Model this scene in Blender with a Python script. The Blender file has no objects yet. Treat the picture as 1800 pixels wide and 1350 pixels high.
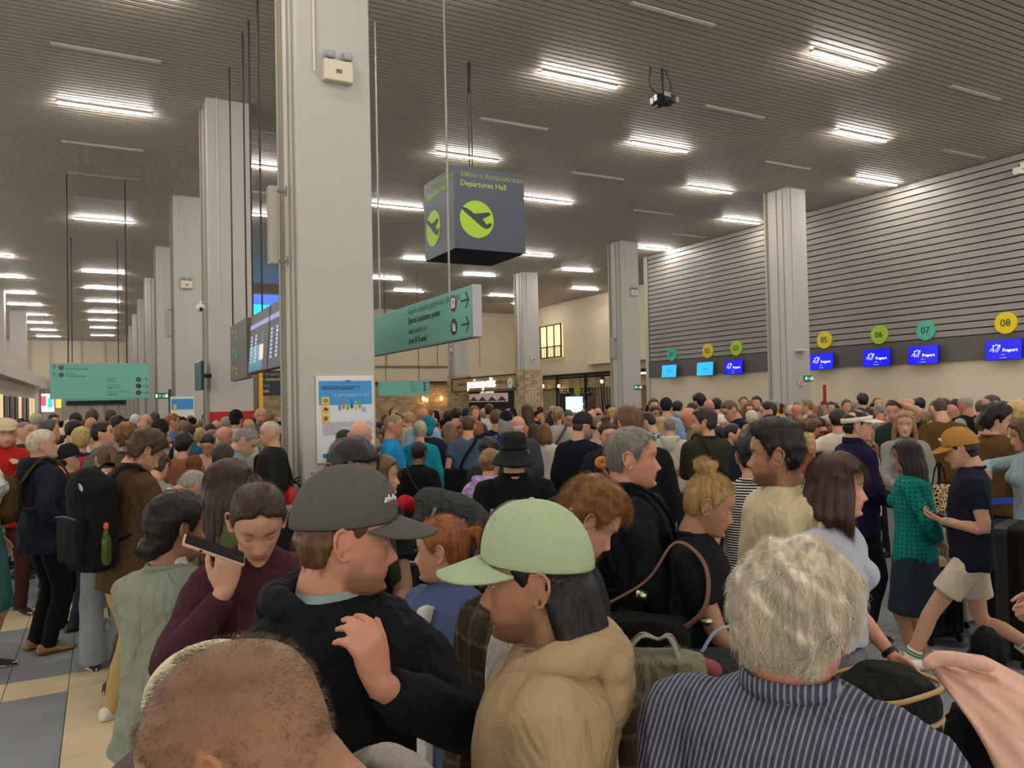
import bpy, math, random
import numpy as np
from mathutils import Vector, Matrix, noise
rnd = random.Random(7)
nrs = np.random.RandomState(5)
PI = math.pi
SC = bpy.context.scene
COL = SC.collection
# ------------------------------------------------------------------ camera
F = 1352.0
CH = 2.0
cam = bpy.data.cameras.new('camera')
cam.sensor_width = 36.0
cam.lens = F / 1800 * 36
cam.clip_end = 300
cam.clip_start = 0.05
camo = bpy.data.objects.new('camera', cam)
COL.objects.link(camo)
CM = Matrix.Rotation(math.radians(-28.1), 3, 'Z') @ Matrix.Rotation(PI / 2 + math.atan(26 / F), 3, 'X') @ Matrix.Rotation(-0.0215, 3, 'Z')
camo.matrix_world = Matrix.Translation((0, 0, CH)) @ CM.to_4x4()
SC.camera = camo


def at(x, y, d):
    """point of the hall seen at photo pixel (x, y), d metres along the view axis"""
    return Vector((0, 0, CH)) + CM @ Vector(((x - 900) / F * d, -(y - 675) / F * d, -d))


# ------------------------------------------------------------------ world, exposure
W = bpy.data.worlds.new('world')
SC.world = W
W.use_nodes = True
W.node_tree.nodes['Background'].inputs[0].default_value = (1.0, 0.94, 0.83, 1)
W.node_tree.nodes['Background'].inputs[1].default_value = 0.75
SC.view_settings.view_transform = 'Standard'
SC.view_settings.look = 'None'
SC.view_settings.gamma = 1
SC.view_settings.use_curve_mapping = False
SC.view_settings.exposure = 1.05
LAMP_POWER = 90.0


# ------------------------------------------------------------------ helpers
def hexc(h, a=1.0):
    h = h.lstrip('#')
    h = ''.join(c * 2 for c in h) if len(h) == 3 else h
    r = []
    for i in (0, 2, 4):
        v = int(h[i:i + 2], 16) / 255
        r.append(v / 12.92 if v <= 0.04045 else ((v + 0.055) / 1.055) ** 2.4)
    return (r[0], r[1], r[2], a)


MATS = {}


def nodes_mat(name):
    m = bpy.data.materials.new(name)
    m.use_nodes = True
    nt = m.node_tree
    b = nt.nodes['Principled BSDF']
    b.inputs['Specular IOR Level'].default_value = 0.3
    return m, nt, b


def plain(name, col, rough=0.6, metal=0.0, emit=None, es=0.0, bump=0.0, bscale=60, var=0.0, vscale=4):
    key = (name, col, rough, metal, emit, es, bump, bscale, var)
    if key in MATS:
        return MATS[key]
    m, nt, b = nodes_mat(name)
    c = hexc(col) if isinstance(col, str) else col
    b.inputs['Base Color'].default_value = c
    b.inputs['Roughness'].default_value = rough
    b.inputs['Metallic'].default_value = metal
    tc = nt.nodes.new('ShaderNodeTexCoord')
    if emit:
        b.inputs['Emission Color'].default_value = hexc(emit)
        b.inputs['Emission Strength'].default_value = es if 'lamp_diff' in name else es * .55
    if bump:
        n = nt.nodes.new('ShaderNodeTexNoise')
        n.inputs['Scale'].default_value = bscale
        nt.links.new(tc.outputs['Object'], n.inputs['Vector'])
        bp = nt.nodes.new('ShaderNodeBump')
        bp.inputs['Strength'].default_value = bump
        bp.inputs['Distance'].default_value = 0.01
        nt.links.new(n.outputs['Fac'], bp.inputs['Height'])
        nt.links.new(bp.outputs['Normal'], b.inputs['Normal'])
    if var:
        n = nt.nodes.new('ShaderNodeTexNoise')
        n.inputs['Scale'].default_value = vscale
        n.inputs['Detail'].default_value = 6
        nt.links.new(tc.outputs['Object'], n.inputs['Vector'])
        mx = nt.nodes.new('ShaderNodeMix')
        mx.data_type = 'RGBA'
        mx.inputs['A'].default_value = tuple(v * (1 - var) for v in c[:3]) + (1,)
        mx.inputs['B'].default_value = tuple(min(1, v * (1 + var)) for v in c[:3]) + (1,)
        nt.links.new(n.outputs['Fac'], mx.inputs['Factor'])
        nt.links.new(mx.outputs['Result'], b.inputs['Base Color'])
    MATS[key] = m
    return m


def cloth(col='OBJ', kind='plain', col2='#ffffff', scale=1.0, rough=0.85, fold=0.5):
    """fabric: fine weave and soft creases in the bump; kind picks what is printed or woven into it"""
    key = ('cloth', col, kind, col2, scale, rough, fold)
    if key in MATS:
        return MATS[key]
    m, nt, b = nodes_mat('fabric_' + kind)
    L = nt.links.new
    N = nt.nodes.new
    b.inputs['Roughness'].default_value = rough
    b.inputs['Specular IOR Level'].default_value = 0.15
    tc = N('ShaderNodeTexCoord')
    sep = N('ShaderNodeSeparateXYZ')
    L(tc.outputs['Object'], sep.inputs[0])
    if col == 'OBJ':
        oi = N('ShaderNodeObjectInfo')
        base = oi.outputs['Color']
    else:
        rgb = N('ShaderNodeRGB')
        rgb.outputs[0].default_value = hexc(col)
        base = rgb.outputs[0]

    def mix(f, a, bb):
        x = N('ShaderNodeMix')
        x.data_type = 'RGBA'
        L(f, x.inputs['Factor'])
        L(a, x.inputs['A'])
        if isinstance(bb, str):
            x.inputs['B'].default_value = hexc(bb)
        else:
            L(bb, x.inputs['B'])
        return x.outputs['Result']

    def mth(op, a, v=None):
        x = N('ShaderNodeMath')
        x.operation = op
        if isinstance(a, (int, float)):
            x.inputs[0].default_value = a
        else:
            L(a, x.inputs[0])
        if v is not None:
            if isinstance(v, (int, float)):
                x.inputs[1].default_value = v
            else:
                L(v, x.inputs[1])
        return x.outputs[0]
    extra = None
    if kind == 'stripes':
        f = mth('GREATER_THAN', mth('FRACT', mth('MULTIPLY', sep.outputs['Z'], 38 * scale)), 0.58)
        base = mix(f, base, col2)
    elif kind == 'wide_stripes':
        f = mth('GREATER_THAN', mth('FRACT', mth('MULTIPLY', sep.outputs['Z'], 13 * scale)), 0.8)
        base = mix(f, base, col2)
    elif kind == 'pinstripe':
        at_ = N('ShaderNodeAttribute')
        at_.attribute_name = 'su'
        nz = N('ShaderNodeTexNoise')
        nz.inputs['Scale'].default_value = 3
        L(tc.outputs['Object'], nz.inputs['Vector'])
        s = mth('ADD', at_.outputs['Fac'], mth('MULTIPLY', nz.outputs['Fac'], 0.005))
        w = mth('ABSOLUTE', mth('SUBTRACT', mth('FRACT', mth('MULTIPLY', s, 95 * scale)), 0.5))
        f = mth('LESS_THAN', w, 0.18)
        f2 = mth('MULTIPLY', f, 0.55)
        base = mix(f2, base, col2)
        extra = f
    elif kind == 'plaid':
        a = mth('LESS_THAN', mth('FRACT', mth('MULTIPLY', sep.outputs['Z'], 14)), 0.16)
        c = mth('LESS_THAN', mth('FRACT', mth('MULTIPLY', sep.outputs['X'], 14)), 0.16)
        base = mix(mth('MULTIPLY', mth('ADD', a, c), 0.33), base, col2)
        a = mth('LESS_THAN', mth('FRACT', mth('MULTIPLY', sep.outputs['Z'], 7)), 0.5)
        c = mth('LESS_THAN', mth('FRACT', mth('MULTIPLY', sep.outputs['X'], 7)), 0.5)
        base = mix(mth('MULTIPLY', mth('ADD', a, c), 0.22), base, '#15110d')
    elif kind in ('print', 'floral', 'camo', 'leopard'):
        nz = N('ShaderNodeTexNoise' if kind != 'leopard' else 'ShaderNodeTexVoronoi')
        nz.inputs['Scale'].default_value = {'print': 26, 'floral': 34, 'camo': 9, 'leopard': 60}[kind] * scale
        if kind != 'leopard':
            nz.inputs['Detail'].default_value = 3
        L(tc.outputs['Object'], nz.inputs['Vector'])
        src = nz.outputs['Fac'] if kind != 'leopard' else nz.outputs['Distance']
        r = N('ShaderNodeMapRange')
        lo = {'print': 0.5, 'floral': 0.52, 'camo': 0.46, 'leopard': 0.42}[kind]
        r.inputs['From Min'].default_value = lo
        r.inputs['From Max'].default_value = lo + (0.04 if kind != 'camo' else 0.12)
        L(src, r.inputs['Value'])
        base = mix(r.outputs['Result'], base, col2)
    elif kind == 'knit':
        z = mth('SUBTRACT', mth('FRACT', mth('MULTIPLY', sep.outputs['Z'], 30)), 0.5)
        an = N('ShaderNodeAttribute')
        an.attribute_name = 'su'
        x = mth('SUBTRACT', mth('FRACT', mth('MULTIPLY', an.outputs['Fac'], 34)), 0.5)
        d = mth('SQRT', mth('ADD', mth('MULTIPLY', z, z), mth('MULTIPLY', x, x)))
        f = mth('LESS_THAN', d, 0.24)
        base = mix(f, base, col2)
        extra = mth('SUBTRACT', 1.0, f)
    elif kind == 'rib':
        an = N('ShaderNodeAttribute')
        an.attribute_name = 'su'
        extra = mth('SINE', mth('MULTIPLY', an.outputs['Fac'], 900))
    elif kind == 'quilt':
        extra = mth('ABSOLUTE', mth('SINE', mth('MULTIPLY', sep.outputs['Z'], 55)))
    # worn colour variation
    nv = N('ShaderNodeTexNoise')
    nv.inputs['Scale'].default_value = 5
    nv.inputs['Detail'].default_value = 4
    L(tc.outputs['Object'], nv.inputs['Vector'])
    mr = N('ShaderNodeMapRange')
    mr.inputs['To Min'].default_value = 0.86
    mr.inputs['To Max'].default_value = 1.14
    L(nv.outputs['Fac'], mr.inputs['Value'])
    vm = N('ShaderNodeVectorMath')
    vm.operation = 'SCALE'
    L(base, vm.inputs[0])
    L(mr.outputs['Result'], vm.inputs['Scale'])
    L(vm.outputs[0], b.inputs['Base Color'])
    n1 = N('ShaderNodeTexNoise')
    n1.inputs['Scale'].default_value = 7
    n1.inputs['Detail'].default_value = 2.5
    n1.inputs['Distortion'].default_value = 2.2
    mp = N('ShaderNodeMapping')
    mp.inputs['Scale'].default_value = (1.3, 1.3, 0.6)
    L(tc.outputs['Object'], mp.inputs['Vector'])
    L(mp.outputs[0], n1.inputs['Vector'])
    n2 = N('ShaderNodeTexNoise')
    n2.inputs['Scale'].default_value = 260
    L(tc.outputs['Object'], n2.inputs['Vector'])
    h = mth('ADD', mth('MULTIPLY', n1.outputs['Fac'], 3.0 * fold), mth('MULTIPLY', n2.outputs['Fac'], 0.10))
    if extra is not None:
        h = mth('ADD', h, mth('MULTIPLY', extra, 0.10))
    bp = N('ShaderNodeBump')
    bp.inputs['Strength'].default_value = 0.8
    bp.inputs['Distance'].default_value = 0.018
    L(h, bp.inputs['Height'])
    L(bp.outputs['Normal'], b.inputs['Normal'])
    MATS[key] = m
    return m


def attr_mat(name, attr, rough, spec, bump, bscale, objcol=True, sub=0.0):
    m, nt, b = nodes_mat(name)
    a = nt.nodes.new('ShaderNodeAttribute')
    a.attribute_name = attr
    out = a.outputs['Color']
    if objcol:
        oi = nt.nodes.new('ShaderNodeObjectInfo')
        mx = nt.nodes.new('ShaderNodeMix')
        mx.data_type = 'RGBA'
        mx.blend_type = 'MULTIPLY'
        mx.inputs['Factor'].default_value = 1
        nt.links.new(out, mx.inputs['A'])
        nt.links.new(oi.outputs['Color'], mx.inputs['B'])
        out = mx.outputs['Result']
    tc = nt.nodes.new('ShaderNodeTexCoord')
    n = nt.nodes.new('ShaderNodeTexNoise')
    n.inputs['Scale'].default_value = 38
    n.inputs['Detail'].default_value = 5
    nt.links.new(tc.outputs['Object'], n.inputs['Vector'])
    mr = nt.nodes.new('ShaderNodeMapRange')
    mr.inputs['To Min'].default_value = 0.82
    mr.inputs['To Max'].default_value = 1.16
    nt.links.new(n.outputs['Fac'], mr.inputs['Value'])
    vm = nt.nodes.new('ShaderNodeVectorMath')
    vm.operation = 'SCALE'
    nt.links.new(out, vm.inputs[0])
    nt.links.new(mr.outputs['Result'], vm.inputs['Scale'])
    nt.links.new(vm.outputs[0], b.inputs['Base Color'])
    b.inputs['Roughness'].default_value = rough
    b.inputs['Specular IOR Level'].default_value = spec
    if sub:
        b.inputs['Subsurface Weight'].default_value = sub
        b.inputs['Subsurface Radius'].default_value = (0.01, 0.004, 0.002)
        b.inputs['Subsurface Scale'].default_value = 0.5
    if bump:
        n = nt.nodes.new('ShaderNodeTexNoise')
        n.inputs['Scale'].default_value = bscale
        nt.links.new(tc.outputs['Object'], n.inputs['Vector'])
        bp = nt.nodes.new('ShaderNodeBump')
        bp.inputs['Strength'].default_value = bump
        bp.inputs['Distance'].default_value = 0.004
        nt.links.new(n.outputs['Fac'], bp.inputs['Height'])
        nt.links.new(bp.outputs['Normal'], b.inputs['Normal'])
    return m


SKIN = attr_mat('skin', 'col', 0.5, 0.35, 0.25, 420)
CROWD = attr_mat('crowd_clothes', 'col', 0.8, 0.1, 0, 1)


def hair_mat(col='OBJ', streak=0.35):
    key = ('hair', col, streak)
    if key in MATS:
        return MATS[key]
    m, nt, b = nodes_mat('hair')
    L = nt.links.new
    N = nt.nodes.new
    tc = N('ShaderNodeTexCoord')
    mp = N('ShaderNodeMapping')
    mp.inputs['Scale'].default_value = (90, 90, 9)
    L(tc.outputs['Object'], mp.inputs['Vector'])
    n = N('ShaderNodeTexNoise')
    n.inputs['Scale'].default_value = 1.0
    n.inputs['Detail'].default_value = 4
    n.inputs['Distortion'].default_value = 0.6
    L(mp.outputs[0], n.inputs['Vector'])
    mr = N('ShaderNodeMapRange')
    mr.inputs['From Min'].default_value = 0.3
    mr.inputs['From Max'].default_value = 0.7
    mr.inputs['To Min'].default_value = 1 - streak
    mr.inputs['To Max'].default_value = 1 + streak
    L(n.outputs['Fac'], mr.inputs['Value'])
    vm = N('ShaderNodeVectorMath')
    vm.operation = 'SCALE'
    if col == 'OBJ':
        oi = N('ShaderNodeObjectInfo')
        L(oi.outputs['Color'], vm.inputs[0])
    else:
        vm.inputs[0].default_value = hexc(col)[:3]
    L(mr.outputs['Result'], vm.inputs['Scale'])
    L(vm.outputs[0], b.inputs['Base Color'])
    b.inputs['Roughness'].default_value = 0.45
    b.inputs['Specular IOR Level'].default_value = 0.35
    bp = N('ShaderNodeBump')
    bp.inputs['Strength'].default_value = 0.7
    bp.inputs['Distance'].default_value = 0.006
    L(n.outputs['Fac'], bp.inputs['Height'])
    L(bp.outputs['Normal'], b.inputs['Normal'])
    MATS[key] = m
    return m


# ------------------------------------------------------------------ mesh building
def tag(o, label=None, cat=None, group=None, kind=None):
    if label:
        o['label'] = label
    if cat:
        o['category'] = cat
    if group:
        o['group'] = group
    if kind:
        o['kind'] = kind
    return o


def empty(name, loc=(0, 0, 0), rz=0.0, s=1.0):
    o = bpy.data.objects.new(name, None)
    COL.objects.link(o)
    o.location = loc
    o.rotation_euler = (0, 0, rz)
    o.scale = (s, s, s)
    o.empty_display_size = 0.1
    return o


def mesh(name, V, Fc, mat=None, smooth=True, attrs=None):
    me = bpy.data.meshes.new(name)
    V = np.asarray(V, dtype=np.float32)
    if len(Fc) and isinstance(Fc, np.ndarray):
        k = Fc.shape[1]
        me.vertices.add(len(V))
        me.vertices.foreach_set('co', V.ravel())
        me.loops.add(Fc.size)
        me.loops.foreach_set('vertex_index', Fc.ravel().astype(np.int32))
        me.polygons.add(len(Fc))
        me.polygons.foreach_set('loop_start', np.arange(0, Fc.size, k, dtype=np.int32))
        me.update(calc_edges=True)
        me.validate()
    else:
        me.from_pydata(V.tolist(), [], [tuple(int(i) for i in f) for f in Fc])
        me.update()
    me.polygons.foreach_set('use_smooth', [smooth] * len(me.polygons))
    if mat:
        me.materials.append(mat)
    return me


def link(name, me, parent=None, M=None):
    o = bpy.data.objects.new(name, me)
    COL.objects.link(o)
    if parent:
        o.parent = parent
    if M is not None:
        o.matrix_world = M if not parent else M
    return o


def grid_faces(m, n, close=True, off=0, flip=False):
    i = np.arange(m - 1)[:, None]
    j = np.arange(n if close else n - 1)[None, :]
    a = i * n + j
    b = i * n + (j + 1) % n
    c = (i + 1) * n + (j + 1) % n
    d = (i + 1) * n + j
    f = np.stack([a, b, c, d], -1).reshape(-1, 4) + off
    return f[:, ::-1] if flip else f


class G:
    """collects closed shapes; faces as lists"""

    def __init__(s):
        s.V = []
        s.F = []
        s.n = 0

    def add(s, V, Fc):
        V = np.asarray(V, float).reshape(-1, 3)
        s.V.append(V)
        s.F.extend([tuple(int(i) + s.n for i in f) for f in Fc])
        s.n += len(V)
        return s

    def loft(s, R, cap=True):
        R = np.asarray(R, float)
        m, n = R.shape[:2]
        f = [tuple(q) for q in grid_faces(m, n)]
        if cap:
            f.append(tuple(range(n))[::-1])
            f.append(tuple((m - 1) * n + k for k in range(n)))
        return s.add(R, f)

    def box(s, c, d, M=None):
        c = np.array(c, float)
        h = np.array(d, float) / 2
        v = np.array([[x, y, z] for x in (-1, 1) for y in (-1, 1) for z in (-1, 1)]) * h + c
        if M is not None:
            v = xf(M, v)
        return s.add(v, [(0, 1, 3, 2), (4, 6, 7, 5), (0, 4, 5, 1), (2, 3, 7, 6), (0, 2, 6, 4), (1, 5, 7, 3)])

    def bbox(s, c, d, r=0.01, M=None):
        """box with bevelled edges"""
        c = np.array(c, float)
        hx, hy, hz = np.array(d, float) / 2
        rings = []
        for z, k in ((-hz, r), (-hz + r * .3, r * .3), (-hz + r, 0), (hz - r, 0), (hz - r * .3, r * .3), (hz, r)):
            ring = []
            for sx, sy, a0 in ((1, 1, 0), (-1, 1, PI / 2), (-1, -1, PI), (1, -1, 1.5 * PI)):
                for q in (0, .5, 1):
                    a = a0 + q * PI / 2
                    ring.append((sx * (hx - r) + (r - k) * math.cos(a), sy * (hy - r) + (r - k) * math.sin(a), z))
            rings.append(ring)
        v = np.array(rings) + c
        if M is not None:
            v = xf(M, v.reshape(-1, 3)).reshape(v.shape)
        return s.loft(v)

    def tube(s, P, r, n=10, ry=None, up=None, round_=True, smooth=0):
        P = [np.array(p, float) for p in P]
        r = [r] * len(P) if isinstance(r, (int, float)) else list(r)
        if smooth:
            P, r = catmull(P, r, smooth)
        if round_:
            d0 = P[0] - P[1]
            d0 /= np.linalg.norm(d0) + 1e-9
            d1 = P[-1] - P[-2]
            d1 /= np.linalg.norm(d1) + 1e-9
            P = [P[0] + d0 * r[0] * .9, P[0] + d0 * r[0] * .6] + P + [P[-1] + d1 * r[-1] * .6, P[-1] + d1 * r[-1] * .9]
            r = [r[0] * .35, r[0] * .78] + r + [r[-1] * .78, r[-1] * .35]
        m = len(P)
        T = []
        for i in range(m):
            t = P[min(i + 1, m - 1)] - P[max(i - 1, 0)]
            T.append(t / (np.linalg.norm(t) + 1e-9))
        u = np.array(up if up is not None else ((0, 0, 1) if abs(T[0][2]) < .8 else (0, 1, 0)), float)
        R = []
        a = np.linspace(0, 2 * PI, n, endpoint=False)
        for i in range(m):
            u = u - T[i] * u.dot(T[i])
            u /= np.linalg.norm(u) + 1e-9
            v = np.cross(T[i], u)
            k = 1.0 if ry is None else ry
            R.append(P[i] + r[i] * (np.cos(a)[:, None] * v + k * np.sin(a)[:, None] * u))
        return s.loft(np.array(R))

    def ell(s, c, r, nu=14, nv=10, M=None):
        th = np.linspace(0.12, PI - 0.12, nv)
        a = np.linspace(0, 2 * PI, nu, endpoint=False)
        R = np.stack([np.sin(th)[:, None] * np.cos(a) * r[0], np.sin(th)[:, None] * np.sin(a) * r[1],
                      -np.cos(th)[:, None] * np.ones(nu) * r[2]], -1)
        if M is not None:
            R = xf(M, R.reshape(-1, 3)).reshape(R.shape)
        return s.loft(R + np.array(c, float))

    def poly(s, pts, d, M=None):
        """extruded outline in local XZ, thickness d along Y"""
        n = len(pts)
        v = np.array([(x, 0, z) for x, z in pts] + [(x, d, z) for x, z in pts], float)
        if M is not None:
            v = xf(M, v)
        f = [tuple(range(n)), tuple(range(n, 2 * n))[::-1]] + [(i, i + n, (i + 1) % n + n, (i + 1) % n) for i in range(n)]
        return s.add(v, f)

    def arr(s):
        return np.concatenate(s.V), s.F

    def build(s, name, mat, parent=None, smooth=False, M=None):
        V, Fc = s.arr()
        if M is not None:
            V = xf(M, V)
        me = mesh(name, V, Fc, mat, smooth)
        return link(name, me, parent)


def xf(M, V):
    A = np.array(M)
    V = np.asarray(V, float)
    return V @ A[:3, :3].T + (A[:3, 3] if A.shape[1] > 3 else 0)


def catmull(P, r, k):
    Q, q = [], []
    m = len(P)
    for i in range(m - 1):
        p0, p1, p2, p3 = P[max(i - 1, 0)], P[i], P[i + 1], P[min(i + 2, m - 1)]
        for j in range(k):
            t = j / k
            Q.append(.5 * (2 * p1 + (p2 - p0) * t + (2 * p0 - 5 * p1 + 4 * p2 - p3) * t * t + (3 * p1 - p0 - 3 * p2 + p3) * t ** 3))
            q.append(r[i] + (r[i + 1] - r[i]) * t)
    Q.append(P[-1])
    q.append(r[-1])
    return Q, q


TMP = bpy.data.scenes.new('workbench')


def remesh(g, vox, it=2, name='m'):
    V, Fc = g.arr()
    me = mesh(name, V, Fc)
    o = bpy.data.objects.new('w', me)
    TMP.collection.objects.link(o)
    m = o.modifiers.new('r', 'REMESH')
    m.mode = 'VOXEL'
    m.voxel_size = vox
    if it:
        s = o.modifiers.new('s', 'SMOOTH')
        s.iterations = it
        s.factor = .5
    vl = TMP.view_layers[0]
    vl.update()
    dg = vl.depsgraph
    out = bpy.data.meshes.new_from_object(o.evaluated_get(dg))
    out.name = name
    bpy.data.objects.remove(o)
    bpy.data.meshes.remove(me)
    out.polygons.foreach_set('use_smooth', [True] * len(out.polygons))
    return out


def slim(me, ratio):
    if ratio is None:
        return me
    return slim_(me, ratio)


def slim_(me, ratio):
    """fewer triangles, same shape"""
    o = bpy.data.objects.new('w', me)
    TMP.collection.objects.link(o)
    m = o.modifiers.new('d', 'DECIMATE')
    m.ratio = ratio
    vl = TMP.view_layers[0]
    vl.update()
    out = bpy.data.meshes.new_from_object(o.evaluated_get(vl.depsgraph))
    out.name = me.name.split('.')[0]
    bpy.data.objects.remove(o)
    bpy.data.meshes.remove(me)
    out.polygons.foreach_set('use_smooth', [True] * len(out.polygons))
    return out


def mverts(me):
    a = np.empty(len(me.vertices) * 3, np.float32)
    me.vertices.foreach_get('co', a)
    return a.reshape(-1, 3).astype(float)


def mnorm(me):
    a = np.empty(len(me.vertices) * 3, np.float32)
    me.vertex_normals.foreach_get('vector', a)
    return a.reshape(-1, 3).astype(float)


def mfaces(me):
    k = np.empty(len(me.loops), np.int32)
    me.loops.foreach_get('vertex_index', k)
    t = np.empty(len(me.polygons), np.int32)
    me.polygons.foreach_get('loop_total', t)
    if len(t) and (t == 4).all():
        return k.reshape(-1, 4)
    if len(t) and (t == 3).all():
        return k.reshape(-1, 3)
    return [tuple(p.vertices) for p in me.polygons]


def setcol(me, C, name='col'):
    a = me.attributes.new(name, 'FLOAT_COLOR', 'POINT')
    C = np.asarray(C, np.float32)
    if C.shape[1] == 3:
        C = np.concatenate([C, np.ones((len(C), 1), np.float32)], 1)
    a.data.foreach_set('color', C.ravel())


def setf(me, C, name):
    a = me.attributes.new(name, 'FLOAT', 'POINT')
    a.data.foreach_set('value', np.asarray(C, np.float32).ravel())


def wrinkle(V, amp, seed, sc=1.0):
    """smooth crease field"""
    r = np.random.RandomState(seed)
    out = np.zeros(len(V))
    for i in range(6):
        k = r.normal(size=3) * np.array([9, 9, 6.5]) * sc * (1 + i * .5)
        k2 = r.normal(size=3) * 7 * sc
        ph = V @ k + r.rand() * 6 + 1.8 * np.sin(V @ k2 + r.rand() * 6)
        out += (np.sin(ph) if i < 2 else 1.5 * (1 - np.abs(np.sin(ph * .5))) ** 2.2 - .45) / (1 + i * .35)
    return out * amp * .55


def displace(me, amp, seed, sc=1.0, mask=None):
    V = mverts(me)
    N = mnorm(me)
    w = wrinkle(V, amp, seed, sc)
    if mask is not None:
        w = w * mask(V)
    V = V + N * w[:, None]
    me.vertices.foreach_set('co', V.astype(np.float32).ravel())
    me.update()


def sstep(x, a, b):
    t = np.clip((x - a) / (b - a), 0, 1)
    return t * t * (3 - 2 * t)
# ------------------------------------------------------------------ people
ZK = [-.118, -.112, -.100, -.088, -.078, -.070, -.055, -.045, -.030, 0, .020, .040, .060, .080, .100, .110, .1175]
YF = [.045, .068, .084, .086, .084, .087, .089, .086, .086, .083, .093, .095, .090, .076, .050, .030, .002]
ZB = [-.118, -.10, -.08, -.06, -.04, -.02, 0, .03, .06, .08, .10, .11, .1175]
YB = [-.03, .0, .035, .060, .078, .088, .094, .100, .095, .081, .055, .034, .002]
ZW = [-.118, -.112, -.100, -.085, -.070, -.050, -.030, 0, .03, .05, .07, .09, .105, .1125, .1175]
XW = [.012, .026, .040, .050, .056, .062, .067, .071, .075, .075, .069, .055, .035, .020, .002]


def head_pts(nu, nv, sex='m', bumps=True, fat=0.0):
    u = np.linspace(0.02, 0.98, nv)
    z = -np.cos(PI * u) * .1175
    a = np.linspace(0, 2 * PI, nu, endpoint=False)
    yf = np.interp(z, ZK, YF)[:, None]
    yb = np.interp(z, ZB, YB)[:, None]
    w = np.interp(z, ZW, XW)
    if sex == 'f':
        w = w * (1 - .09 * sstep(-z, -.01, .09))
        yf = yf - .003 * sstep(z, 0, .03)[:, None]
    w = (w * (1 + fat * sstep(-z, -.02, .05)))[:, None]
    ca, sa = np.cos(a)[None], np.sin(a)[None]
    x = w * np.sign(sa) * np.abs(sa) ** .9
    y = np.where(ca > 0, yf * np.abs(ca) ** .92, -yb * np.abs(ca) ** .92)
    Z = np.repeat(z[:, None], nu, 1)
    if bumps:
        front = (ca > .2)
        g = lambda cx, cz, sx, sz: np.exp(-((np.abs(x) - cx) / sx) ** 2 - ((Z - cz) / sz) ** 2)
        nose_amp = np.interp(Z, [-.056, -.048, -.040, -.034, -.015, .004, .02], [0, .013, .027, .025, .014, .005, 0])
        nose_w = np.interp(Z, [-.05, -.04, -.02, .01], [.015, .013, .0095, .009])
        k = .9 if sex == 'f' else 1.0
        d = nose_amp * np.exp(-(x / nose_w) ** 2) * k
        d += .008 * g(.013, -.043, .007, .007)
        d -= .012 * g(.031, .001, .015, .011)
        d += (.005 if sex == 'm' else .001) * g(.024, .021, .022, .007)
        d += .004 * g(.044, -.022, .018, .014)
        d += .0055 * g(0, -.0625, .019, .0035) + .0065 * g(0, -.0735, .016, .004)
        d -= .002 * g(0, -.068, .022, .0022) + .003 * g(0, -.0835, .018, .005)
        d += .009 * g(0, -.1, .019, .012)
        d -= .004 * g(.06, .03, .014, .02)
        y = y + np.where(front, d, 0)
    return np.stack([x, y, Z], -1)


def add_head(g, M, nu, nv, sex, fat=0, ears=True, lids=False, mouth=0):
    R = head_pts(nu, nv, sex, True, fat)
    g.loft(xf(M, R.reshape(-1, 3)).reshape(R.shape))
    if ears:
        for s in (-1, 1):
            def e(y, z, o=0.0):
                return tuple(xf(M, [[s * (.0735 + max(0, (.006 - y)) * .62 + o), y - .008, z - .004]])[0])
            g.tube([e(.010, -.004), e(.011, .016), e(.004, .029), e(-.010, .032), e(-.021, .022), e(-.022, .002), e(-.013, -.018), e(-.002, -.030), e(.006, -.026)],
                   [.003, .004, .0045, .0045, .0045, .004, .004, .0055, .004], 8, smooth=2)
            g.ell((0, 0, 0), (.0045, .014, .024), 10, 8, M @ Matrix.Translation((s * .0745, -.012, 0)) @ Matrix.Rotation(s * .5, 4, 'Z'))
    if lids:
        for s in (-1, 1):
            g.ell((0, 0, 0), (.0155, .0125, .0125), 14, 10, M @ Matrix.Translation((s * .031, .0672, .001)))


def hand(g, Mw, side, curl=(20, 25, 20), spread=2, thumb=35, n=8):
    """Mw: wrist frame, X to the fingers, Z back of the hand"""
    sg = side
    R = []
    for x, w, t in ((-.015, .024, .019), (0, .027, .018), (.02, .034, .016), (.05, .041, .0145), (.078, .042, .013), (.092, .040, .010)):
        a = np.linspace(0, 2 * PI, 12, endpoint=False)
        R.append(np.stack([np.full(12, x), w * np.sign(np.cos(a)) * np.abs(np.cos(a)) ** .8, t * np.sin(a)], -1))
    R = np.array(R)
    g.loft(xf(Mw, R.reshape(-1, 3)).reshape(R.shape))
    L = [.072, .080, .074, .058]
    for i in range(4):
        y = sg * (.030 - i * .0203)
        p = np.array([.088 - (.004 if i in (0, 3) else 0), y, 0])
        ang = math.radians(curl[0] + i * 3)
        yaw = math.radians(spread * (1.5 - i)) * sg
        pts, rr = [p - np.array([.03, 0, 0]), p], [.009, .0092]
        for k, f in enumerate((.45, .3, .25)):
            d = np.array([math.cos(ang) * math.cos(yaw), math.sin(yaw), -math.sin(ang)])
            p = p + d * L[i] * f
            pts.append(p)
            rr.append([.0083, .0077, .0066][k])
            ang += math.radians(curl[min(k + 1, 2)])
        g.tube([tuple(q) for q in xf(Mw, np.array(pts))], rr, n)
    th = math.radians(thumb)
    p0 = np.array([.005, sg * .020, -.004])
    p1 = p0 + np.array([math.cos(th) * .042, sg * math.sin(th) * .042, -.010])
    p2 = p1 + np.array([math.cos(th * .6) * .032, sg * math.sin(th * .6) * .032, -.008])
    p3 = p2 + np.array([.026, sg * .006, -.008])
    g.tube([tuple(q) for q in xf(Mw, np.array([p0, p1, p2, p3]))], [.013, .0115, .0098, .008], n)


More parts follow.
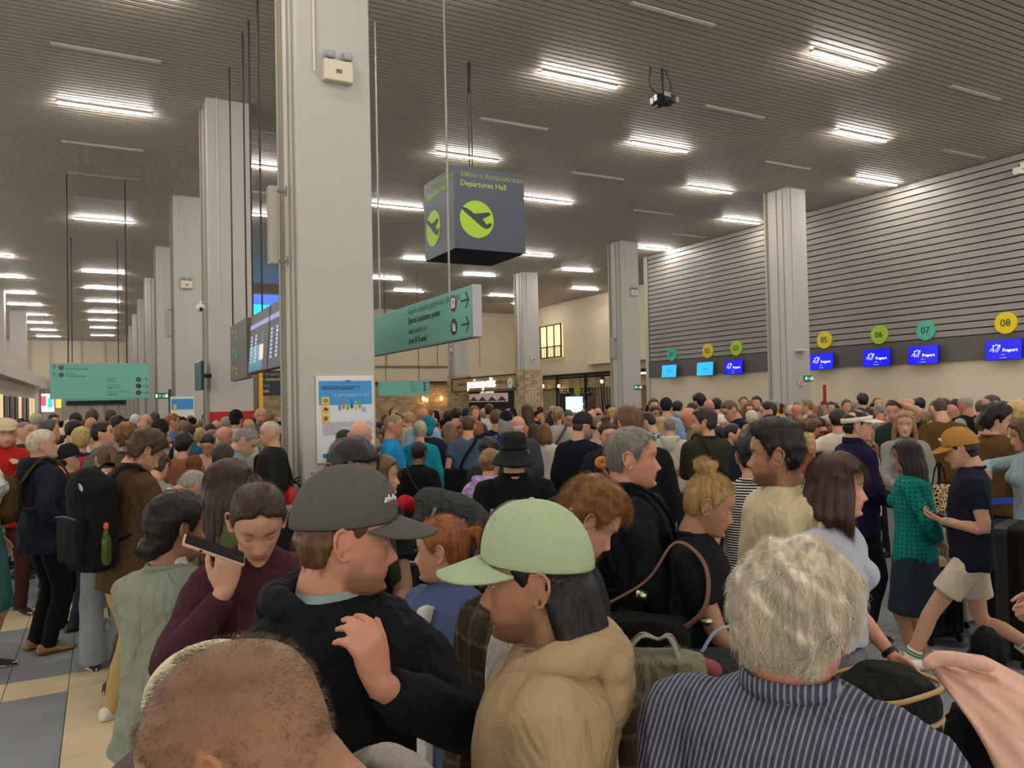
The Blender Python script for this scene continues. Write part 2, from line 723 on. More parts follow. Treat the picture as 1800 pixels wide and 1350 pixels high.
TZ = [.60, .72, .90, 1.00, 1.10, 1.22, 1.32, 1.39, 1.435, 1.465, 1.485, 1.51]
TM = dict(w=[.175, .178, .172, .162, .158, .170, .182, .188, .165, .105, .075, .062],
          f=[.11, .108, .102, .103, .106, .115, .115, .098, .075, .055, .052, .05],
          b=[.12, .122, .115, .102, .097, .100, .108, .108, .095, .078, .07, .064])
TF = dict(w=[.18, .180, .176, .152, .133, .142, .155, .162, .138, .088, .064, .054],
          f=[.11, .108, .100, .095, .090, .105, .112, .090, .066, .05, .046, .045],
          b=[.13, .128, .12, .098, .085, .090, .095, .096, .086, .07, .062, .056])


def torso_rings(sex, z0, z1, infl, heavy, n=26, m=16, flare=0.0):
    T = TM if sex == 'm' else TF
    R = []
    a = np.linspace(0, 2 * PI, n, endpoint=False)
    for z in np.linspace(z0, z1, m):
        w, f, b = (float(np.interp(z, TZ, T[k])) for k in 'wfb')
        hv = heavy * math.exp(-((z - 1.05) / .2) ** 2)
        i = infl * (1 if z < 1.42 else max(.3, 1 - (z - 1.42) / .09))
        fl = flare * max(0, (1.1 - z))
        w += i + hv * .06 + fl
        f += i + hv * .10 + fl
        b += i + hv * .03 + fl
        c, s_ = np.cos(a), np.sin(a)
        R.append(np.stack([w * np.sign(c) * np.abs(c) ** .88, np.where(s_ > 0, f, b) * np.sign(s_) * np.abs(s_) ** .88, np.full(n, z)], -1))
    return np.array(R)


POSE = {
    'down': ((.235, .03, .88), (.4, -1, 0), None),
    'phone': ((.09, .33, 1.14), (.7, -.3, -1), 'up'),
    'front': ((.06, .25, .98), (.8, -.4, -.4), None),
    'cross': ((-.10, .20, 1.16), (1, .1, -.6), None),
    'hip': ((.20, -.02, 1.03), (1, -.7, .1), None),
    'pocket': ((.21, .07, .95), (.6, -1, 0), None),
    'head': ((.10, .08, 1.70), (1, .3, .1), None),
    'face': ((.07, .24, 1.46), (.7, .1, -1), None),
    'bag': ((.22, .22, 1.02), (.4, -1, -.2), None),
    'strap': ((.10, .17, 1.30), (.7, -.1, -1), None),
    'back': ((.02, -.19, .98), (1, -.5, 0), None),
}
S_H = {}


def rotm(a, axis):
    return Matrix.Rotation(a, 4, axis)


def hairline(az):
    return np.interp(az, [0, .45, .8, 1.0, 1.15, 1.35, 1.5, 1.65, 1.85, 2.0, 2.2, 2.5, PI],
                     [.070, .070, .058, .038, .012, -.012, .016, .034, .014, -.02, -.052, -.066, -.072])


HAIR = {  # base thickness, top extra, noise, side factor
    'short': (.009, .008, .003, 1), 'crop': (.0035, .003, .0012, 1), 'quiff': (.0025, .024, .003, .6), 'flop': (.014, .020, .005, 1),
    'curly': (.026, .010, .010, 1), 'fluffy': (.020, .006, .006, 1), 'slick': (.006, .002, .002, 1), 'bun': (.007, .003, .002, 1),
    'topbun': (.007, .003, .002, 1), 'tail': (.007, .003, .002, 1), 'long': (.012, .006, .002, 1), 'bob': (.014, .008, .003, 1),
    'puff': (.022, .012, .008, 1), 'bald': (.003, 0, .001, 1), 'lowbun': (.013, .006, .002, 1), 'nape': (.012, .006, .003, 1)}


def hair_shape(style, M, vox, seed, under_hat=False, sex='m'):
    """scalp hair shell and what hangs from it, one mesh in person space"""
    nu, nv = (64, 48) if vox < .006 else (36, 26) if vox < .012 else (20, 14)
    P = head_pts(nu, nv, sex, False)
    x, y, z = P[..., 0], P[..., 1], P[..., 2]
    az = np.arctan2(np.abs(x), y)
    base, top, nz, side = HAIR[style]
    hl_ = hairline(az) + (.004 * np.sin(x * 90 + seed) + .003 * np.sin(x * 230 + 2 * seed)) * (.25 if style in ('tail', 'bun', 'topbun', 'lowbun', 'long', 'slick') else 1)
    if style in ('tail', 'long', 'lowbun'):
        hl_ = hl_ + .012 * np.exp(-(x / .012) ** 2) * (y > 0)
    mask = sstep(z, hl_ - .006, hl_ + .010)
    if style == 'bald':
        mask = mask * (1 - sstep(z, .02, .04)) * sstep(az, .9, 1.2)
    t = base + top * sstep(z, .05, .10)
    if under_hat:
        t = np.minimum(t, np.where((z > -.0) | (az < 1.75), .0025, .03))
    if style == 'quiff':
        t = t + .014 * sstep(y, .0, .08) * sstep(z, .06, .1)
    r = np.random.RandomState(seed)
    nn = np.zeros_like(z)
    fr = 60 if style in ('curly', 'puff') else 38
    for i in range(5):
        k = r.normal(size=3) * fr * (1 + .4 * i)
        nn += np.sin(P @ k + r.rand() * 6 + 1.2 * np.sin(P @ (r.normal(size=3) * fr * .7)))
    t = t + nz * nn / 2
    c = np.array([0, -.01, 0.01])
    n = P - c
    n /= np.linalg.norm(n, axis=-1, keepdims=True)
    Q = P + n * (t * mask - .007 * (1 - mask))[..., None]
    g = G()
    g.loft(xf(M, Q.reshape(-1, 3)).reshape(Q.shape))
    X = lambda *p: tuple(xf(M, [p])[0])
    down = np.array(M.to_3x3().inverted() @ Vector((0, 0, -1)))
    if style == 'bun':
        g.ell((0, 0, 0), (.042, .034, .040), 16, 12, M @ Matrix.Translation((.0, -.118, .02)))
    if style == 'lowbun':
        g.ell((0, 0, 0), (.050, .036, .042), 16, 12, M @ Matrix.Translation((.0, -.092, -.055)))
        g.ell((0, 0, 0), (.060, .05, .06), 16, 12, M @ Matrix.Translation((.0, -.055, -.03)))
    if style == 'topbun':
        g.ell((0, 0, 0), (.042, .046, .034), 16, 12, M @ Matrix.Translation((.0, -.055, .135)))
        g.tube([X(.03, -.05, .15), X(.0, -.02, .155), X(-.03, -.05, .15), X(0, -.09, .145), X(.03, -.06, .142)], .016, 8, smooth=3)
    if style == 'tail':
        g.tube([X(0, -.085, .05), X(0, -.13, .06), X(0, -.155, .02), X(0, -.15, -.06), X(0, -.135, -.13)], [.018, .024, .030, .024, .010], 10, smooth=3)
    if style in ('long', 'bob', 'nape'):
        Ln = {'long': .34, 'bob': .145, 'nape': .12}[style]
        a0 = {'long': 1.25, 'bob': 1.12, 'nape': 1.95}[style]
        k = 7
        for sgn in (-1, 1):
            for i in range(k):
                a = a0 + (PI - a0) * i / (k - 1)
                sx, cy = math.sin(a) * sgn, math.cos(a)
                w_, b_ = (.074, .094)
                rad = .026 if style == 'bob' else .022
                p0 = np.array([w_ * sx * .9, b_ * cy * .9, .05 if style != 'nape' else .0])
                p1 = np.array([w_ * sx * 1.08, b_ * cy * 1.05, -.02])
                p2 = np.array([w_ * sx * 1.18, b_ * cy * (1.1 if style == 'bob' else .95) - (.004 if style == 'bob' else .02), -.085])
                p3 = p2 + down * (Ln - .085) + np.array([r.normal() * .006, 0 if style == 'bob' else -.015, r.normal() * .012])
                if style == 'bob':
                    p3[0] *= .94
                pm = (p2 + p3) / 2 + np.array([sx * .008, 0, 0])
                g.tube([tuple(q) for q in xf(M, np.array([p0, p1, p2, pm, p3]))],
                       [rad * .8, rad, rad, rad * (1 if style == 'bob' else .85), rad * (.8 if style == 'bob' else .35)], 8, smooth=2)
    if vox < .021:
        return slim(remesh(g, vox, 2 if style not in ('curly', 'puff') else 1, 'hair'), .4 if vox < .01 else None)
    V, Fc = g.arr()
    return mesh('hair', V, Fc)


def strands(me, M, n, length, width, mat, parent, seed, flow='crown', wave=0.0, lift=.10, name='hair_strands', zmin=None, color=None, jit=.35, sel=None):
    """single hairs combed over the hair shape"""
    r = np.random.RandomState(seed)
    V, N = mverts(me), mnorm(me)
    Mi = np.array(M.inverted())
    L = xf(M.inverted(), V)
    NL = N @ Mi[:3, :3].T
    keep = np.ones(len(V), bool)
    az = np.arctan2(np.abs(L[:, 0]), L[:, 1])
    keep &= (L[:, 2] > hairline(az) - .004) | (L[:, 2] < -.09) | (az > 2.0)
    if sel is not None:
        keep &= sel(L)
    idx = np.nonzero(keep)[0]
    if len(idx) == 0:
        return
    idx = idx[r.randint(0, len(idx), n)]
    p = L[idx] + r.normal(size=(n, 3)) * .0025 - NL[idx] * .002
    nn = NL[idx]
    down = np.array(M.to_3x3().inverted() @ Vector((0, 0, -1)))
    if flow == 'crown':
        f = p - np.array([0, -.045, .125])
        f = f / np.linalg.norm(f, axis=1, keepdims=True)
        f = f + down * np.clip((.06 - p[:, 2:3]) * 9, 0, 1.5)
    elif flow == 'fwd':
        f = np.array([0.25, 1, -.2]) + down * .4
        f = np.repeat(f[None], n, 0)
    elif flow == 'down':
        f = (p - np.array([0, -.02, .13])) * 3
        f = f + down * (1 + np.clip((.05 - p[:, 2:3]) * 20, 0, 3))
    else:
        f = np.array(flow) - p
    nz = np.stack([np.sin(p @ (r.normal(size=3) * 70) + r.rand() * 6) for _ in range(3)], 1)
    f = f / np.linalg.norm(f, axis=1, keepdims=True) + nz * jit + r.normal(size=(n, 3)) * .12
    f = f - nn * (f * nn).sum(1, keepdims=True)
    f /= np.linalg.norm(f, axis=1, keepdims=True) + 1e-6
    K = 7
    ln = length * (.6 + .8 * r.rand(n, 1))
    E = np.array([.076, .1, .12])
    pts = np.empty((n, K, 3))
    q = p.copy()
    d = f.copy()
    ph = r.rand(n, 1) * 6
    side = np.cross(d, nn)
    onhead = (p[:, 2:3] > -.035) | (flow != 'down')
    for k in range(K):
        w = side * wave * np.sin(ph + k * 1.7) + nn * wave * .6 * np.cos(ph + k * 1.7)
        pts[:, k] = q + w
        e0 = np.linalg.norm((q - [0, -.005, 0]) / E, axis=1, keepdims=True)
        q = q + d * ln / K
        e1 = np.linalg.norm((q - [0, -.005, 0]) / E, axis=1, keepdims=True)
        q = np.where(onhead, (q - [0, -.005, 0]) * (e0 / e1 * (1 + lift * .1)) + [0, -.005, 0], q)
        if flow == 'down':
            d = d * .8 + down * .2
            d /= np.linalg.norm(d, axis=1, keepdims=True)
    pts = xf(M, pts.reshape(-1, 3))
    hc = bpy.data.hair_curves.new(name)
    hc.add_curves([K] * n)
    hc.attributes['position'].data.foreach_set('vector', pts.astype(np.float32).ravel())
    rad = hc.attributes.new('radius', 'FLOAT', 'POINT') if 'radius' not in hc.attributes else hc.attributes['radius']
    rr = np.tile(np.linspace(1, .25, K), n) * width
    rad.data.foreach_set('value', rr.astype(np.float32))
    hc.materials.append(mat)
    o = link(name, hc, parent)
    if color:
        o.color = hexc(color)
    return o


def cap_hat(g_mat, M, parent, vox, brim=.088, back=False, text=None, tcol='#e8e6df', brim_mat=None, name='cap', big=1.0):
    """baseball cap: crown as the hat, brim and button as parts of it"""
    n, m = (144, 22) if vox < .006 else (36, 12) if vox < .012 else (20, 8)
    a = np.linspace(0, 2 * PI, n, endpoint=False)
    R = []
    for i in range(m):
        t = i / (m - 1) * .985
        h = .114 * math.sin(t * PI / 2)
        k = math.cos(t * PI / 2) ** .80 * (1 + .02 * math.sin(t * PI))
        seam = 1 - .016 * sum(np.exp(-((((a - PI / 2 - j * PI / 3 + PI) % (2 * PI)) - PI) / .035) ** 2) for j in range(6)) * (1 if vox < .006 else 0)
        x = .0835 * big * k * np.cos(a) * seam
        y = np.where(np.sin(a) > 0, .104, .110) * big * k * np.sin(a) * seam - .003
        base = .032 + .014 * np.sin(a)
        R.append(np.stack([x, y, base * (1 - t) + (.036) * t + h], -1))
    R = np.array(R)
    inner = R[::-1] * np.array([.965, .965, 1]) + np.array([0, 0, -.004])
    allr = np.concatenate([inner, R])
    rot = rotm(PI, 'Z') if back else Matrix.Identity(4)
    MM = M @ rot
    g = G()
    g.loft(xf(MM, allr.reshape(-1, 3)).reshape(allr.shape))
    V, Fc = g.arr()
    me = mesh(name, V, Fc, g_mat)
    if vox < .006:
        displace(me, .0012, 3, 1.2)
    cap = link(name, me, parent)
    # brim
    nb, mb = (34, 10) if vox < .012 else (12, 4)
    g = G()
    top = []
    for j in range(mb):
        v = j / (mb - 1)
        row = []
        for i in range(nb):
            u = -1 + 2 * i / (nb - 1)
            th = u * 1.22
            x0, y0 = .0845 * big * math.sin(th), .104 * big * math.cos(th) - .003
            ext = brim * (1 - abs(u) ** 2.6) ** .55 if abs(u) < 1 else 0
            x = x0 * (1 + .04 * v)
            yy = y0 + ext * v
            zz = .046 + .006 * math.cos(th) - 3.4 * x * x - .30 * ext * v
            row.append((x, yy, zz))
        top.append(row)
    top = np.array(top)
    bot = top - np.array([0, 0, .0035])
    V = np.concatenate([top.reshape(-1, 3), bot.reshape(-1, 3)])
    N_ = nb * mb
    f = [tuple(q) for q in grid_faces(mb, nb, False)] + [tuple(q) for q in grid_faces(mb, nb, False, N_, True)]
    edge = list(range(nb)) + [nb * j + nb - 1 for j in range(1, mb)] + [nb * (mb - 1) + i for i in range(nb - 2, -1, -1)] + [nb * j for j in range(mb - 2, 0, -1)]
    for i in range(len(edge)):
        p, q = edge[i], edge[(i + 1) % len(edge)]
        f.append((q, p, p + N_, q + N_))
    g.add(xf(MM, V), f)
    b = g.build('brim', brim_mat or g_mat, cap, True)
    if vox < .012:
        g = G()
        g.ell((0, 0, 0), (.007, .007, .004), 10, 6, MM @ Matrix.Translation((0, -.003, .1505)))
        g.build('button', g_mat, cap, True)
    if vox < .006:
        g = G()
        for j in range(6):
            th = PI / 2 + (j + .5) * PI / 3
            p = np.array([.0835 * big * .78 * math.cos(th), .104 * big * .78 * math.sin(th) - .003, .122])
            nrm = Vector((p[0], p[1], .09)).normalized()
            MR = MM @ Matrix.Translation(p + np.array(nrm) * .002) @ nrm.to_track_quat('Z', 'Y').to_matrix().to_4x4()
            g.ell((0, 0, 0), (.0032, .0032, .0016), 10, 6, MR)
        g.build('eyelet', g_mat, cap, True)
    if text:
        s, size, aa, zz = text
        txt(s, size, tcol, cap, MM @ Matrix.Translation((.0835 * .93 * big * math.sin(aa), .104 * .95 * big * math.cos(aa) - .003, zz)) @ rotm(-aa, 'Z') @ rotm(-.25, 'X') @ rotm(PI, 'Z'), 'emblem', ext=.0012)
    return cap


def txt(s, size, col, parent, M, name='lettering', ext=.002, align='CENTER', emit=0, font_scale=1.0, space=1.0):
    """raised lettering readable from local -Y side, upright along Z"""
    c = bpy.data.curves.new(name, 'FONT')
    c.body = s
    c.size = size
    c.align_x = align
    c.align_y = 'CENTER'
    c.extrude = ext
    c.resolution_u = 3 if size >= .1 else 1
    c.space_character = space
    c.materials.append(plain('paint', col, .5, emit=col if emit else None, es=emit))
    w = bpy.data.objects.new('w', c)
    TMP.collection.objects.link(w)
    TMP.view_layers[0].update()
    me = bpy.data.meshes.new_from_object(w.evaluated_get(TMP.view_layers[0].depsgraph))
    me.name = name
    bpy.data.objects.remove(w)
    bpy.data.curves.remove(c)
    o = bpy.data.objects.new(name, me)
    COL.objects.link(o)
    o.parent = parent
    o.matrix_local = M @ rotm(PI / 2, 'X') @ Matrix.Diagonal((font_scale, 1, 1, 1))
    return o


def bucket_hat(mat, M, parent, band='#0a0a0b'):
    g = G()
    n = 40
    a = np.linspace(0, 2 * PI, n, endpoint=False)
    prof = [(1.68, -.052), (1.66, -.058), (1.38, -.012), (1.05, .028), (1.04, .05), (1.0, .10), (.92, .126), (.55, .138), (.05, .140)]
    R = []
    for k, z in prof:
        wob = 1 + .03 * np.sin(a * 3 + z * 40) * (1 if k > 1.3 else .5)
        R.append(np.stack([.079 * k * np.cos(a) * wob, .100 * k * np.sin(a) * wob - .003, z + .006 * np.sin(a * 2 + 1) * (k > 1.3)], -1))
    R = np.array(R)
    inn = (R[::-1] * np.array([.955, .955, 1]) - np.array([0, 0, .005]))
    A = np.concatenate([inn, R])
    g.loft(xf(M, A.reshape(-1, 3)).reshape(A.shape))
    me = mesh('bucket_hat', *g.arr(), mat)
    h = link('bucket_hat', me, parent)
    R = []
    for k, z in ((1.03, .030), (1.065, .031), (1.055, .058), (1.0, .059)):
        R.append(np.stack([.079 * k * np.cos(a), .100 * k * np.sin(a) - .003, np.full(n, z)], -1))
    R = np.array(R)
    g = G()
    g.loft(xf(M, R.reshape(-1, 3)).reshape(R.shape))
    g.build('hat_band', plain('hat_band', band, .8), h, True)
    return h


def two_bone(S, Wp, hint, a=.29, b=.25):
    d = Wp - S
    L = np.linalg.norm(d)
    mx = (a + b) * .995
    if L > mx:
        Wp = S + d / L * mx
        d = Wp - S
        L = mx
    u = d / L
    x = (a * a - b * b + L * L) / (2 * L)
    h = math.sqrt(max(a * a - x * x, 0))
    hint = np.array(hint, float)
    v = hint - u * hint.dot(u)
    v /= np.linalg.norm(v) + 1e-9
    return S + u * x + v * h, Wp


HCOL = dict(black='#15110f', dark='#241a13', brown='#3f2a1b', mid='#5b3f28', auburn='#7a4a22', ginger='#8a5127', blond='#a98a58', dirty='#7d6545',
            grey='#8b8680', white='#c9c4bb', salt='#6b6560', dgrey='#3d3a38')
SKINS = dict(fair='#c39479', pink='#c68d75', tan='#a87c5f', olive='#977158', brown='#6e4e3a', dark='#3c2a20', red='#bb7d66')
PEOPLE = []


def make_person(root, bf=0, hf=0, nod=0, tilt=0, hair='short', hc='brown', top='tee', tc='#333', kind='plain', col2='#ffffff', kscale=1.0, bottom='trousers', bc='#2a2c33',
                bkind='plain', sex='m', heavy=0, pose=('down', 'down'), skin='fair', lean=0, hat=None, hatc='#222', lod=2, seed=0, stub=0.0, shoes='#2a2624',
                hands=True, legs=True, collar=True, feet=None, fat=0, buzz=0, hood=False, rot_hand=None, curl=None, zhem=None, shared=False, strand=0, wave=0,
                fold=.5, eye=1, neck=1.0, infl=None, lean_side=0, nk=0.0, brimc=None, cap_text=None, fingers=None, thumb=35):
    """builds the parts of a person under root, in root's own space (facing +Y, about 1.75 m tall)"""
    vox_h = {0: .0044, 1: .0085, 2: .019, 3: .03}[lod]
    vox_c = {0: .009, 1: .015, 2: .034, 3: .04}[lod]
    rl = math.radians(lean)

    def bend(p):
        p = np.array(p, float)
        w = np.clip((p[..., 2] - .85) / .22, 0, 1)
        a = rl * w
        b_ = math.radians(lean_side) * w
        y, z, x = p[..., 1], p[..., 2] - .95, p[..., 0]
        y2 = y * np.cos(a) + z * np.sin(a)
        z2 = z * np.cos(a) - y * np.sin(a)
        y = np.where(w > 0, y2, y)
        z = np.where(w > 0, z2, z)
        x2 = x * np.cos(b_) + z * np.sin(b_)
        z3 = z * np.cos(b_) - x * np.sin(b_)
        return np.stack([x2, y, z3 + .95], -1)
    sw = (.178 if sex == 'm' else .155) + heavy * .012
    piv = bend([0, -.005, 1.500 + nk])
    hy = math.radians(-(hf - bf))
    hy = (hy + PI) % (2 * PI) - PI
    hy = max(-1.5, min(1.5, hy))
    Mh = Matrix.Translation(piv) @ rotm(hy, 'Z') @ rotm(-math.radians(nod), 'X') @ rotm(math.radians(tilt), 'Y') @ Matrix.Translation((0, .022, .105))
    Mh = Mh @ Matrix.Scale(1.05 if sex == 'm' else 1.015, 4)
    hcol = HCOL.get(hc, hc)
    sk = np.array(hexc(SKINS.get(skin, skin))[:3])
    # ---- skin
    g = G()
    nu, nv = {0: (96, 84), 1: (48, 42), 2: (30, 26), 3: (16, 14)}[lod]
    add_head(g, Mh, nu, nv, sex, fat, ears=lod < 3 and not (hair in ('bob', 'long', 'puff') and not hat), lids=lod == 0)
    nr = (.060 if sex == 'm' else .050) * neck * (1 + heavy * .08)
    hc3 = np.array(Mh @ Vector((0, -.022, -.035)))
    nb = bend([0, -.012, 1.41])
    nm = bend([0, -.017, 1.475])
    g.tube([tuple(nb), tuple(nm + np.array([0, 0, nk * .5])), tuple(nm * .45 + hc3 * .55), tuple(hc3)], [nr * 1.45, nr * 1.1, nr, nr * .95], 14, smooth=3, round_=False)
    # upper chest below the collar
    ch = torso_rings(sex, 1.30, 1.445, -.03, heavy, 20, 6)
    g.loft(bend(ch.reshape(-1, 3)).reshape(ch.shape))
    arms = []
    ga = G()
    for i, s in enumerate((-1, 1)):
        pz = pose[i]
        wt, hint, pal = POSE[pz] if isinstance(pz, str) else pz
        Sh = bend([s * sw, -.012, 1.392])
        Wt = np.array([wt[0] * s, wt[1], wt[2]], float)
        if wt[2] > .9 and pz != 'down':
            Wt = bend(Wt)
        El, Wt = two_bone(Sh, Wt, (hint[0] * s, hint[1], hint[2]))
        arms.append((Sh, El, Wt, s))
        if hands and pz != 'pocket':
            X = (Wt - El) / np.linalg.norm(Wt - El)
            bn = np.array([s, 0.0, 0.0])
            if pal == 'up':
                bn = np.array([.2 * s, .3, -1.0])
                X = X * .4 + np.array([-.5 * s, .7, .2])
            elif isinstance(pal, tuple):
                X = np.array(pal[0], float) * [s, 1, 1]
                bn = np.array(pal[1], float) * [s, 1, 1]
            X /= np.linalg.norm(X)
            Z = bn - X * bn.dot(X)
            Z /= np.linalg.norm(Z) + 1e-9
            Y = np.cross(Z, X)
            Mw = Matrix(((X[0], Y[0], Z[0], Wt[0]), (X[1], Y[1], Z[1], Wt[1]), (X[2], Y[2], Z[2], Wt[2]), (0, 0, 0, 1)))
            S_H[(id(root), i)] = Mw.copy()
            k = .92 if sex == 'f' else 1.0
            Mw = Mw @ Matrix.Scale(k, 4)
            cu = curl if curl else (18, 22, 18)
            if isinstance(pz, tuple) or pal == 'up':
                cu = curl or (25, 35, 25)
            if lod < 3:
                hand(ga, Mw, s, cu, thumb=thumb, n=8 if lod == 0 else 6)
            else:
                ga.ell((0, 0, 0), (.08, .04, .018), 8, 6, Mw @ Matrix.Translation((.07, 0, 0)))
        ka = .9 if sex == 'f' else 1.0
        ka *= 1 + heavy * .12
        up = Sh * .35 + El * .65
        ga.tube([tuple(Sh * .8 + El * .2), tuple(up), tuple(El), tuple(El * .65 + Wt * .35), tuple(Wt)], [.046 * ka, .042 * ka, .038 * ka, .040 * ka, .0255 * ka], 12, smooth=2)
    skirtlike = bottom in ('skirt', 'shorts', 'dress')
    fpos = feet or (((-.10, 0, 0), (-.11, -.0, 0)), ((.10, 0, 0), (.11, -.0, 0)))
    legsg = []
    for i, s in enumerate((-1, 1)):
        hip = np.array([s * .088, 0, .90])
        ft = np.array([s * .11, -.02, .075]) if feet is None else np.array(feet[i], float)
        kn = two_bone(hip, ft, (s * .05, 1, 0), .43, .42)[0]
        legsg.append((hip, kn, ft, s))
        if skirtlike and legs:
            ga.tube([tuple(hip), tuple(kn), tuple(kn * .65 + ft * .35), tuple(ft)], [.078, .052, .050, .032], 12, smooth=3)
    if lod < 3:
        mh = slim(remesh(g, vox_h, 2 if lod == 0 else 1), {0: .30, 1: .30, 2: None}[lod])
        if hands or skirtlike:
            ma = remesh(ga, .0055 if lod == 0 else .0105 if lod == 1 else .024, 1)
            ma = slim(ma, {0: .16, 1: .2, 2: None}[lod])
        else:
            ma = None
        V, Fc = mverts(mh), mfaces(mh)
        if ma:
            V2, F2 = mverts(ma), mfaces(ma)
            if isinstance(Fc, np.ndarray) and isinstance(F2, np.ndarray):
                Fc = np.concatenate([Fc, F2 + len(V)])
            else:
                Fc = [tuple(f) for f in Fc] + [tuple(int(i) + len(V) for i in f) for f in F2]
            V = np.concatenate([V, V2])
            bpy.data.meshes.remove(ma)
        bpy.data.meshes.remove(mh)
    else:
        V, Fc = g.arr()
        V2, F2 = ga.arr()
        Fc = Fc + [tuple(int(i) + len(V) for i in f) for f in F2]
        V = np.concatenate([V, V2])
    me = mesh('body', V, Fc, SKIN)
    Lc = xf(Mh.inverted(), V)
    C = np.tile(sk, (len(V), 1))
    x, y, z = np.abs(Lc[:, 0]), Lc[:, 1], Lc[:, 2]
    inh = (z > -.125) & (x < .1) & (np.abs(y) < .13)

    def paint(m, c):
        m = (m * inh)[:, None]
        C[:] = C * (1 - m) + np.array(c) * m
    paint(np.exp(-((x - .045) / .02) ** 2 - ((z + .03) / .022) ** 2) * (y > .03) * .35, sk * [1.12, .72, .66])
    paint(np.exp(-(x / .014) ** 2 - ((z + .04) / .012) ** 2) * (y > .09) * .35, sk * [1.12, .72, .66])
    paint(sstep(x, .07, .085) * .3, sk * [1.12, .75, .7])
    paint(np.exp(-(x / .021) ** 4 - ((z + .068) / .0085) ** 4) * (y > .07) * .75, sk * [.85, .42, .40])
    paint(np.exp(-(x / .022) ** 4 - ((z + .068) / .0015) ** 2) * (y > .07) * .7, sk * .3)
    hl = np.array(hexc(hcol)[:3])
    br = np.exp(-((x - .031) / .017) ** 4 - ((z - .021 + (x - .03) * .12) / .0042) ** 2) * (y > .05)
    paint(br * (.95 if sex == 'm' else .8), np.minimum(hl, sk * .6))
    if lod > 0:
        paint(np.exp(-((x - .031) / .012) ** 4 - ((z - .001) / .0045) ** 2) * (y > .05) * .75, sk * .18)
    else:
        paint(np.exp(-((x - .031) / .016) ** 4 - ((z - .004) / .004) ** 2) * (y > .05) * .35, sk * .35)
        if eye == 2:
            paint(np.exp(-((x - .031) / .0145) ** 4 - ((z + .006 - (x - .031) ** 2 * 9) / .0018) ** 2) * (y > .05) * .9, sk * .12)
            paint(np.exp(-((x - .031) / .015) ** 4 - ((z - .009 + (x - .031) ** 2 * 9) / .0022) ** 2) * (y > .05) * .4, sk * .35)
    if stub:
        az = np.arctan2(x, y)
        m = sstep(-z + .35 * np.clip(x - .015, 0, .05) * 0 - .012 * (1 - sstep(az, .2, .9)), .050, .072) * sstep(1.75 - az, 0, .3) + np.exp(-(x / .024) ** 4 - ((z + .055) / .004) ** 2) * (y > .07)
        m = np.maximum(m, .6 * sstep(-z, .02, .05) * sstep(az, .9, 1.15) * sstep(1.6 - az, 0, .2))
        m = m * (1 - np.exp(-(x / .02) ** 4 - ((z + .068) / .006) ** 4))
        paint(np.clip(m, 0, 1) * stub, hl * .8 + sk * .15)
    if buzz:
        az = np.arctan2(x, y)
        m = sstep(z, hairline(az) - .008, hairline(az) + .012) * (x < .0775)
        fade = .55 + .45 * sstep(z, .0, .07)
        paint(m * buzz * fade, hl * 1.0 + sk * .12)
    setcol(me, np.clip(C, 0, 1))
    body = link('body', me, root)
    # ---- eyes
    if lod == 0 and eye == 1:
        for s in (-1, 1):
            ge = G()
            op = .0062 if eye == 1 else .0035
            ge.ell((0, 0, 0), (.0132, .0134, op), 20, 14, Mh @ Matrix.Translation((s * .031, .0675, -.0005 if eye == 1 else -.004)))
            V, Fc = ge.arr()
            em = mesh('eye', V, Fc, attr_mat('eye', 'col', .15, .5, 0, 1) if 'eye' not in MATS else MATS['eye'])
            MATS['eye'] = em.materials[0]
            q = xf(Mh.inverted(), V) - [s * .031, .0675, 0]
            rr = np.hypot(q[:, 0], q[:, 2])
            cc = np.where(rr[:, None] < .0028, [.01, .01, .01], np.where(rr[:, None] < .0062, [.09, .06, .04], [.62, .56, .52]))
            setcol(em, cc)
            link('eye', em, root)
    # ---- hair
    hm = hair_mat() if shared else hair_mat(hcol)
    if hair and not (hair == 'none'):
        me = hair_shape(hair, Mh, {0: .0045, 1: .009, 2: .020, 3: .03}[lod], seed, bool(hat), sex)
        me.materials.append(hm)
        ho = link('hair', me, root)
        if strand:
            sel = (lambda L: L[:, 2] < .0) if hat else None
            if hat:
                strand = strand // 2
            fl = {'bun': (0, -.13, .02), 'topbun': (0, -.055, .15), 'tail': (0, -.12, .07), 'long': 'down', 'bob': 'down', 'nape': 'down', 'lowbun': (0, -.12, -.05)}.get(hair, 'crown')
            ln = {'long': .10, 'bob': .07, 'curly': .045, 'fluffy': .045, 'quiff': .03, 'flop': .05, 'puff': .05}.get(hair, .028)
            strands(me, Mh, strand, ln, .00035 if lod == 0 else .0008, hm, root, seed + 5, fl, wave, jit=.5 if hair in ('curly', 'fluffy', 'puff', 'flop') else .2, sel=sel)
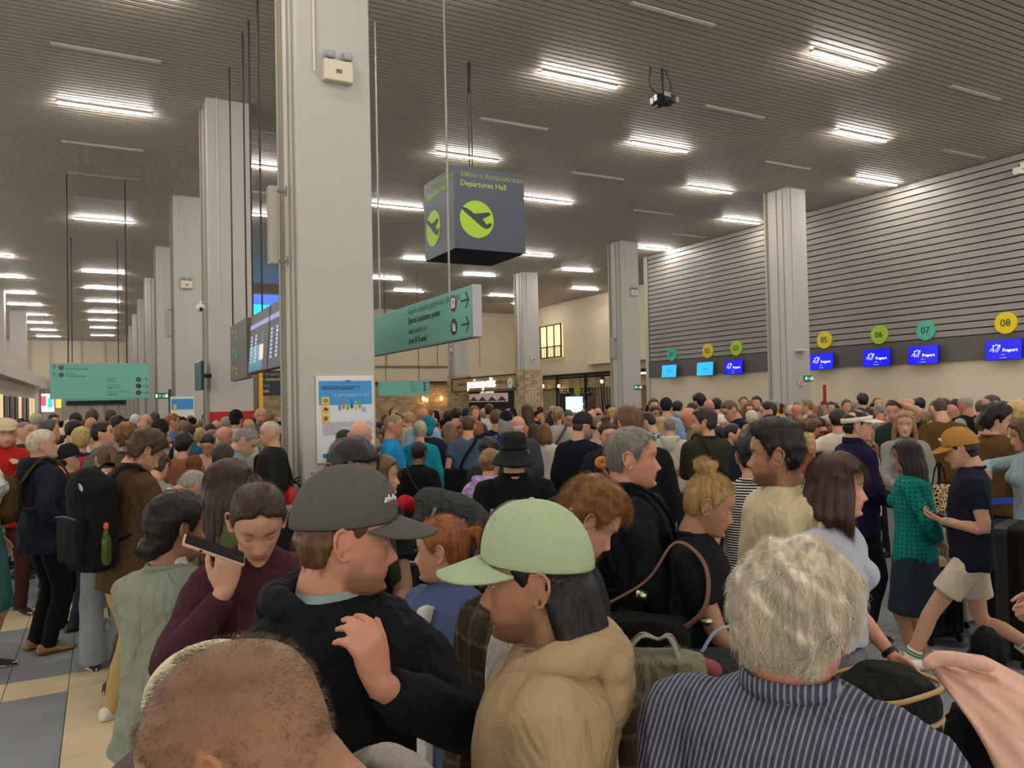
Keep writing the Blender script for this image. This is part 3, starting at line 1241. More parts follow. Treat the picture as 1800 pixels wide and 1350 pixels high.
    # ---- hat
    if hat:
        hmat = cloth(hatc, 'plain', fold=.15) if not shared else cloth('OBJ', fold=.15)
        if hat in ('cap', 'backcap'):
            cap_hat(hmat, Mh, root, {0: .004, 1: .009}.get(lod, .02), back=hat == 'backcap', brim_mat=cloth(brimc, fold=.1) if brimc else None, text=cap_text)
        elif hat == 'bucket':
            bucket_hat(hmat, Mh, root)
        elif hat == 'beanie' or hat == 'scarf':
            g = G()
            g.ell((0, 0, 0), (.088, .108, .098), 24, 16, Mh @ Matrix.Translation((0, -.008, .045)))
            if hat == 'scarf':
                g.ell((0, 0, 0), (.06, .05, .07), 16, 10, Mh @ Matrix.Translation((0, -.08, -.05)))
                me = remesh(g, .012, 2)
            else:
                me = mesh('b', *g.arr())
            me.materials.append(hmat)
            link('headscarf' if hat == 'scarf' else 'beanie', me, root)
        elif hat == 'flat':
            g = G()
            g.ell((0, 0, 0), (.092, .118, .05), 24, 14, Mh @ Matrix.Translation((0, .004, .078)) @ rotm(-.18, 'X'))
            g.ell((0, 0, 0), (.07, .045, .012), 18, 8, Mh @ Matrix.Translation((0, .1, .052)) @ rotm(-.3, 'X'))
            me = remesh(g, .01, 2)
            me.materials.append(hmat)
            link('flat_cap', me, root)
        elif hat == 'visor':
            g = G()
            a = np.linspace(0, 2 * PI, 40, endpoint=False)
            R = []
            for k, zz in ((1.0, .028), (1.04, .028), (1.06, .062), (1.01, .063)):
                R.append(np.stack([.083 * k * np.cos(a), .103 * k * np.sin(a) - .004, zz + .012 * np.sin(a)], -1))
            R = np.array(R + [R[0]])
            g.loft(xf(Mh, R.reshape(-1, 3)).reshape(R.shape), False)
            vz = link('visor', mesh('visor', *g.arr(), hmat), root)
            g = G()
            pts = []
            for v in np.linspace(0, 1, 8):
                row = []
                for u in np.linspace(-1, 1, 22):
                    th = u * 1.35
                    e = .085 * (1 - abs(u) ** 2.4) ** .6 if abs(u) < 1 else 0
                    row.append((.086 * math.sin(th) * (1 + .1 * v), .106 * math.cos(th) - .004 + e * v, .050 - .25 * e * v - 1.8 * (.086 * math.sin(th)) ** 2))
                pts.append(row)
            pts = np.array(pts)
            A = np.concatenate([pts, pts[::-1] - [0, 0, .004]], 0)
            g.loft(xf(Mh, A.reshape(-1, 3)).reshape(A.shape).transpose(1, 0, 2), True)
            g.build('brim', hmat, vz, True)
    # ---- top
    infl0 = {'tee': .010, 'tank': .004, 'sweater': .020, 'hoodie': .026, 'jacket': .024, 'blazer': .020, 'puffer': .03, 'dress': .008, 'shirt': .014}[top] if infl is None else infl
    z0 = zhem if zhem is not None else {'tee': .82, 'tank': .84, 'sweater': .83, 'hoodie': .82, 'jacket': .78, 'blazer': .70, 'puffer': .82, 'dress': .55, 'shirt': .78}[top]
    g = G()
    R = torso_rings(sex, z0, 1.487 if top not in ('tank',) else 1.455, infl0, heavy, 26 if lod < 2 else 18, 18 if lod < 2 else 10, flare=.12 if top == 'dress' else 0)
    if top == 'tank':
        R[-1, :, 0] *= .75
    g.loft(bend(R.reshape(-1, 3)).reshape(R.shape))
    if sex == 'f':
        for s in (-1, 1):
            c = bend([s * .068, .078 + infl0, 1.265])
            g.ell(c, (.064, .062, .064), 14, 10)
    for Sh, El, Wt, s in arms:
        ka = (.92 if sex == 'f' else 1.0) * (1 + heavy * .14)
        i = infl0 * .55
        if top in ('tee', 'dress'):
            e = Sh * .42 + El * .58
            inn = bend([s * sw * .55, -.012, 1.40])
            g.tube([tuple(inn), tuple(Sh), tuple(Sh * .65 + El * .35), tuple(e)], [.058, (.053 + i) * ka, (.056 + i) * ka, (.056 + i) * ka], 14, smooth=2, round_=False)
        elif top != 'tank':
            inn = bend([s * sw * .55, -.012, 1.40])
            cuff = .034 + i * .7
            g.tube([tuple(inn), tuple(Sh), tuple(Sh * .5 + El * .5), tuple(El), tuple(El * .5 + Wt * .5), tuple(El * .08 + Wt * .92)],
                   [.060, (.053 + i) * ka, (.053 + i) * ka, (.048 + i) * ka, (.043 + i) * ka, cuff * ka], 14, smooth=3, round_=False)
    if lod < 3:
        me = remesh(g, vox_c, 3 if lod < 2 else 2, 'top')
        if lod < 2:
            calm = lambda V_: 1 - .8 * sstep(V_[:, 2], 1.36, 1.45) * (np.abs(V_[:, 0]) < .13)
            displace(me, (.010 if top in ('jacket', 'hoodie', 'sweater', 'shirt', 'blazer') else .0065) * (fold / .5), seed, 1.0, calm)
            if lod == 0:
                displace(me, .0035 * (fold / .5), seed + 9, 2.2, calm)
        me = slim(me, {0: .5, 1: .4, 2: None}[lod])
    else:
        me = mesh('top', *g.arr())
    V = mverts(me)
    if kind in ('pinstripe', 'knit', 'rib'):
        su = np.where(np.abs(V[:, 0]) < sw + .01, V[:, 0], np.sign(V[:, 0]) * (sw + .01) + V[:, 1] * .9)
        if kind == 'knit':
            su = np.arctan2(V[:, 0], V[:, 1]) * .17
        elif kind == 'pinstripe':
            su = V[:, 0] - .22 * (V[:, 2] - 1.3)
        setf(me, su, 'su')
    cm = cloth('OBJ' if shared else tc, kind, col2, kscale, fold=fold)
    me.materials.append(cm)
    nm_ = {'tee': 'shirt', 'tank': 'tank_top', 'sweater': 'sweater', 'hoodie': 'hoodie', 'jacket': 'jacket', 'blazer': 'blazer', 'puffer': 'puffer_jacket', 'dress': 'dress', 'shirt': 'shirt'}[top]
    topo = link(nm_, me, root)
    if collar and lod < 2:
        g = G()
        rr = nr * 1.08 + .003
        n_ = 20
        tall = top in ('jacket', 'blazer', 'shirt', 'puffer')
        a = np.linspace(0, 2 * PI, n_, endpoint=False)
        Rg = []
        hgt = {'blazer': .018, 'shirt': .022}.get(top, .032 if tall else .008)
        for dr, dz in ((0, -.012), (.006, -.012), (.009, 0), (.005, hgt), (0, hgt), (-.004, 0)):
            Rg.append(np.stack([(rr + dr) * np.cos(a) * 1.05, (rr + dr) * np.sin(a) - .020, 1.487 + dz - .022 * np.maximum(np.sin(a), 0)], -1))
        Rg.append(Rg[0])
        Rg = np.array(Rg)
        g.loft(bend(Rg.reshape(-1, 3)).reshape(Rg.shape), False)
        co_ = g.build('collar', cm, topo, True)
        if kind in ('pinstripe', 'knit', 'rib'):
            setf(co_.data, mverts(co_.data)[:, 0], 'su')
    if hood or top == 'hoodie':
        g = G()
        pts = [(-.085, .055, 1.445), (-.105, -.02, 1.475), (-.08, -.085, 1.485), (0, -.115, 1.475), (.08, -.085, 1.485), (.105, -.02, 1.475), (.085, .055, 1.445)]
        g.tube([tuple(bend(p)) for p in pts], [.024, .034, .040, .044, .040, .034, .024], 12, smooth=3)
        g.ell(tuple(bend([0, -.125, 1.40])), (.095, .045, .085), 18, 12)
        g.ell(tuple(bend([0, -.13, 1.455])), (.10, .04, .04), 18, 12)
        if lod < 3:
            me = remesh(g, max(vox_c, .008), 3, 'hood')
            if lod == 0:
                displace(me, .005, seed + 3, 1.5)
        else:
            me = mesh('hood', *g.arr())
        me.materials.append(cm)
        link('hood', me, topo)
    # ---- bottoms
    bm = cloth('OBJ' if shared and False else bc, bkind, '#10100f' if bkind != 'print' else '#d8d2c4', fold=.4)
    if legs and bottom != 'none':
        g = G()
        zt = 1.04
        if bottom in ('skirt', 'dress'):
            R = torso_rings(sex, .42, zt, .004, heavy, 22, 12, flare=.10)
            g.loft(R)
        else:
            R = torso_rings(sex, .84, zt - .06, -.004, heavy, 22, 6)
            g.loft(R)
            for hip, kn, ft, s in legsg:
                fat_ = 1.0 + heavy * .1
                if bottom == 'shorts':
                    e = hip * .30 + kn * .70
                    g.tube([tuple(hip), tuple(hip * .6 + kn * .4), tuple(e)], [.098 * fat_, .098, .102], 14, smooth=2, round_=False)
                else:
                    rr = [.095 * fat_, .082, .066, .062, .058] if bottom == 'trousers' else [.095, .092, .088, .092, .10]
                    e = ft + np.array([0, 0, -.045])
                    g.tube([tuple(hip), tuple(hip * .5 + kn * .5), tuple(kn), tuple(kn * .5 + ft * .5), tuple(e)], rr, 14, smooth=2, round_=False)
        if lod < 3:
            me = remesh(g, max(vox_c * 1.15, .014 if lod == 0 else .028), 3, 'trousers')
            if lod < 2:
                displace(me, .005, seed + 2, 1.0)
            me = slim(me, .35 if lod == 0 else None)
        else:
            me = mesh('trousers', *g.arr())
        if bkind == 'rib':
            V = mverts(me)
            setf(me, np.arctan2(np.abs(V[:, 0]) - .09, V[:, 1]) * .1, 'su')
        me.materials.append(bm)
        link({'skirt': 'skirt', 'dress': 'skirt', 'shorts': 'shorts'}.get(bottom, 'trousers'), me, root)
    if legs and shoes:
        sm = plain('shoe', shoes, .6)
        for hip, kn, ft, s in legsg:
            g = G()
            R = []
            n_ = 12 if lod < 3 else 8
            a = np.linspace(0, 2 * PI, n_, endpoint=False)
            pitch = 0.0 if ft[2] < .12 else .5
            for yy, w, h in ((-.075, .022, .03), (-.065, .034, .075), (-.02, .040, .085), (.04, .042, .062), (.10, .047, .046), (.15, .045, .036), (.185, .028, .026), (.195, .01, .02)):
                R.append(np.stack([w * np.cos(a), np.full(n_, yy), h / 2 + h / 2 * np.sin(a)], -1))
            R = np.array(R)
            MM = Matrix.Translation((ft[0], ft[1], max(ft[2] - .075, 0.002))) @ rotm(-.15 * s, 'Z') @ rotm(pitch, 'X')
            g.loft(xf(MM, R.reshape(-1, 3)).reshape(R.shape))
            so = g.build('shoe', sm, root, True)
            if lod < 2:
                g = G()
                R = []
                for zz, k in ((0, .96), (.006, 1.03), (.022, 1.03), (.026, .98)):
                    ww = np.where(np.sin(a) > 0, .047, .04)
                    R.append(np.stack([ww * k * np.cos(a), .06 + .137 * k * np.sin(a), np.full(n_, zz)], -1))
                R = np.array(R)
                g.loft(xf(MM, R.reshape(-1, 3)).reshape(R.shape))
                g.build('sole', plain('sole', '#c9c0ae' if shoes != '#8a6a42' else '#4a3a28', .7), so, True)
    return Mh


def P(x, yt, hp, bf, hf, nod, hair, hc, top, tc, label, group=None, d=None, zoff=0, **k):
    """a person standing where the photograph shows them: (x, yt) top of the head, hp head height, bf / hf which way body / head face (0 = away from us, 90 = to the right)"""
    d = d or 351.5 / hp
    cy = yt + hp * .54
    tgt = at(x, cy, d)
    lod = k.pop('lod', 0 if hp > 76 else 1 if hp > 44 else 2 if hp >= 26 else 3)
    az = math.radians(28.1) + math.atan((x - 900) / F)
    root = empty('person')
    seed = len(PEOPLE) * 3 + 11
    Mh = make_person(root, bf=bf, hf=hf, nod=nod, hair=hair, hc=hc, top=top, tc=tc, lod=lod, seed=k.pop('seed', seed), strand=k.pop('strand', {0: 2600, 1: 500, 2: 0, 3: 0}[lod]) if hair not in ('none', 'bald') else 0 * k.pop('strand', 0), **k)
    hl = Mh @ Vector((0, 0, 0))
    s = tgt.z / hl.z
    rz = -(az + math.radians(bf))
    for mul in ((1, 1.03, .97) if d < 4.2 else (1, 1.03, .97, 1.06, .94, 1.09, .91, 1.12)):
        tgt = at(x, cy, d * mul)
        s = tgt.z / hl.z
        off = Matrix.Rotation(rz, 3, 'Z') @ Vector((hl.x * s, hl.y * s, 0))
        px_, py_ = tgt.x - off.x, tgt.y - off.y
        if all((px_ - q[0]) ** 2 + (py_ - q[1]) ** 2 > .44 ** 2 for q in PEOPLE):
            break
    else:
        tgt = at(x, cy, d)
        s = tgt.z / hl.z
        off = Matrix.Rotation(rz, 3, 'Z') @ Vector((hl.x * s, hl.y * s, 0))
    root.location = (tgt.x - off.x, tgt.y - off.y, 0)
    root.rotation_euler = (0, 0, rz)
    root.scale = (s, s, s)
    tag(root, label, 'person', group)
    M = Matrix.Translation(root.location) @ rotm(rz, 'Z') @ Matrix.Scale(s, 4)
    PEOPLE.append((root.location.x, root.location.y, s, label, d))
    return root, M, Mh


def put(M, name, g, mat, label, cat, smooth=True, group=None):
    """a carried thing, built in its bearer's space, standing on its own at top level"""
    V, Fc = g.arr()
    c = V.mean(0)
    me = mesh(name, V - c, Fc, mat, smooth)
    o = bpy.data.objects.new(name, me)
    COL.objects.link(o)
    o.matrix_world = M @ Matrix.Translation(c)
    tag(o, label, cat, group)
    return o


def part_in(o, M, name, g, mat, smooth=True):
    """part of a carried thing; g is in the bearer's space"""
    V, Fc = g.arr()
    me = mesh(name, V, Fc, mat, smooth)
    p = bpy.data.objects.new(name, me)
    COL.objects.link(p)
    p.parent = o
    c = Matrix(o.matrix_world)
    p.matrix_local = c.inverted() @ M
    return p
# ------------------------------------------------------------------ the hall
WALLC = plain('wall_paint', '#d9cbb0', .75, var=.04, vscale=.8)
WALLG = plain('wall_grey', '#b9b3a6', .75, var=.03, vscale=.8)
COLM = plain('column_paint', '#b4b0aa', .62, var=.04, vscale=1.2)
COLS = plain('column_side', '#bdb19c', .65, var=.04, vscale=1.2)
GREY = plain('dark_grey_band', '#5e5a58', .5, var=.05)
BLACK = plain('black_plastic', '#111214', .4)
STEEL = plain('steel', '#8d8a85', .35, metal=.8)
DROD = plain('dark_rod', '#2d2b28', .5)
WHITE = plain('white_plastic', '#d2cdc2', .5)
CZ = 8.1


def stru(o):
    o['kind'] = 'structure'
    return o


# floor: a bed with joints, the tiles that can be told apart as pieces, the rest as one field
g = G()
g.box((7, 37, -.07), (46, 92, .12))
floor = stru(g.build('floor', plain('floor_grout', '#5d5a55', .8)))
TM_C = plain('floor_tile_cream', '#d9c6a2', .32, var=.05, vscale=3, bump=.05, bscale=14)
TM_G = plain('floor_tile_grey', '#8b8f92', .30, var=.07, vscale=3, bump=.05, bscale=14)
TS = .40


def tile_grey(i, j):
    # grey fields crossed by cream bands, the bands two tiles wide
    a, b = (i + 1) % 8, (j - 1) % 6
    return not (a in (1, 2, 3) and j < 16) and not (j == 15 and i < 0) and not (j > 19 and j < 22) and not (j < 4 and a == 5)


tv = {}
for k, mt in ((0, TM_C), (1, TM_G)):
    for q in range(3):
        gg = G()
        gg.bbox((0, 0, 0), (TS - .005, TS - .005, .012), .002)
        tv[(k, q)] = mesh('tile', *gg.arr(), mt, False)
near = set()
for i in range(-9, 3):
    for j in range(9, 24):
        near.add((i, j))
for i in range(7, 20):
    for j in range(4, 13):
        near.add((i, j))
for (i, j) in sorted(near):
    k = 1 if tile_grey(i, j) or i > 5 else 0
    o = link('tile', tv[(k, rnd.randrange(3))], floor)
    o.location = (-.23 + TS * (i + .5), .35 + TS * (j + .5), -.0075 + rnd.uniform(-.0006, .0006))
V, Fq, Mi_ = [], [], []
for i in range(-34, 66):
    for j in range(-10, 120):
        if (i, j) in near:
            continue
        x0, y0 = -.23 + TS * i + .003, .35 + TS * j + .003
        x1, y1 = x0 + TS - .006, y0 + TS - .006
        b = len(V)
        V += [(x0, y0, -.002), (x1, y0, -.002), (x1, y1, -.002), (x0, y1, -.002)]
        Fq += [(b, b + 1, b + 2, b + 3)]
        Mi_ += [1 if tile_grey(i, j) or i > 5 else 0]
me = mesh('tile_field', np.array(V), np.array(Fq), TM_C, False)
me.materials.append(TM_G)
me.polygons.foreach_set('material_index', Mi_)
o = link('tile_field', me, floor)
o['kind'] = 'stuff'

# ceiling of narrow baffles over a dark void
g = G()
g.box((7, 38, CZ + .30), (44, 90, .1))
ceil = stru(g.build('ceiling', plain('ceiling_void', '#37332e', .9)))
V, Fq = [], []
y = -6.0
while y < 80.2:
    b = len(V)
    x0, x1, y0, y1, z0, z1 = -14.6, 28.6, y, y + .105, CZ, CZ + .06
    V += [(x0, y0, z0), (x1, y0, z0), (x1, y1, z0), (x0, y1, z0), (x0, y0, z1), (x1, y0, z1), (x1, y1, z1), (x0, y1, z1)]
    Fq += [(b, b + 3, b + 2, b + 1), (b + 4, b + 5, b + 6, b + 7), (b, b + 1, b + 5, b + 4), (b + 2, b + 3, b + 7, b + 6), (b, b + 4, b + 7, b + 3), (b + 1, b + 2, b + 6, b + 5)]
    y += .15
o = link('ceiling_baffles', mesh('ceiling_baffles', np.array(V), np.array(Fq), plain('ceiling_baffle', '#b5ada0', .5, var=.05, vscale=1.5), False), ceil)
o['kind'] = 'stuff'

# right wall: white below, grey band, horizontal slats above
WX = 21.1
g = G()
g.box((WX + .25, 12, 1.4), (.3, 29.6, 2.82))
wr = stru(g.build('wall_right', WALLC))
g = G()
g.box((WX + .10, 12, 3.13), (.22, 29.6, .66))
g.build('band', GREY, wr)
g = G()
g.box((WX + .22, 12, 5.8), (.3, 29.6, 4.7))
g.build('slat_backing', plain('slat_backing', '#1f1d1b', .9), wr)
SL = plain('wall_slat', '#8f8b84', .38, var=.04, vscale=.7)
gs = G()
gs.bbox((0, 0, 0), (.05, 29.4, .162), .006)
sl_me = mesh('slat', *gs.arr(), SL, False)
nz = 24
for k in range(nz):
    o = link('slat', sl_me, wr)
    o.location = (WX + .03, 12, 3.47 + (k + .5) * (CZ - 3.47) / nz)
# return wall behind the slats and the deeper bay
g = G()
g.box((23.8, 26.9, 4.05), (5.4, .2, 8.1))
stru(g.build('wall_bay', WALLG))
g = G()
g.box((26.3, 37.8, 5.72), (.3, 22, 4.8))
wb = stru(g.build('wall_far_right', WALLC))
g = G()
g.box((26.05, 32.6, 5.6), (.25, 12.2, 3.3))
g.build('raised_panel', WALLC, wb)
g = G()
g.box((25.9, 32.6, 3.98), (.5, 12.2, .07))
g.build('ledge', WHITE, wb)
# window high in that wall
gx = G()
gx.box((26.08, 43.2, 5.7), (.12, 2.6, 2.1))
wn = stru(gx.build('window_1', plain('window_glow', '#f2d79a', .4, emit='#ffdd9c', es=1.1)))
g = G()
for dy in (-1.3, -.45, .45, 1.3):
    g.box((26.0, 43.2 + dy, 5.7), (.08, .07, 2.1))
for dz in (-1.05, -.35, 1.05):
    g.box((26.0, 43.2, 5.7 + dz), (.08, 2.67, .07))
g.build('window_frame', plain('frame_dark', '#3a342c', .5), wn)
g = G()
for q in range(9):
    g.tube([(26.0, 42.05 + q * .29, 4.7), (26.0, 42.05 + q * .29, 5.3)], .022, 6)
g.build('railing', plain('frame_dark', '#3a342c', .5), wn)
# back wall
g = G()
g.box((14.6, 48.7, 5.7), (24.2, .3, 4.9))
wk = stru(g.build('wall_back', WALLC))
g = G()
g.box((12.6, 48.45, 4.3), (17, .22, .10))
g.build('ledge', plain('ledge_brown', '#8a7b63', .7), wk)  # rail line in a darker brown than the wall paint
g = G()
for xx in (9.5, 13.2, 16.6, 20.2, 23.4):
    g.box((xx, 48.52, 6.2), (.04, .04, 3.8))
g.build('panel_joint', plain('joint', '#a8977c', .8), wk)


def bricks(name, x0, y0, x1, y1, z0, z1, parent, seed, h=.16, L=.42, mat=None):
    """coursed brick facing along a wall line, courses broken and faces uneven"""
    rr = random.Random(seed)
    d = Vector((x1 - x0, y1 - y0, 0))
    ln = d.length
    d.normalize()
    n = Vector((d.y, -d.x, 0))
    V, Fq, mi = [], [], []
    z = z0
    c = 0
    while z < z1 - .02:
        s = -(L / 2 if c % 2 else 0)
        while s < ln:
            a, b = max(s, 0) + .008, min(s + L, ln) - .008
            if b - a > .03:
                o_ = rr.uniform(.02, .045)
                p, q = Vector((x0, y0, 0)) + d * a, Vector((x0, y0, 0)) + d * b
                zz = min(z + h - .014, z1)
                k = len(V)
                for P_ in (p, q):
                    for off in (0, o_):
                        for zc in (z, zz):
                            V.append(tuple(P_ + n * off + Vector((0, 0, zc))))
                Fq += [(k + 2, k + 3, k + 7, k + 6), (k + 1, k + 5, k + 7, k + 3), (k, k + 2, k + 6, k + 4), (k, k + 1, k + 3, k + 2), (k + 4, k + 6, k + 7, k + 5)]
                mi += [rr.randrange(3)] * 5
            s += L
        z += h
        c += 1
    me = mesh(name, np.array(V), np.array(Fq), plain('brick_a', '#b39c78', .85), False)
    me.materials.append(plain('brick_b', '#a68e6b', .85))
    me.materials.append(plain('brick_c', '#bfa986', .85))
    me.polygons.foreach_set('material_index', mi)
    o = link(name, me, parent)
    o['kind'] = 'stuff'
    return o


g = G()
g.box((14.7, 48.75, 1.6), (24, .25, 3.2))
bw = stru(g.build('wall_brick', plain('mortar', '#93805f', .9)))
bricks('bricks', 2.7, 48.62, 26, 48.62, 0, 3.2, bw, 3)
g = G()
g.box((14.7, 48.4, 3.24), (24, .5, .09))
g.build('coping', plain('coping', '#3a322a', .7), bw)
for xx in (11.9, 12.2, 14.9, 17.0):
    pass
for q, (px, py) in enumerate(((751, 701), (790, 700), (758, 703))):
    p = at(px, py, 51.0)
    g = G()
    g.ell((0, 0, 0), (.10, .10, .14), 12, 8)
    r_ = empty('wall_lamp', (p.x, 48.35, p.z))
    tag(r_, ('small warm wall lamp on the brick wall, leftmost', 'bright warm wall lamp on the brick wall left of the pillar', 'small warm wall lamp beside the leftmost lamp')[q], 'lamp')
    g.build('shade', plain('sconce', '#ffd9a0', .4, emit='#ffb45a', es=30 if q == 1 else 14), r_, True)
    g = G()
    g.box((0, .12, 0), (.12, .12, .2))
    g.build('bracket', BLACK, r_)
# far end wall of the long hall, and the left side
g = G()
g.box((-6, 80.2, 4.05), (18, .3, 8.1))
wf = stru(g.build('wall_far', plain('far_wall', '#d2c8b4', .75, var=.03)))
g = G()
for xx in (-5.6, -4.0, -1.6, .3, 2.0, 2.7):
    g.box((xx, 79.95, 5), (.12, .1, 6))
g.build('rib', WALLG, wf)
g = G()
g.box((-.3, 79.8, 2.75), (5, .3, .9))
g.build('dark_panel', plain('shutter_dark', '#22242a', .5), wf)
g = G()
for k in range(5):
    g.box((-2.6 + k * 1.15, 79.9, 1.1), (.9, .1, 2.1))
g.build('door_panel', plain('far_door', '#b9b2a2', .5), wf)
g = G()
g.box((-4.3, 54, 4.1), (.4, 51, .85))
g.box((-6.3, 54, 3.72), (4.2, 51, .12))
mz = stru(g.build('wall_left', plain('fascia', '#cfc4b8', .5)))
g = G()
g.box((-4.75, 54, 1.85), (.2, 51, 3.7))
g.build('shopfront', plain('shopfront', '#b5a795', .6, var=.05), mz)
g = G()
for k, yy in enumerate((45, 50, 53, 56, 60, 64)):
    g.box((-4.62, yy, 1.5), (.08, 1.8, 2.5))
g.build('shop_opening', plain('shop_dark', '#4a463f', .5), mz)
g = G()
for k, yy in enumerate((47.5, 58, 66, 69)):
    g.box((-4.6, yy, 1.5), (.08, 1.5, 2.6))
g.build('lit_opening', plain('lit_opening', '#f6dba6', .5, emit='#ffe2b0', es=.45), mz)
for (xx, yy) in ((-4.9, 56), (-5.2, 47)):
    g = G()
    g.box((xx + .4, yy + .4, 6.3), (.85, .85, 3.6))
    tag(g.build('column', COLM), 'square grey column standing on the left mezzanine edge, ' + ('farther' if yy == 56 else 'nearer'), 'column', kind='structure')
# lit shop signs hanging at the end of the left wall
for k, (px, cc, lab) in enumerate(((77, '#e0465a', 'small lit red sign'), (88, '#1fb093', 'small lit green sign'), (96, '#c43f8c', 'narrow lit pink sign'), (103, '#e8cf2e', 'small lit yellow sign'))):
    p = at(px, 705 + (k % 2) * 3, 62)
    g = G()
    g.bbox((0, 0, 0), (.34 if k != 2 else .18, .1, .8), .02)
    o = g.build('shop_sign', plain('sign_glow', cc, .4, emit=cc, es=1.6))
    gr = G()
    gr.tube([(0, 0, .39), (0, 0, 3.68 - p.z)], .02, 6, round_=False)
    gr.build('rod', DROD, o)
    o.location = p
    tag(o, lab + ' in the row hanging at the far left shops', 'sign')
g = G()
p = at(84, 708, 64)
g.bbox((0, 0, 0), (.9, .12, 1.5), .03)
o = g.build('light_box', plain('lightbox', '#f4f2ff', .4, emit='#f0f0ff', es=2.0))
o.location = p
tag(o, 'bright white light box behind the small coloured shop signs', 'sign')

# columns: (x, y) of the near left corner
for (cx, cy) in ((1.87, 8.3), (1.87, 16.1), (1.87, 24.0), (1.87, 32.0), (1.87, 40.0), (1.87, 48.0), (1.87, 56.0), (1.87, 64.0), (1.87, 72.0),
                 (17.9, 16.1), (17.9, 24.3), (17.9, 32.2), (17.9, 40.4)):
    r_ = empty('column', (cx + .42, cy + .42, 0))
    near_ = cy < 9
    g = G()
    g.bbox((0, 0, CZ / 2), (.82, .86, CZ), .02)
    g.build('shaft', COLM, r_)
    g = G()
    for k in (-.28, -.05, .30):
        g.box((-.425, k, CZ / 2), (.02, .012, CZ))
    g.box((-.43, .38, CZ / 2), (.05, .08, CZ))
    g.build('cladding_joint', plain('joint_dark', '#9f988a', .8), r_)
    g = G()
    g.tube([(-.22, -.45, 5.6 if near_ else 4.0), (-.22, -.45, CZ)], .012, 6)
    g.build('conduit', WHITE, r_)
    nb_ = {(1.87, 8.3): 'wide near grey column with the blue poster', (1.87, 16.1): 'grey column behind the information screens with the red cabinet', (1.87, 24.0): 'grey column, third of the left row counted from the poster column',
           (1.87, 32.0): 'grey column, fourth of the left row', (1.87, 40.0): 'grey column, fifth of the left row', (1.87, 48.0): 'grey column, sixth of the left row', (1.87, 56.0): 'grey column, seventh of the left row',
           (1.87, 64.0): 'grey column, eighth of the left row', (1.87, 72.0): 'grey column, last of the left row at the far wall', (17.9, 16.1): 'tall grey column in front of the slatted wall between counters 04 and 05',
           (17.9, 24.3): 'grey column at the end of the slatted wall beside counter 01', (17.9, 32.2): 'grey column on brick base at the right end of the restaurant sign', (17.9, 40.4): 'grey column on brick base at the left end of the restaurant sign'}
    tag(r_, nb_[(cx, cy)], 'column', kind='structure')
    if cy in (32.2, 40.4) and cx > 10:
        zt = 3.4
        g = G()
        g.box((0, 0, zt / 2), (.98, 1.0, zt))
        g.build('base', plain('mortar', '#93805f', .9), r_)
        for (a, b, c, d) in ((-.5, .51, -.5, -.51), (-.5, -.51, .5, -.51)):
            bricks('brick_face', a, b, c, d, 0, zt, r_, int(cy * 7 + b * 3), .15, .34)
# ------------------------------------------------------------------ lamps of the hall
LAMPW = plain('lamp_diffuser', '#ffffff', .4, emit='#fdf6ee', es=LAMP_POWER)
LHOUS = plain('lamp_housing', '#a09b92', .5)
gh = G()
gh.box((0, 0, .028), (1.70, .10, .034))
lh_me = mesh('housing', *gh.arr(), LHOUS, False)
gd = G()
gd.box((0, 0, -.001), (1.68, .055, .024))
ld_me = mesh('diffuser', *gd.arr(), LAMPW, False)
gd = G()
gd.box((0, 0, .012), (1.66, .05, .02))
lo_me = mesh('diffuser', *gd.arr(), plain('lamp_off', '#b9b4a8', .4), False)
lit = [(-.7, 17.5), (-.7, 28.1), (-.7, 38.9), (-.7, 44.2), (-.7, 49.6), (-.7, 55.2), (-.7, 60.4), (-.7, 66), (-.7, 73),
       (-4.7, 36.2), (-4.7, 41.7), (-4.7, 47.3), (-4.7, 52.5), (-4.7, 57.9), (-4.7, 63.2), (-4.7, 69), (-4.7, 75),
       (3.3, 20.2), (3.3, 25.4), (7.3, 12.2), (7.3, 17.33), (7.4, 22.75), (11.25, 9.4), (11.25, 14.7), (11.35, 20.2), (11.4, 30.8), (11.6, 36.3),
       (15.2, 12.06), (15.15, 17.2), (15.45, 28.15), (15.5, 33.7), (19.1, 14.54), (19.1, 19.9), (19.4, 25.1), (19.3, 30.8), (14.2, 40), (20, 40), (10, 43.5), (23.2, 36), (23.2, 43),
       (-.7, 12.2), (-.7, 6.9), (-.7, 1.6), (3.3, 9.9), (3.3, 4.1), (3.3, -1.3), (7.3, 6.9), (7.3, 1.6), (11.25, 4.1), (15.2, 6.8), (-4.7, 9.5), (-4.7, 14.8), (-4.7, 20.2), (-4.7, 4.1), (19.1, 9.2), (-4.7, 25.5), (11.25, -1.2), (15.2, 1.4), (19.1, 4)]  # out-of-view lamps: some read off their glow, the rest added to light the foreground


ORD = ['first', 'second', 'third', 'fourth', 'fifth', 'sixth', 'seventh', 'eighth', 'ninth', 'tenth', 'eleventh', 'twelfth', 'thirteenth', 'fourteenth']
LINES = [(-4.7, 'leftmost line'), (-.7, 'line left of the columns'), (3.3, 'line right of poster column'), (7.4, 'line over departures cube'),
         (11.4, 'line right of departures cube'), (15.2, 'second line from slatted wall'), (19.3, 'line beside slatted wall')]
LCNT = {}


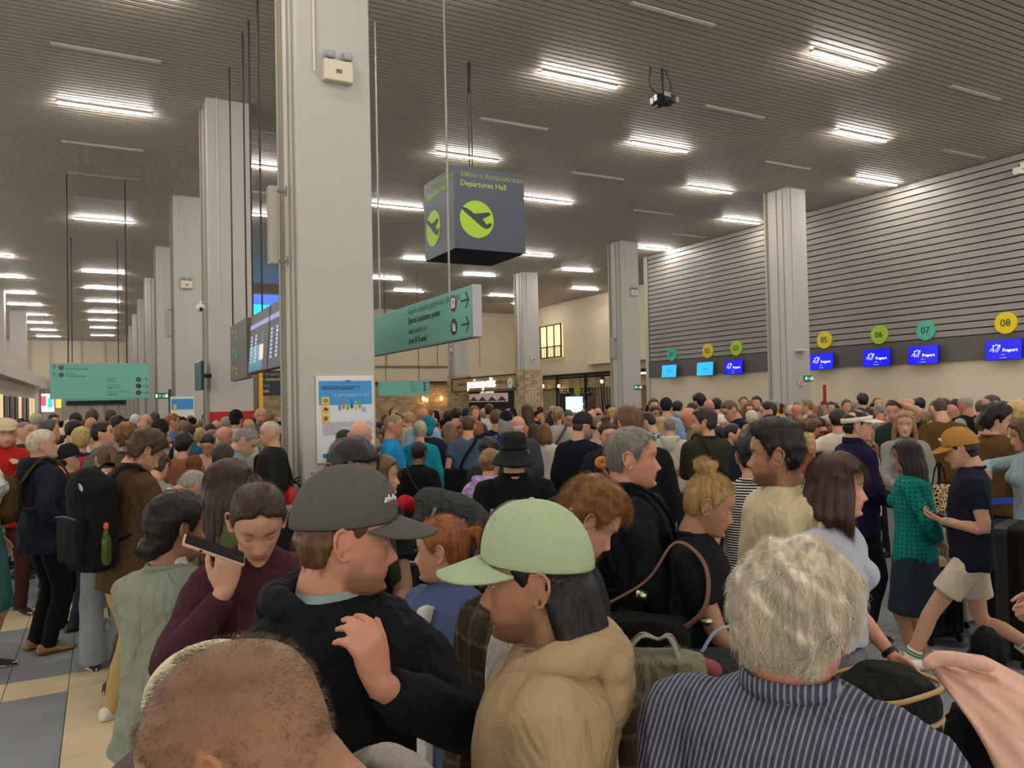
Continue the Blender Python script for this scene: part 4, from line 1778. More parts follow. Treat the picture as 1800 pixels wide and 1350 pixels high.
def lamp(x, y, on, k):
    r_ = empty('ceiling_light', (x + .83, y, CZ - .045))
    ln = min(LINES, key=lambda q: abs(q[0] - x))
    if x * .471 + y * .882 < 3:
        tag(r_, 'added unseen ceiling lamp behind the viewpoint', 'lamp', 'added unseen ceiling lamps behind the viewpoint')
        link('housing', lh_me, r_)
        link('diffuser', ld_me, r_)
        return
    n_ = LCNT[(ln[0], on)] = LCNT.get((ln[0], on), -1) + 1
    link('housing', lh_me, r_)
    link('diffuser', ld_me if on else lo_me, r_)
    tag(r_, '%s ceiling lamp, %s from the front in %s' % ('lit' if on else 'unlit', ORD[n_], ln[1]), 'lamp', 'lit ceiling lamps' if on else 'unlit ceiling lamps')
    return


for k, (x, y) in enumerate(sorted(lit, key=lambda q: q[1])):
    lamp(x, y, True, k)


def ceil_pt(x, y, z=CZ):
    v = CM @ Vector(((x - 900) / F, -(y - 675) / F, -1))
    t = (z - CH) / v.z
    return v.x * t, v.y * t


for k, (x, y) in enumerate(((90, 75), (109, 247), (120, 302), (129, 345), (440, 228), (845, 207), (1345, 283), (1113, 368), (1670, 150), (1110, 4), (1240, 185), (1006, 302), (1180, 410), (434, 335), (1660, 262))):
    a = ceil_pt(x, y)
    lamp(a[0], a[1], False, k)

# ------------------------------------------------------------------ signs
TEAL = plain('sign_teal', '#6fb3a2', .45)
INK = '#3b3a44'
INKM = plain('ink', INK, .6)


def rod(parent, x, y, z0, z1, mat=None, r=.014):
    g = G()
    g.tube([(x, y, z0), (x, y, z1)], r, 8, round_=False)
    return g.build('rod', mat or DROD, parent)


def rods(x, y0, z0, parent, mat=DROD, r=.012):
    g = G()
    for (a, b) in y0:
        g.tube([(a, b, z0), (a, b, CZ)], r, 6, round_=False)
    return g.build('rod', mat, parent)


def arrow(parent, M, s, mat=INKM, d=.003):
    g = G()
    t = .11 * s
    g.poly([(-.5 * s, -t / 2), (.35 * s, -t / 2), (.35 * s, t / 2), (-.5 * s, t / 2)], d, M)
    g.poly([(.05 * s, .45 * s), (.42 * s, 0), (.56 * s, 0), (.20 * s, .45 * s)], d, M)
    g.poly([(.05 * s, -.45 * s), (.20 * s, -.45 * s), (.56 * s, 0), (.42 * s, 0)], d, M)
    return g.build('arrow', mat, parent)


def disc(parent, M, r, mat, d=.004, name='disc'):
    g = G()
    g.poly([(r * math.cos(a), r * math.sin(a)) for a in np.linspace(0, 2 * PI, 32, endpoint=False)], d, M)
    return g.build(name, mat, parent)


r_ = empty('hanging_sign', (3.93, 10.38, 2.75))
tag(r_, 'teal hanging sign for special assistance and lost and found, arrows pointing right', 'sign')
T_ = Matrix.Translation
g = G()
g.bbox((0, 0, .305), (.11, 4.34, .61), .006)
g.build('panel', TEAL, r_)
g = G()
g.bbox((0, -2.175, .305), (.125, .03, .62), .004)
g.box((0, 0, -.006), (.12, 4.34, .012))
g.build('end_cap', plain('alu', '#9b9a9c', .35, metal=.5), r_)
for yy in (9.0, 11.77):
    rod(r_, 0, yy - 10.38, .6, CZ - 2.75, plain('rod_grey', '#a19b90', .4, metal=.3))
RX = rotm(-PI / 2, 'Z')


def onL(y, z):
    return T_((-.0575, y, z)) @ RX


txt('Σημείο ατόμων χρηζόντων βοήθειας', .105, '#5f8f86', r_, onL(-.02, .515), align='LEFT')
txt('Special assistance point', .125, '#2f3437', r_, onL(-.02, .385), align='LEFT')
txt('Απολεσθέντα', .105, '#5f8f86', r_, onL(-.02, .23), align='LEFT')
txt('Lost & Found', .125, '#2f3437', r_, onL(-.02, .10), align='LEFT')
for zz, cc in ((.45, '#6b2f38'), (.16, '#4a3a52')):
    disc(r_, onL(-1.62, zz), .105, plain('sign_disc', cc, .5))
    arrow(r_, onL(-1.96, zz), .22)
txt('♿', .12, '#e7e3e3', r_, T_((-.0625, -1.62, .45)) @ RX)
txt('?', .13, '#e7e3e3', r_, T_((-.0625, -1.59, .165)) @ RX)
g = G()
g.bbox((-.066, -1.655, .135), (.01, .06, .07), .004)
g.tube([(-.066, -1.675, .17), (-.066, -1.655, .195), (-.066, -1.635, .17)], .006, 6)
g.build('bag_symbol', plain('sign_white', '#e7e3e3', .5), r_)


def teal_sign(x0, x1, y, z0, z1, label, rodx, extra=True):
    c = ((x0 + x1) / 2, y, z0)
    r_ = empty('hanging_sign', c)
    tag(r_, label, 'sign')
    w, h = x1 - x0, z1 - z0
    g = G()
    g.bbox((0, 0, h / 2), (w, .11, h), .006)
    g.build('panel', TEAL, r_)
    g = G()
    g.box((0, 0, h + .012), (w, .12, .024))
    g.build('end_cap', plain('alu', '#9b9a9c', .35, metal=.5), r_)
    for xx in rodx:
        rod(r_, xx, 0, h, CZ - z0, None, .016)
    u = h / .92
    yy = -.0575
    if extra:
        for k, (a, b) in enumerate((('Τουαλέτες', 'Restrooms, parking'), ('Έλεγχος', 'Passenger lounge'))):
            zz = h - (.10 + k * .19) * u
            arrow(r_, T_((-w / 2 + .09, yy, zz)) @ rotm(-PI / 2, 'Y'), .11)
            disc(r_, T_((-w / 2 + .25, yy, zz)), .062, plain('sign_disc', '#4a5a5c', .5))
            txt(a, .055, '#4f8378', r_, T_((-w / 2 + .35, yy, zz + .035)), align='LEFT')
            txt(b, .065, '#3f6a62', r_, T_((-w / 2 + .35, yy, zz - .03)), align='LEFT')
    for k, (a, b) in enumerate((('Κλινική', 'Toilets'), ('Τουαλέτες', 'Baby room'), ('Έλεγχος εισιτηρίων', 'Check-in'))):
        zz = h - ((.42 if extra else .12) + k * (.178 if extra else .22)) * u
        arrow(r_, T_((w / 2 - .09, yy, zz)), .11)
        disc(r_, T_((w / 2 - .26, yy, zz)), .066, plain('sign_disc', '#3c3540', .5))
        txt('✈' if k == 0 else str(k), .06, '#d7d7d7', r_, T_((w / 2 - .26, yy - .004, zz)), align='CENTER')
        txt(a, .055, '#4f8378', r_, T_((w / 2 - 1.0, yy, zz + .03)), align='LEFT')
        txt(b, .065, '#2f4f4a', r_, T_((w / 2 - 1.0, yy, zz - .04)), align='LEFT')
    return r_


teal_sign(-1.16, 1.14, 23, 2.24, 3.15, 'teal hanging direction sign with arrows, nearer one over the left crowd', (-.74, .62))
o = teal_sign(-1.2, 1.08, 31.5, 2.26, 3.2, 'teal hanging direction sign mostly hidden behind the nearer teal sign', (-.85, .62))
teal_sign(11.4, 13.95, 34.6, 2.27, 2.92, 'small teal hanging sign beyond the poster column, in front of the brick wall', (-.9, .75), False)

# departures cube
r_ = empty('departures_cube', (5.95, 12.48, 4.56))
tag(r_, 'dark blue hanging cube sign reading Departures Hall with a green aircraft disc', 'sign')
NAVY = plain('sign_navy', '#4a4d5c', .35)
g = G()
g.box((0, 0, .70), (1.35, 1.35, 1.40))
g.build('box', NAVY, r_)
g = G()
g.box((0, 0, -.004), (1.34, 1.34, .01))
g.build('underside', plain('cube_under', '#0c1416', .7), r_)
for q in (-.06, .0):
    rod(r_, q, 0, 1.4, 3.1, None, .012)
rod(r_, -.03, 0, 3.0, CZ - 4.57, None, .03)
LIME = plain('sign_lime', '#a3c93a', .45)
plane = [(-.30, .20), (-.26, .215), (-.20, .205), (-.06, .12), (.20, .165), (.245, .15), (.235, .115), (.09, .045), (.17, -.05), (.235, -.015), (.27, -.03), (.255, -.07), (.19, -.12), (.12, -.115), (-.02, -.015), (-.24, .145)]
for face, RR in ((0, Matrix.Identity(4)), (1, RX)):
    B = RR @ T_((0, -.677, 0))
    txt('Αίθουσα Αναχωρήσεων', .108, '#8fae46', r_, B @ T_((-.56, 0, 1.27)), align='LEFT')
    txt('Departures Hall', .135, '#b4d24a', r_, B @ T_((-.56, 0, 1.12)), align='LEFT')
    disc(r_, B @ T_((-.26, -.004, .52)), .32, LIME, .008)
    g = G()
    g.poly([(x * 1.0, z * 1.0 - .03) for x, z in plane], .006, B @ T_((-.25, -.012, .52)))
    g.build('aircraft_symbol', plain('symbol_dark', '#3a4046', .5), r_)

# flight information screens and the sign in line with them
r_ = empty('flight_information_board', (2.1, 11.1, 2.48))
tag(r_, 'pair of tilted flight information screens hung beside the poster column', 'screen')
for k in range(2):
    yc = -.78 + k * 1.6
    M0 = T_((0, yc, .46)) @ rotm(.07, 'Y')
    g = G()
    g.bbox((0.02, 0, 0), (.07, 1.56, .93), .01, M0)
    fr = g.build('screen_frame', BLACK, r_)
    g = G()
    g.box((-.017, 0, .0), (.006, 1.52, .89), M0)
    g.build('screen', plain('screen_grey', '#2b2b30', .55, emit='#5a5860', es=.5), fr)
    g = G()
    g.box((-.022, 0, .26), (.004, 1.52, .07), M0)
    g.build('header_bar', plain('screen_lilac', '#77749a', .6, emit='#a9a6dd', es=.5), fr)
    if k == 1:
        g = G()
        g.box((-.022, .15, -.24), (.004, 1.1, .38), M0)
        g.build('advert', plain('screen_teal', '#1d6a80', .3, emit='#1d6a80', es=.6), fr)
        g = G()
        g.box((-.024, -.30, -.18), (.004, .30, .22), M0)
        g.build('advert_picture', plain('screen_cream', '#c9c1b4', .3, emit='#c9c1b4', es=.5), fr)
    rows = '\n'.join(('06:%02d' % (5 + 7 * i)) for i in range(8))
    txt(rows, .055, '#bdb9d8', fr, M0 @ T_((-.024, .62, -.10)) @ RX, 'flight_rows', align='LEFT', emit=.6)
    txt('\n'.join(('LTN', 'MAN', 'FRA', 'ATH', 'GVA', 'CDG', 'AMS', 'BCN')), .055, '#c9c6dc', fr, M0 @ T_((-.024, .25, -.10)) @ RX, 'flight_rows', align='LEFT', emit=.6)
    txt('\n'.join(str(11 + i) for i in range(8)), .055, '#8f8da6', fr, M0 @ T_((-.024, -.35, -.10)) @ RX, 'flight_rows', align='LEFT', emit=.6)
g = G()
g.box((.16, -1.2, .35), (.22, .5, .5))
g.tube([(.1, -1.0, .6), (.3, -1.1, .55), (.25, -1.3, .4)], .05, 8)
g.tube([(.12, -1.3, -.05), (.12, -1.3, -.35)], .03, 8)
g.build('bracket', BLACK, r_)
for yy in (-.6, .7, 1.5):
    rod(r_, .02, yy, .9, CZ - 2.48)
r_ = empty('direction_sign', (2.1, 13.72, 2.42))
tag(r_, 'dark grey hanging sign with green and teal pictograms, left of the flight screens', 'sign')
g = G()
g.bbox((0, 0, .49), (.09, 1.75, .98), .008)
g.build('panel', plain('sign_taupe', '#5d5d57', .6), r_)
for zz, cc in ((.80, '#a9b04a'), (.47, '#5fb3a8'), (.16, '#b5b04a')):
    arrow(r_, T_((-.05, .55, zz)) @ RX @ rotm(-PI / 2, 'Y'), .2, plain('pict', cc, .5))
    txt('Gates\nΠύλες', .10, cc, r_, T_((-.05, .3, zz)) @ RX, align='LEFT')
rod(r_, 0, .82, .98, CZ - 2.42)
rod(r_, 0, -.66, .98, CZ - 2.42)

# security control sign, yellow post, glowing advert behind the screens
p = at(478, 675, 24)
r_ = empty('security_sign', (p.x - .3, p.y, 2.3))
tag(r_, 'dark navy sign with yellow-green letters reading security control and all gates', 'sign')
g = G()
g.bbox((0, 0, .35), (1.9, .12, .78), .01)
g.build('panel', plain('navy', '#262b3a', .4), r_)
rod(r_, -.8, 0, .7, CZ - 2.3)
rod(r_, .8, 0, .7, CZ - 2.3)
for q, (s, zz, sz) in enumerate((('Έλεγχος Ασφαλείας', .62, .12), ('Security control', .47, .15), ('Προς πύλες', .27, .12), ('to all gates', .11, .15))):
    txt(s, sz, '#c3d24a' if q % 2 else '#8a9a5a', r_, T_((-.45, -.064, zz)), align='LEFT')
p = at(458, 690, 15.6)
g = G()
g.bbox((0, 0, 1.35), (.075, .1, 2.7), .01)
o = g.build('yellow_post', plain('yellow', '#e3ab2a', .45))
o.location = (p.x, p.y, 0)
tag(o, 'tall narrow yellow panel post beside a grey upright', 'post')
p = at(449, 690, 15.7)
g = G()
g.bbox((0, 0, 1.35), (.11, .12, 2.7), .01)
o = g.build('grey_post', plain('post_grey', '#8d9198', .4))
o.location = (p.x, p.y, 0)
tag(o, 'plain grey upright post standing just left of the yellow one', 'post')
p = at(466, 540, 39)
r_ = empty('led_screen', (p.x, p.y, p.z))
tag(r_, 'bright cyan and blue advertising screen high behind the flight screens', 'screen')
g = G()
g.box((0, .1, 0), (2.6, .2, 1.3))
g.build('housing', BLACK, r_)
g = G()
g.box((0, -.01, -.25), (2.5, .03, .75))
g.build('screen', plain('led_cyan', '#20c8f0', .4, emit='#1cc4f2', es=3), r_)
g = G()
g.box((0, -.01, .4), (2.5, .03, .5))
rod(r_, -1, .1, .6, CZ - p.z - .005)
rod(r_, 1, .1, .6, CZ - p.z - .005)
g.build('screen_top', plain('led_blue', '#1d3fe0', .4, emit='#3a52e8', es=2.5), r_)
p = at(474, 735, 20)
g = G()
g.bbox((0, 0, .77), (1.1, .25, 1.53), .02)
o = g.build('blue_panel', plain('blue_panel', '#2a3f7a', .5))
o.location = (p.x, p.y, 0)
tag(o, 'dark blue partition panel standing behind the crowd under the security sign', 'panel')

# things on the columns
def on_front(cx, cy):
    return (cx, cy - .012)


r_ = empty('poster', (2.35, 8.27, 1.36))
tag(r_, 'framed white and blue passenger information poster on the near column', 'poster')
g = G()
g.bbox((0, .004, .46), (.64, .025, .94), .006)
g.build('frame', plain('frame_white', '#dcd9d2', .4), r_)
g = G()
g.box((0, -.011, .46), (.585, .006, .885))
g.build('paper', plain('paper', '#d3d6de', .35), r_)
g = G()
g.box((0, -.0145, .745), (.585, .004, .26))
g.build('blue_field', plain('poster_blue', '#3f8fd0', .35), r_)
txt('ΤΑ ΔΙΚΑΙΩΜΑΤΑ ΣΑΣ', .042, '#a9d3ef', r_, T_((.06, -.018, .715)))
txt('Επιβάτες: γνωρίζετε τα δικαιώματά σας\nκαι πού μπορείτε να απευθυνθείτε', .022, '#1d3f78', r_, T_((-.26, -.018, .80)), align='LEFT')
g = G()
g.poly([(-.03, 0), (.03, 0), (.03, .035), (-.03, .035)], .004, T_((.03, -.018, .85)))
g.build('flag', plain('flag_blue', '#5a6fc4', .4), r_)
g = G()
for k in range(3):
    g.bbox((-.225, -.018, .66 - k * .095), (.085, .006, .085), .002)
g.build('yellow_tile', plain('poster_yellow', '#e0bb5e', .4), r_)
for k, s in enumerate(('✈', '⛴', '☎')):
    txt(s, .045, '#4a3d20', r_, T_((-.225, -.023, .66 - k * .095)))
for k, cc in enumerate(('#3aa0d0', '#e06a4a', '#5fb36a', '#3558a8', '#e3b84a', '#54b06c')):
    g = G()
    g.ell((-.07 + k * .045, -.016, .585 + .018 * (k % 2)), (.018, .003, .035), 10, 8)
    g.ell((-.07 + k * .045, -.016, .64 + .018 * (k % 2)), (.012, .003, .013), 10, 6)
    g.build('little_figure', plain('fig', cc, .5), r_)
for xx in (-.26, .02):
    txt('\n'.join(['Εάν καθυστερήσει ή ακυρωθεί η πτήση', 'σας, έχετε δικαίωμα σε πληροφόρηση', 'γεύματα και αναψυκτικά και ενδεχομένως', 'σε διαμονή σε ξενοδοχείο. Απευθυνθείτε', 'στον αερομεταφορέα σας άμεσα.'] * 2), .0145, '#7c8088', r_, T_((xx, -.016, .36)), 'small_print', align='LEFT', ext=.0005)
g = G()
g.box((.20, -.016, .56), (.045, .004, .05))
g.build('code_stub', plain('code_lilac', '#a4a2c8', .5), r_)
g = G()
g.box((-.2, -.016, .07), (.12, .004, .045))
g.build('stamp', plain('stamp_blue', '#2a6fae', .5), r_)


def emergency_lamp(x, y, z, label, s=1.0, face='y'):
    r_ = empty('emergency_light', (x, y, z), 0 if face == 'y' else -PI / 2, s)
    tag(r_, label, 'lamp')
    g = G()
    g.bbox((0, -.05, 0), (.32, .10, .23), .012)
    g.build('case', plain('case_cream', '#cdc5ad', .5), r_)
    g = G()
    g.box((.0, -.103, -.01), (.06, .008, .04))
    g.build('indicator', plain('ind', '#55545a', .3), r_)
    for sx in (-.09, .10):
        g = G()
        g.bbox((sx, -.07, .175), (.115, .06, .085), .02)
        g.build('lamp_head', plain('lamp_glass', '#8f9096', .2), r_)
        g = G()
        g.tube([(sx, -.05, .11), (sx, -.05, .14)], .015, 6)
        g.build('swivel', BLACK, r_)


emergency_lamp(2.32, 8.29, 5.62, 'cream emergency light box with two lamp heads high on the poster column')
emergency_lamp(2.2, 23.98, 5.5, 'small cream emergency light on the third left column', 1.0)
emergency_lamp(18.45, 24.28, 6.05, 'small cream emergency light on the column at the end of the slatted wall', 1.0)
emergency_lamp(17.87, 40.7, 4.9, 'tiny emergency light on the farther brick based column', 1.0)


def speaker(x, y, z0, z1, label):
    r_ = empty('column_speaker', (x, y, z0))
    tag(r_, label, 'loudspeaker')
    h = z1 - z0
    g = G()
    g.bbox((0, 0, h / 2), (.10, .11, h), .012)
    g.build('body', plain('speaker_grey', '#a9a498', .45), r_)
    g = G()
    g.bbox((-.052, 0, h / 2), (.008, .075, h * .94), .003)
    g.build('grille', plain('speaker_grille', '#8d877c', .6), r_)
    g = G()
    for zz in (.04, h - .04):
        g.box((.08, 0, zz), (.14, .04, .03))
        g.box((.145, 0, zz), (.015, .08, .10))
    g.build('bracket', plain('bracket_grey', '#8d8a84', .4), r_)


speaker(1.70, 8.75, 3.55, 4.42, 'tall narrow column loudspeaker on the left face of the poster column')
speaker(1.70, 24.4, 4.0, 4.85, 'narrow column loudspeaker on the third left column')
speaker(17.74, 24.8, 3.5, 4.3, 'grey column loudspeaker on the column beside counter 01')
speaker(17.74, 40.9, 3.6, 5.0, 'grey column loudspeaker above the farther brick base')


def exit_sign(x, y, z, label, rz=0.0, s=1.0):
    r_ = empty('exit_sign', (x, y, z), rz, s)
    tag(r_, label, 'sign')
    g = G()
    g.bbox((0, -.02, 0), (.36, .04, .17), .005)
    g.build('plate', plain('exit_green', '#1f5a40', .4, emit='#1f5a40', es=.3), r_)
    g = G()
    for sx in (-.13, .13):
        g.box((sx, -.043, 0), (.06, .006, .10))
    g.build('door_symbol', plain('exit_pale', '#bfe8d0', .4, emit='#bfe8d0', es=.6), r_)
    arrow(r_, T_((-.02, -.043, 0)) @ rotm(PI, 'Y'), .10, plain('exit_pale', '#bfe8d0', .4, emit='#bfe8d0', es=.6))
    g = G()
    g.tube([(.05, -.044, .04), (.06, -.044, 0), (.04, -.044, -.045)], .008, 6)
    g.tube([(.06, -.044, 0), (.085, -.044, -.045)], .008, 6)
    g.build('running_figure', plain('exit_pale', '#bfe8d0', .4, emit='#bfe8d0', es=.6), r_)


exit_sign(18.6, 16.08, 2.42, 'green running figure exit sign on the tall column before the slatted wall')
exit_sign(18.55, 24.28, 2.35, 'green running figure exit sign on the column beside counter 01')
p = at(284, 697, 22)
exit_sign(p.x, p.y, 2.3, 'green exit sign left of the red cabinet column', 0, 1.0)
p = at(291, 712, 22.5)
g = G()
g.bbox((0, 0, 1.25), (.08, .08, 2.5), .01)
o = g.build('thin_post', plain('post_dark', '#57544e', .5))
o.location = (p.x + .12, p.y, 0)
tag(o, 'thin dark upright beside the green exit sign at the left columns', 'post')
# red fire signs
for (x, y, z, lab) in ((18.25, 16.06, 2.3, 'small red fire extinguisher sign on the tall column before the slatted wall'), (21.07, 19.7, 2.25, 'small red fire sign on the white wall under counter 04'), (18.35, 32.1, 2.4, 'small red fire sign on the brick based column near the restaurant sign')):
    r_ = empty('fire_sign', (x, y, z), 0 if x < 20 else -PI / 2)
    tag(r_, lab, 'sign')
    g = G()
    g.box((0, -.01, 0), (.17, .01, .19))
    g.build('plate', plain('sign_pale', '#e5dcd0', .5), r_)
    g = G()
    g.bbox((-.035, -.018, -.01), (.035, .006, .10), .003)
    g.box((.035, -.018, 0), (.03, .006, .13))
    g.box((0, -.018, .085), (.15, .006, .012))
    g.box((0, -.018, -.085), (.15, .006, .012))
    g.build('symbol', plain('fire_red', '#a83a2a', .5), r_)
# red cabinet
r_ = empty('hose_cabinet', (2.3, 15.985, .75))
tag(r_, 'red fire hose cabinet on the grey column behind the left crowd', 'cabinet')
g = G()
g.bbox((0, 0, .56), (.92, .2, 1.12), .012)
g.build('case', plain('fire_case', '#a81f1c', .4), r_)
g = G()
g.bbox((0, -.105, .56), (.84, .015, 1.02), .006)
dr_ = g.build('door', plain('fire_door', '#b02622', .4), r_)
g = G()
g.bbox((.36, -.118, .6), (.03, .02, .12), .004)
g.build('handle', BLACK, dr_)
g = G()
g.ell((0, 0, 0), (.085, .03, .085), 18, 8, T_((.55, -.06, .93)))
g.build('alarm_bell', plain('fire_case', '#a81f1c', .4), r_)
p = at(1450, 708, 21.5)
g = G()
g.bbox((0, 0, 1.1), (.07, .07, 2.2), .01)
o = g.build('red_pole', plain('fire_case', '#a81f1c', .4))
o.location = (p.x, p.y, 0)
tag(o, 'slim red upright standing just right of the tall column', 'post')
# leaflets board on the third column
r_ = empty('poster', (2.25, 23.97, 1.35))
tag(r_, 'blue and white information poster on the third left column', 'poster')
g = G()
g.bbox((-.2, 0, .45), (.64, .02, .94), .006)
g.build('frame', plain('frame_white', '#dcd9d2', .4), r_)
g = G()
g.box((-.2, -.013, .70), (.58, .005, .3))
g.build('picture', plain('poster_blue', '#3f8fd0', .35), r_)
g = G()
g.box((-.4, -.016, .62), (.08, .005, .16))
g.build('yellow_tile', plain('poster_yellow', '#e0bb5e', .4), r_)
# small screen edge on, camera domes, ceiling speakers, projector cluster
p = at(351, 662, 14.3)
r_ = empty('wall_screen', (1.72, 15.95, 2.3))
tag(r_, 'dark monitor seen nearly edge on at the second left column', 'screen')
g = G()
g.bbox((-.05, 0, .27), (.06, .9, .55), .01, rotm(.02, 'Z'))
g.build('screen_frame', plain('screen_navy', '#2a3850', .3), r_)
g = G()
g.box((.07, 0, .27), (.2, .06, .08))
g.build('bracket', BLACK, r_)


def camera_dome(x, y, z, label, arm=True):
    r_ = empty('security_camera', (x, y, z))
    tag(r_, label, 'camera')
    g = G()
    g.ell((0, 0, 0), (.09, .09, .085), 16, 12)
    g.build('dome', plain('dome_white', '#cfcbc2', .4), r_, True)
    g = G()
    g.ell((0, -.07, -.03), (.035, .035, .035), 12, 8)
    g.build('lens', BLACK, r_, True)
    g = G()
    g.tube([(0, .0, .06), (0, .0, .12), (.10, .16, .12)], .02, 8)
    g.build('arm', WHITE, r_, True)


camera_dome(18.25, 32.0, 3.9, 'white dome camera on the brick based column right of the restaurant sign')
camera_dome(1.72, 16.0, 3.9, 'white dome camera on the left edge of the second left column')
g = G()
g.bbox((0, 0, 0), (.34, .26, .05), .01)
o = g.build('shelf_antenna', WHITE)
o.location = (18.25, 15.98, 3.25)
tag(o, 'flat white antenna box on the front of the tall column before the slatted wall', 'antenna')
c = ceil_pt(1165, 172, 7.55)
r_ = empty('projector_cluster', (c[0], c[1], 7.5))
tag(r_, 'black ring of projectors and cables hanging from the ceiling', 'projector')
g = G()
for a in range(6):
    an = a * PI / 3 + .3
    g.bbox((.16 * math.cos(an), .16 * math.sin(an), 0), (.12, .12, .14), .015, )
g.ell((0, 0, .03), (.17, .17, .09), 16, 10)
g.build('body', plain('projector_body', '#24282c', .4), r_)
g = G()
g.bbox((-.08, -.24, .02), (.13, .012, .09), .004)
g.bbox((.2, -.16, 0), (.09, .012, .10), .004)
g.build('lens_plate', plain('lens_plate', '#8e9296', .3), r_)
g = G()
g.tube([(0, 0, .1), (0, 0, .62)], .025, 8)
g.tube([(.1, 0, .1), (.22, .02, .3), (.12, .05, .6)], .012, 6, smooth=4)
g.tube([(-.1, 0, .1), (-.3, .02, .25), (-.22, .05, .6)], .012, 6, smooth=4)
g.build('mount', DROD, r_)
for k, (px, py) in enumerate(((1746, 291), (1773, 284))):
    c = at(px, py, 19.3)
    r_ = empty('wall_speaker', (20.9, c.y, c.z))
    tag(r_, ('left' if k == 0 else 'right') + ' one of two small white boxes at the top of the slatted wall', 'loudspeaker')
    g = G()
    g.bbox((0, 0, 0), (.16, .22, .18), .02)
    g.build('case', WHITE, r_)
    g = G()
    g.tube([(0, 0, .08), (.12, 0, .2)], .02, 6)
    g.build('bracket', BLACK, r_)
# fire extinguisher
r_ = empty('fire_extinguisher', (1.72, 8.12, .66))
tag(r_, 'red fire extinguisher hung at the foot of the poster column', 'extinguisher')
g = G()
a = np.linspace(0, 2 * PI, 24, endpoint=False)
R = [np.stack([k * np.cos(a), k * np.sin(a), np.full(24, z)], -1) for k, z in ((.05, 0), (.08, .01), (.085, .03), (.085, .36), (.078, .41), (.055, .445), (.028, .465), (.022, .50))]
g.loft(np.array(R))
g.build('cylinder', plain('ext_red', '#b0201f', .25), r_, True)
g = G()
g.loft(np.array([np.stack([k * np.cos(a), k * np.sin(a), np.full(24, z)], -1) for k, z in ((.0855, .13), (.087, .132), (.087, .30), (.0855, .302))]))
g.build('band', plain('ext_label', '#b9a9b4', .4), r_, True)
txt('FIRE', .045, '#8a1a1a', r_, T_((0, -.089, .25)))
txt('CO2 PULL PIN\nAIM AT BASE', .018, '#2a2a60', r_, T_((0, -.089, .18)))
g = G()
g.tube([(0, 0, .49), (0, 0, .535)], .018, 8)
g.tube([(0, 0, .54), (.09, 0, .575)], .010, 6)
g.tube([(0, 0, .53), (.085, 0, .535)], .010, 6)
g.ell((0, -.03, .51), (.018, .012, .018), 12, 8)
g.build('valve', BLACK, r_, True)
g = G()
g.tube([(.02, 0, .52), (.08, .02, .50), (.11, .02, .42), (.105, .02, .25), (.09, .02, .12)], .010, 8, smooth=4)
g.build('hose', BLACK, r_, True)
g = G()
g.box((.02, .12, .3), (.05, .08, .2))
g.build('bracket', plain('fire_case', '#a81f1c', .4), r_)

# ------------------------------------------------------------------ check-in counters along the right wall
nums = [('01', 25.2, '#52b59a'), ('02', 23.04, '#dcc336'), ('03', 21.5, '#a9c93e'), ('04', 19.3, '#52b59a'), ('05', 17.5, '#dcc336'), ('06', 15.47, '#a9c93e'), ('07', 13.96, '#52b59a'), ('08', 11.72, '#e6cf1e')]
star = [[(-.19, -.01), (-.11, .02), (-.14, .09), (-.075, .065), (-.04, .12), (-.01, .07), (.06, .10), (.02, .05)],
        [(-.21, -.06), (-.12, -.04)], [(-.12, -.10), (-.10, -.03), (-.13, -.01)], [(-.01, .03), (.03, .045), (.07, .045)], [(-.06, -.09), (-.04, -.02), (0, .0), (.05, .005)], [(-.02, -.1), (0, -.06), (.03, -.03)]]
WORDN = ['one', 'two', 'three', 'four', 'five', 'six', 'seven', 'eight']
for k, (s, y, cc) in enumerate(nums):
    r_ = empty('counter_number', (21.115, y, 3.72), -PI / 2)
    tag(r_, 'round %s disc with number %s over its check-in screen' % ({'5': 'teal', 'd': 'yellow', 'e': 'yellow', 'a': 'lime'}[cc[1]], WORDN[k]), 'sign')
    disc(r_, T_((0, -.07, 0)), .285, plain('disc_' + cc[1:], cc, .4), .06)
    txt(s, .27, '#20392f', r_, T_((0, -.076, -.005)))
    z = 3.01
    r_ = empty('check_in_screen', (20.9, y - .02, z), -PI / 2)
    tag(r_, '%s screen hung on the grey band under number %s' % ('light blue' if k < 2 else 'deep blue', WORDN[k]), 'screen')
    Mt = rotm(-.10, 'X')
    g = G()
    g.bbox((0, 0, 0), (.93, .05, .54), .008, Mt)
    g.build('screen_frame', plain('frame_blue', '#17259a' if k > 1 else '#2d6f9c', .3), r_)
    g = G()
    g.box((0, -.028, 0), (.90, .005, .51), Mt)
    bl = '#1414d8' if k > 1 else '#2aa0e0'
    g.build('screen', plain('screen_' + bl[1:], bl, .3, emit=bl, es=.95), r_)
    g = G()
    g.box((0, .07, 0), (.2, .14, .2))
    g.build('bracket', BLACK, r_)
    if k > 1:
        g = G()
        for ln in star:
            g.tube([tuple(xf(Mt, [(x - .14, -.034, zz + .04)])[0]) for x, zz in ln], .0055, 4, smooth=2)
        g.build('star_emblem', plain('screen_white', '#ffffff', .3, emit='#ffffff', es=1), r_)
        txt('Fraport', .125, '#ffffff', r_, Mt @ T_((.17, -.032, -.02)), emit=1)
        txt('Greece', .035, '#dfe3ff', r_, Mt @ T_((.0, -.032, -.13)), emit=.7)
        txt('we connect', .035, '#dfe3ff', r_, Mt @ T_((.0, -.032, -.21)), emit=.7)
    elif k == 1:
        txt('Vola', .16, '#1a5fc0', r_, Mt @ T_((0, -.032, 0)), emit=.6)
    else:
        txt('Counter\nclosed', .09, '#1a5fc0', r_, Mt @ T_((0, -.032, 0)), emit=.6)
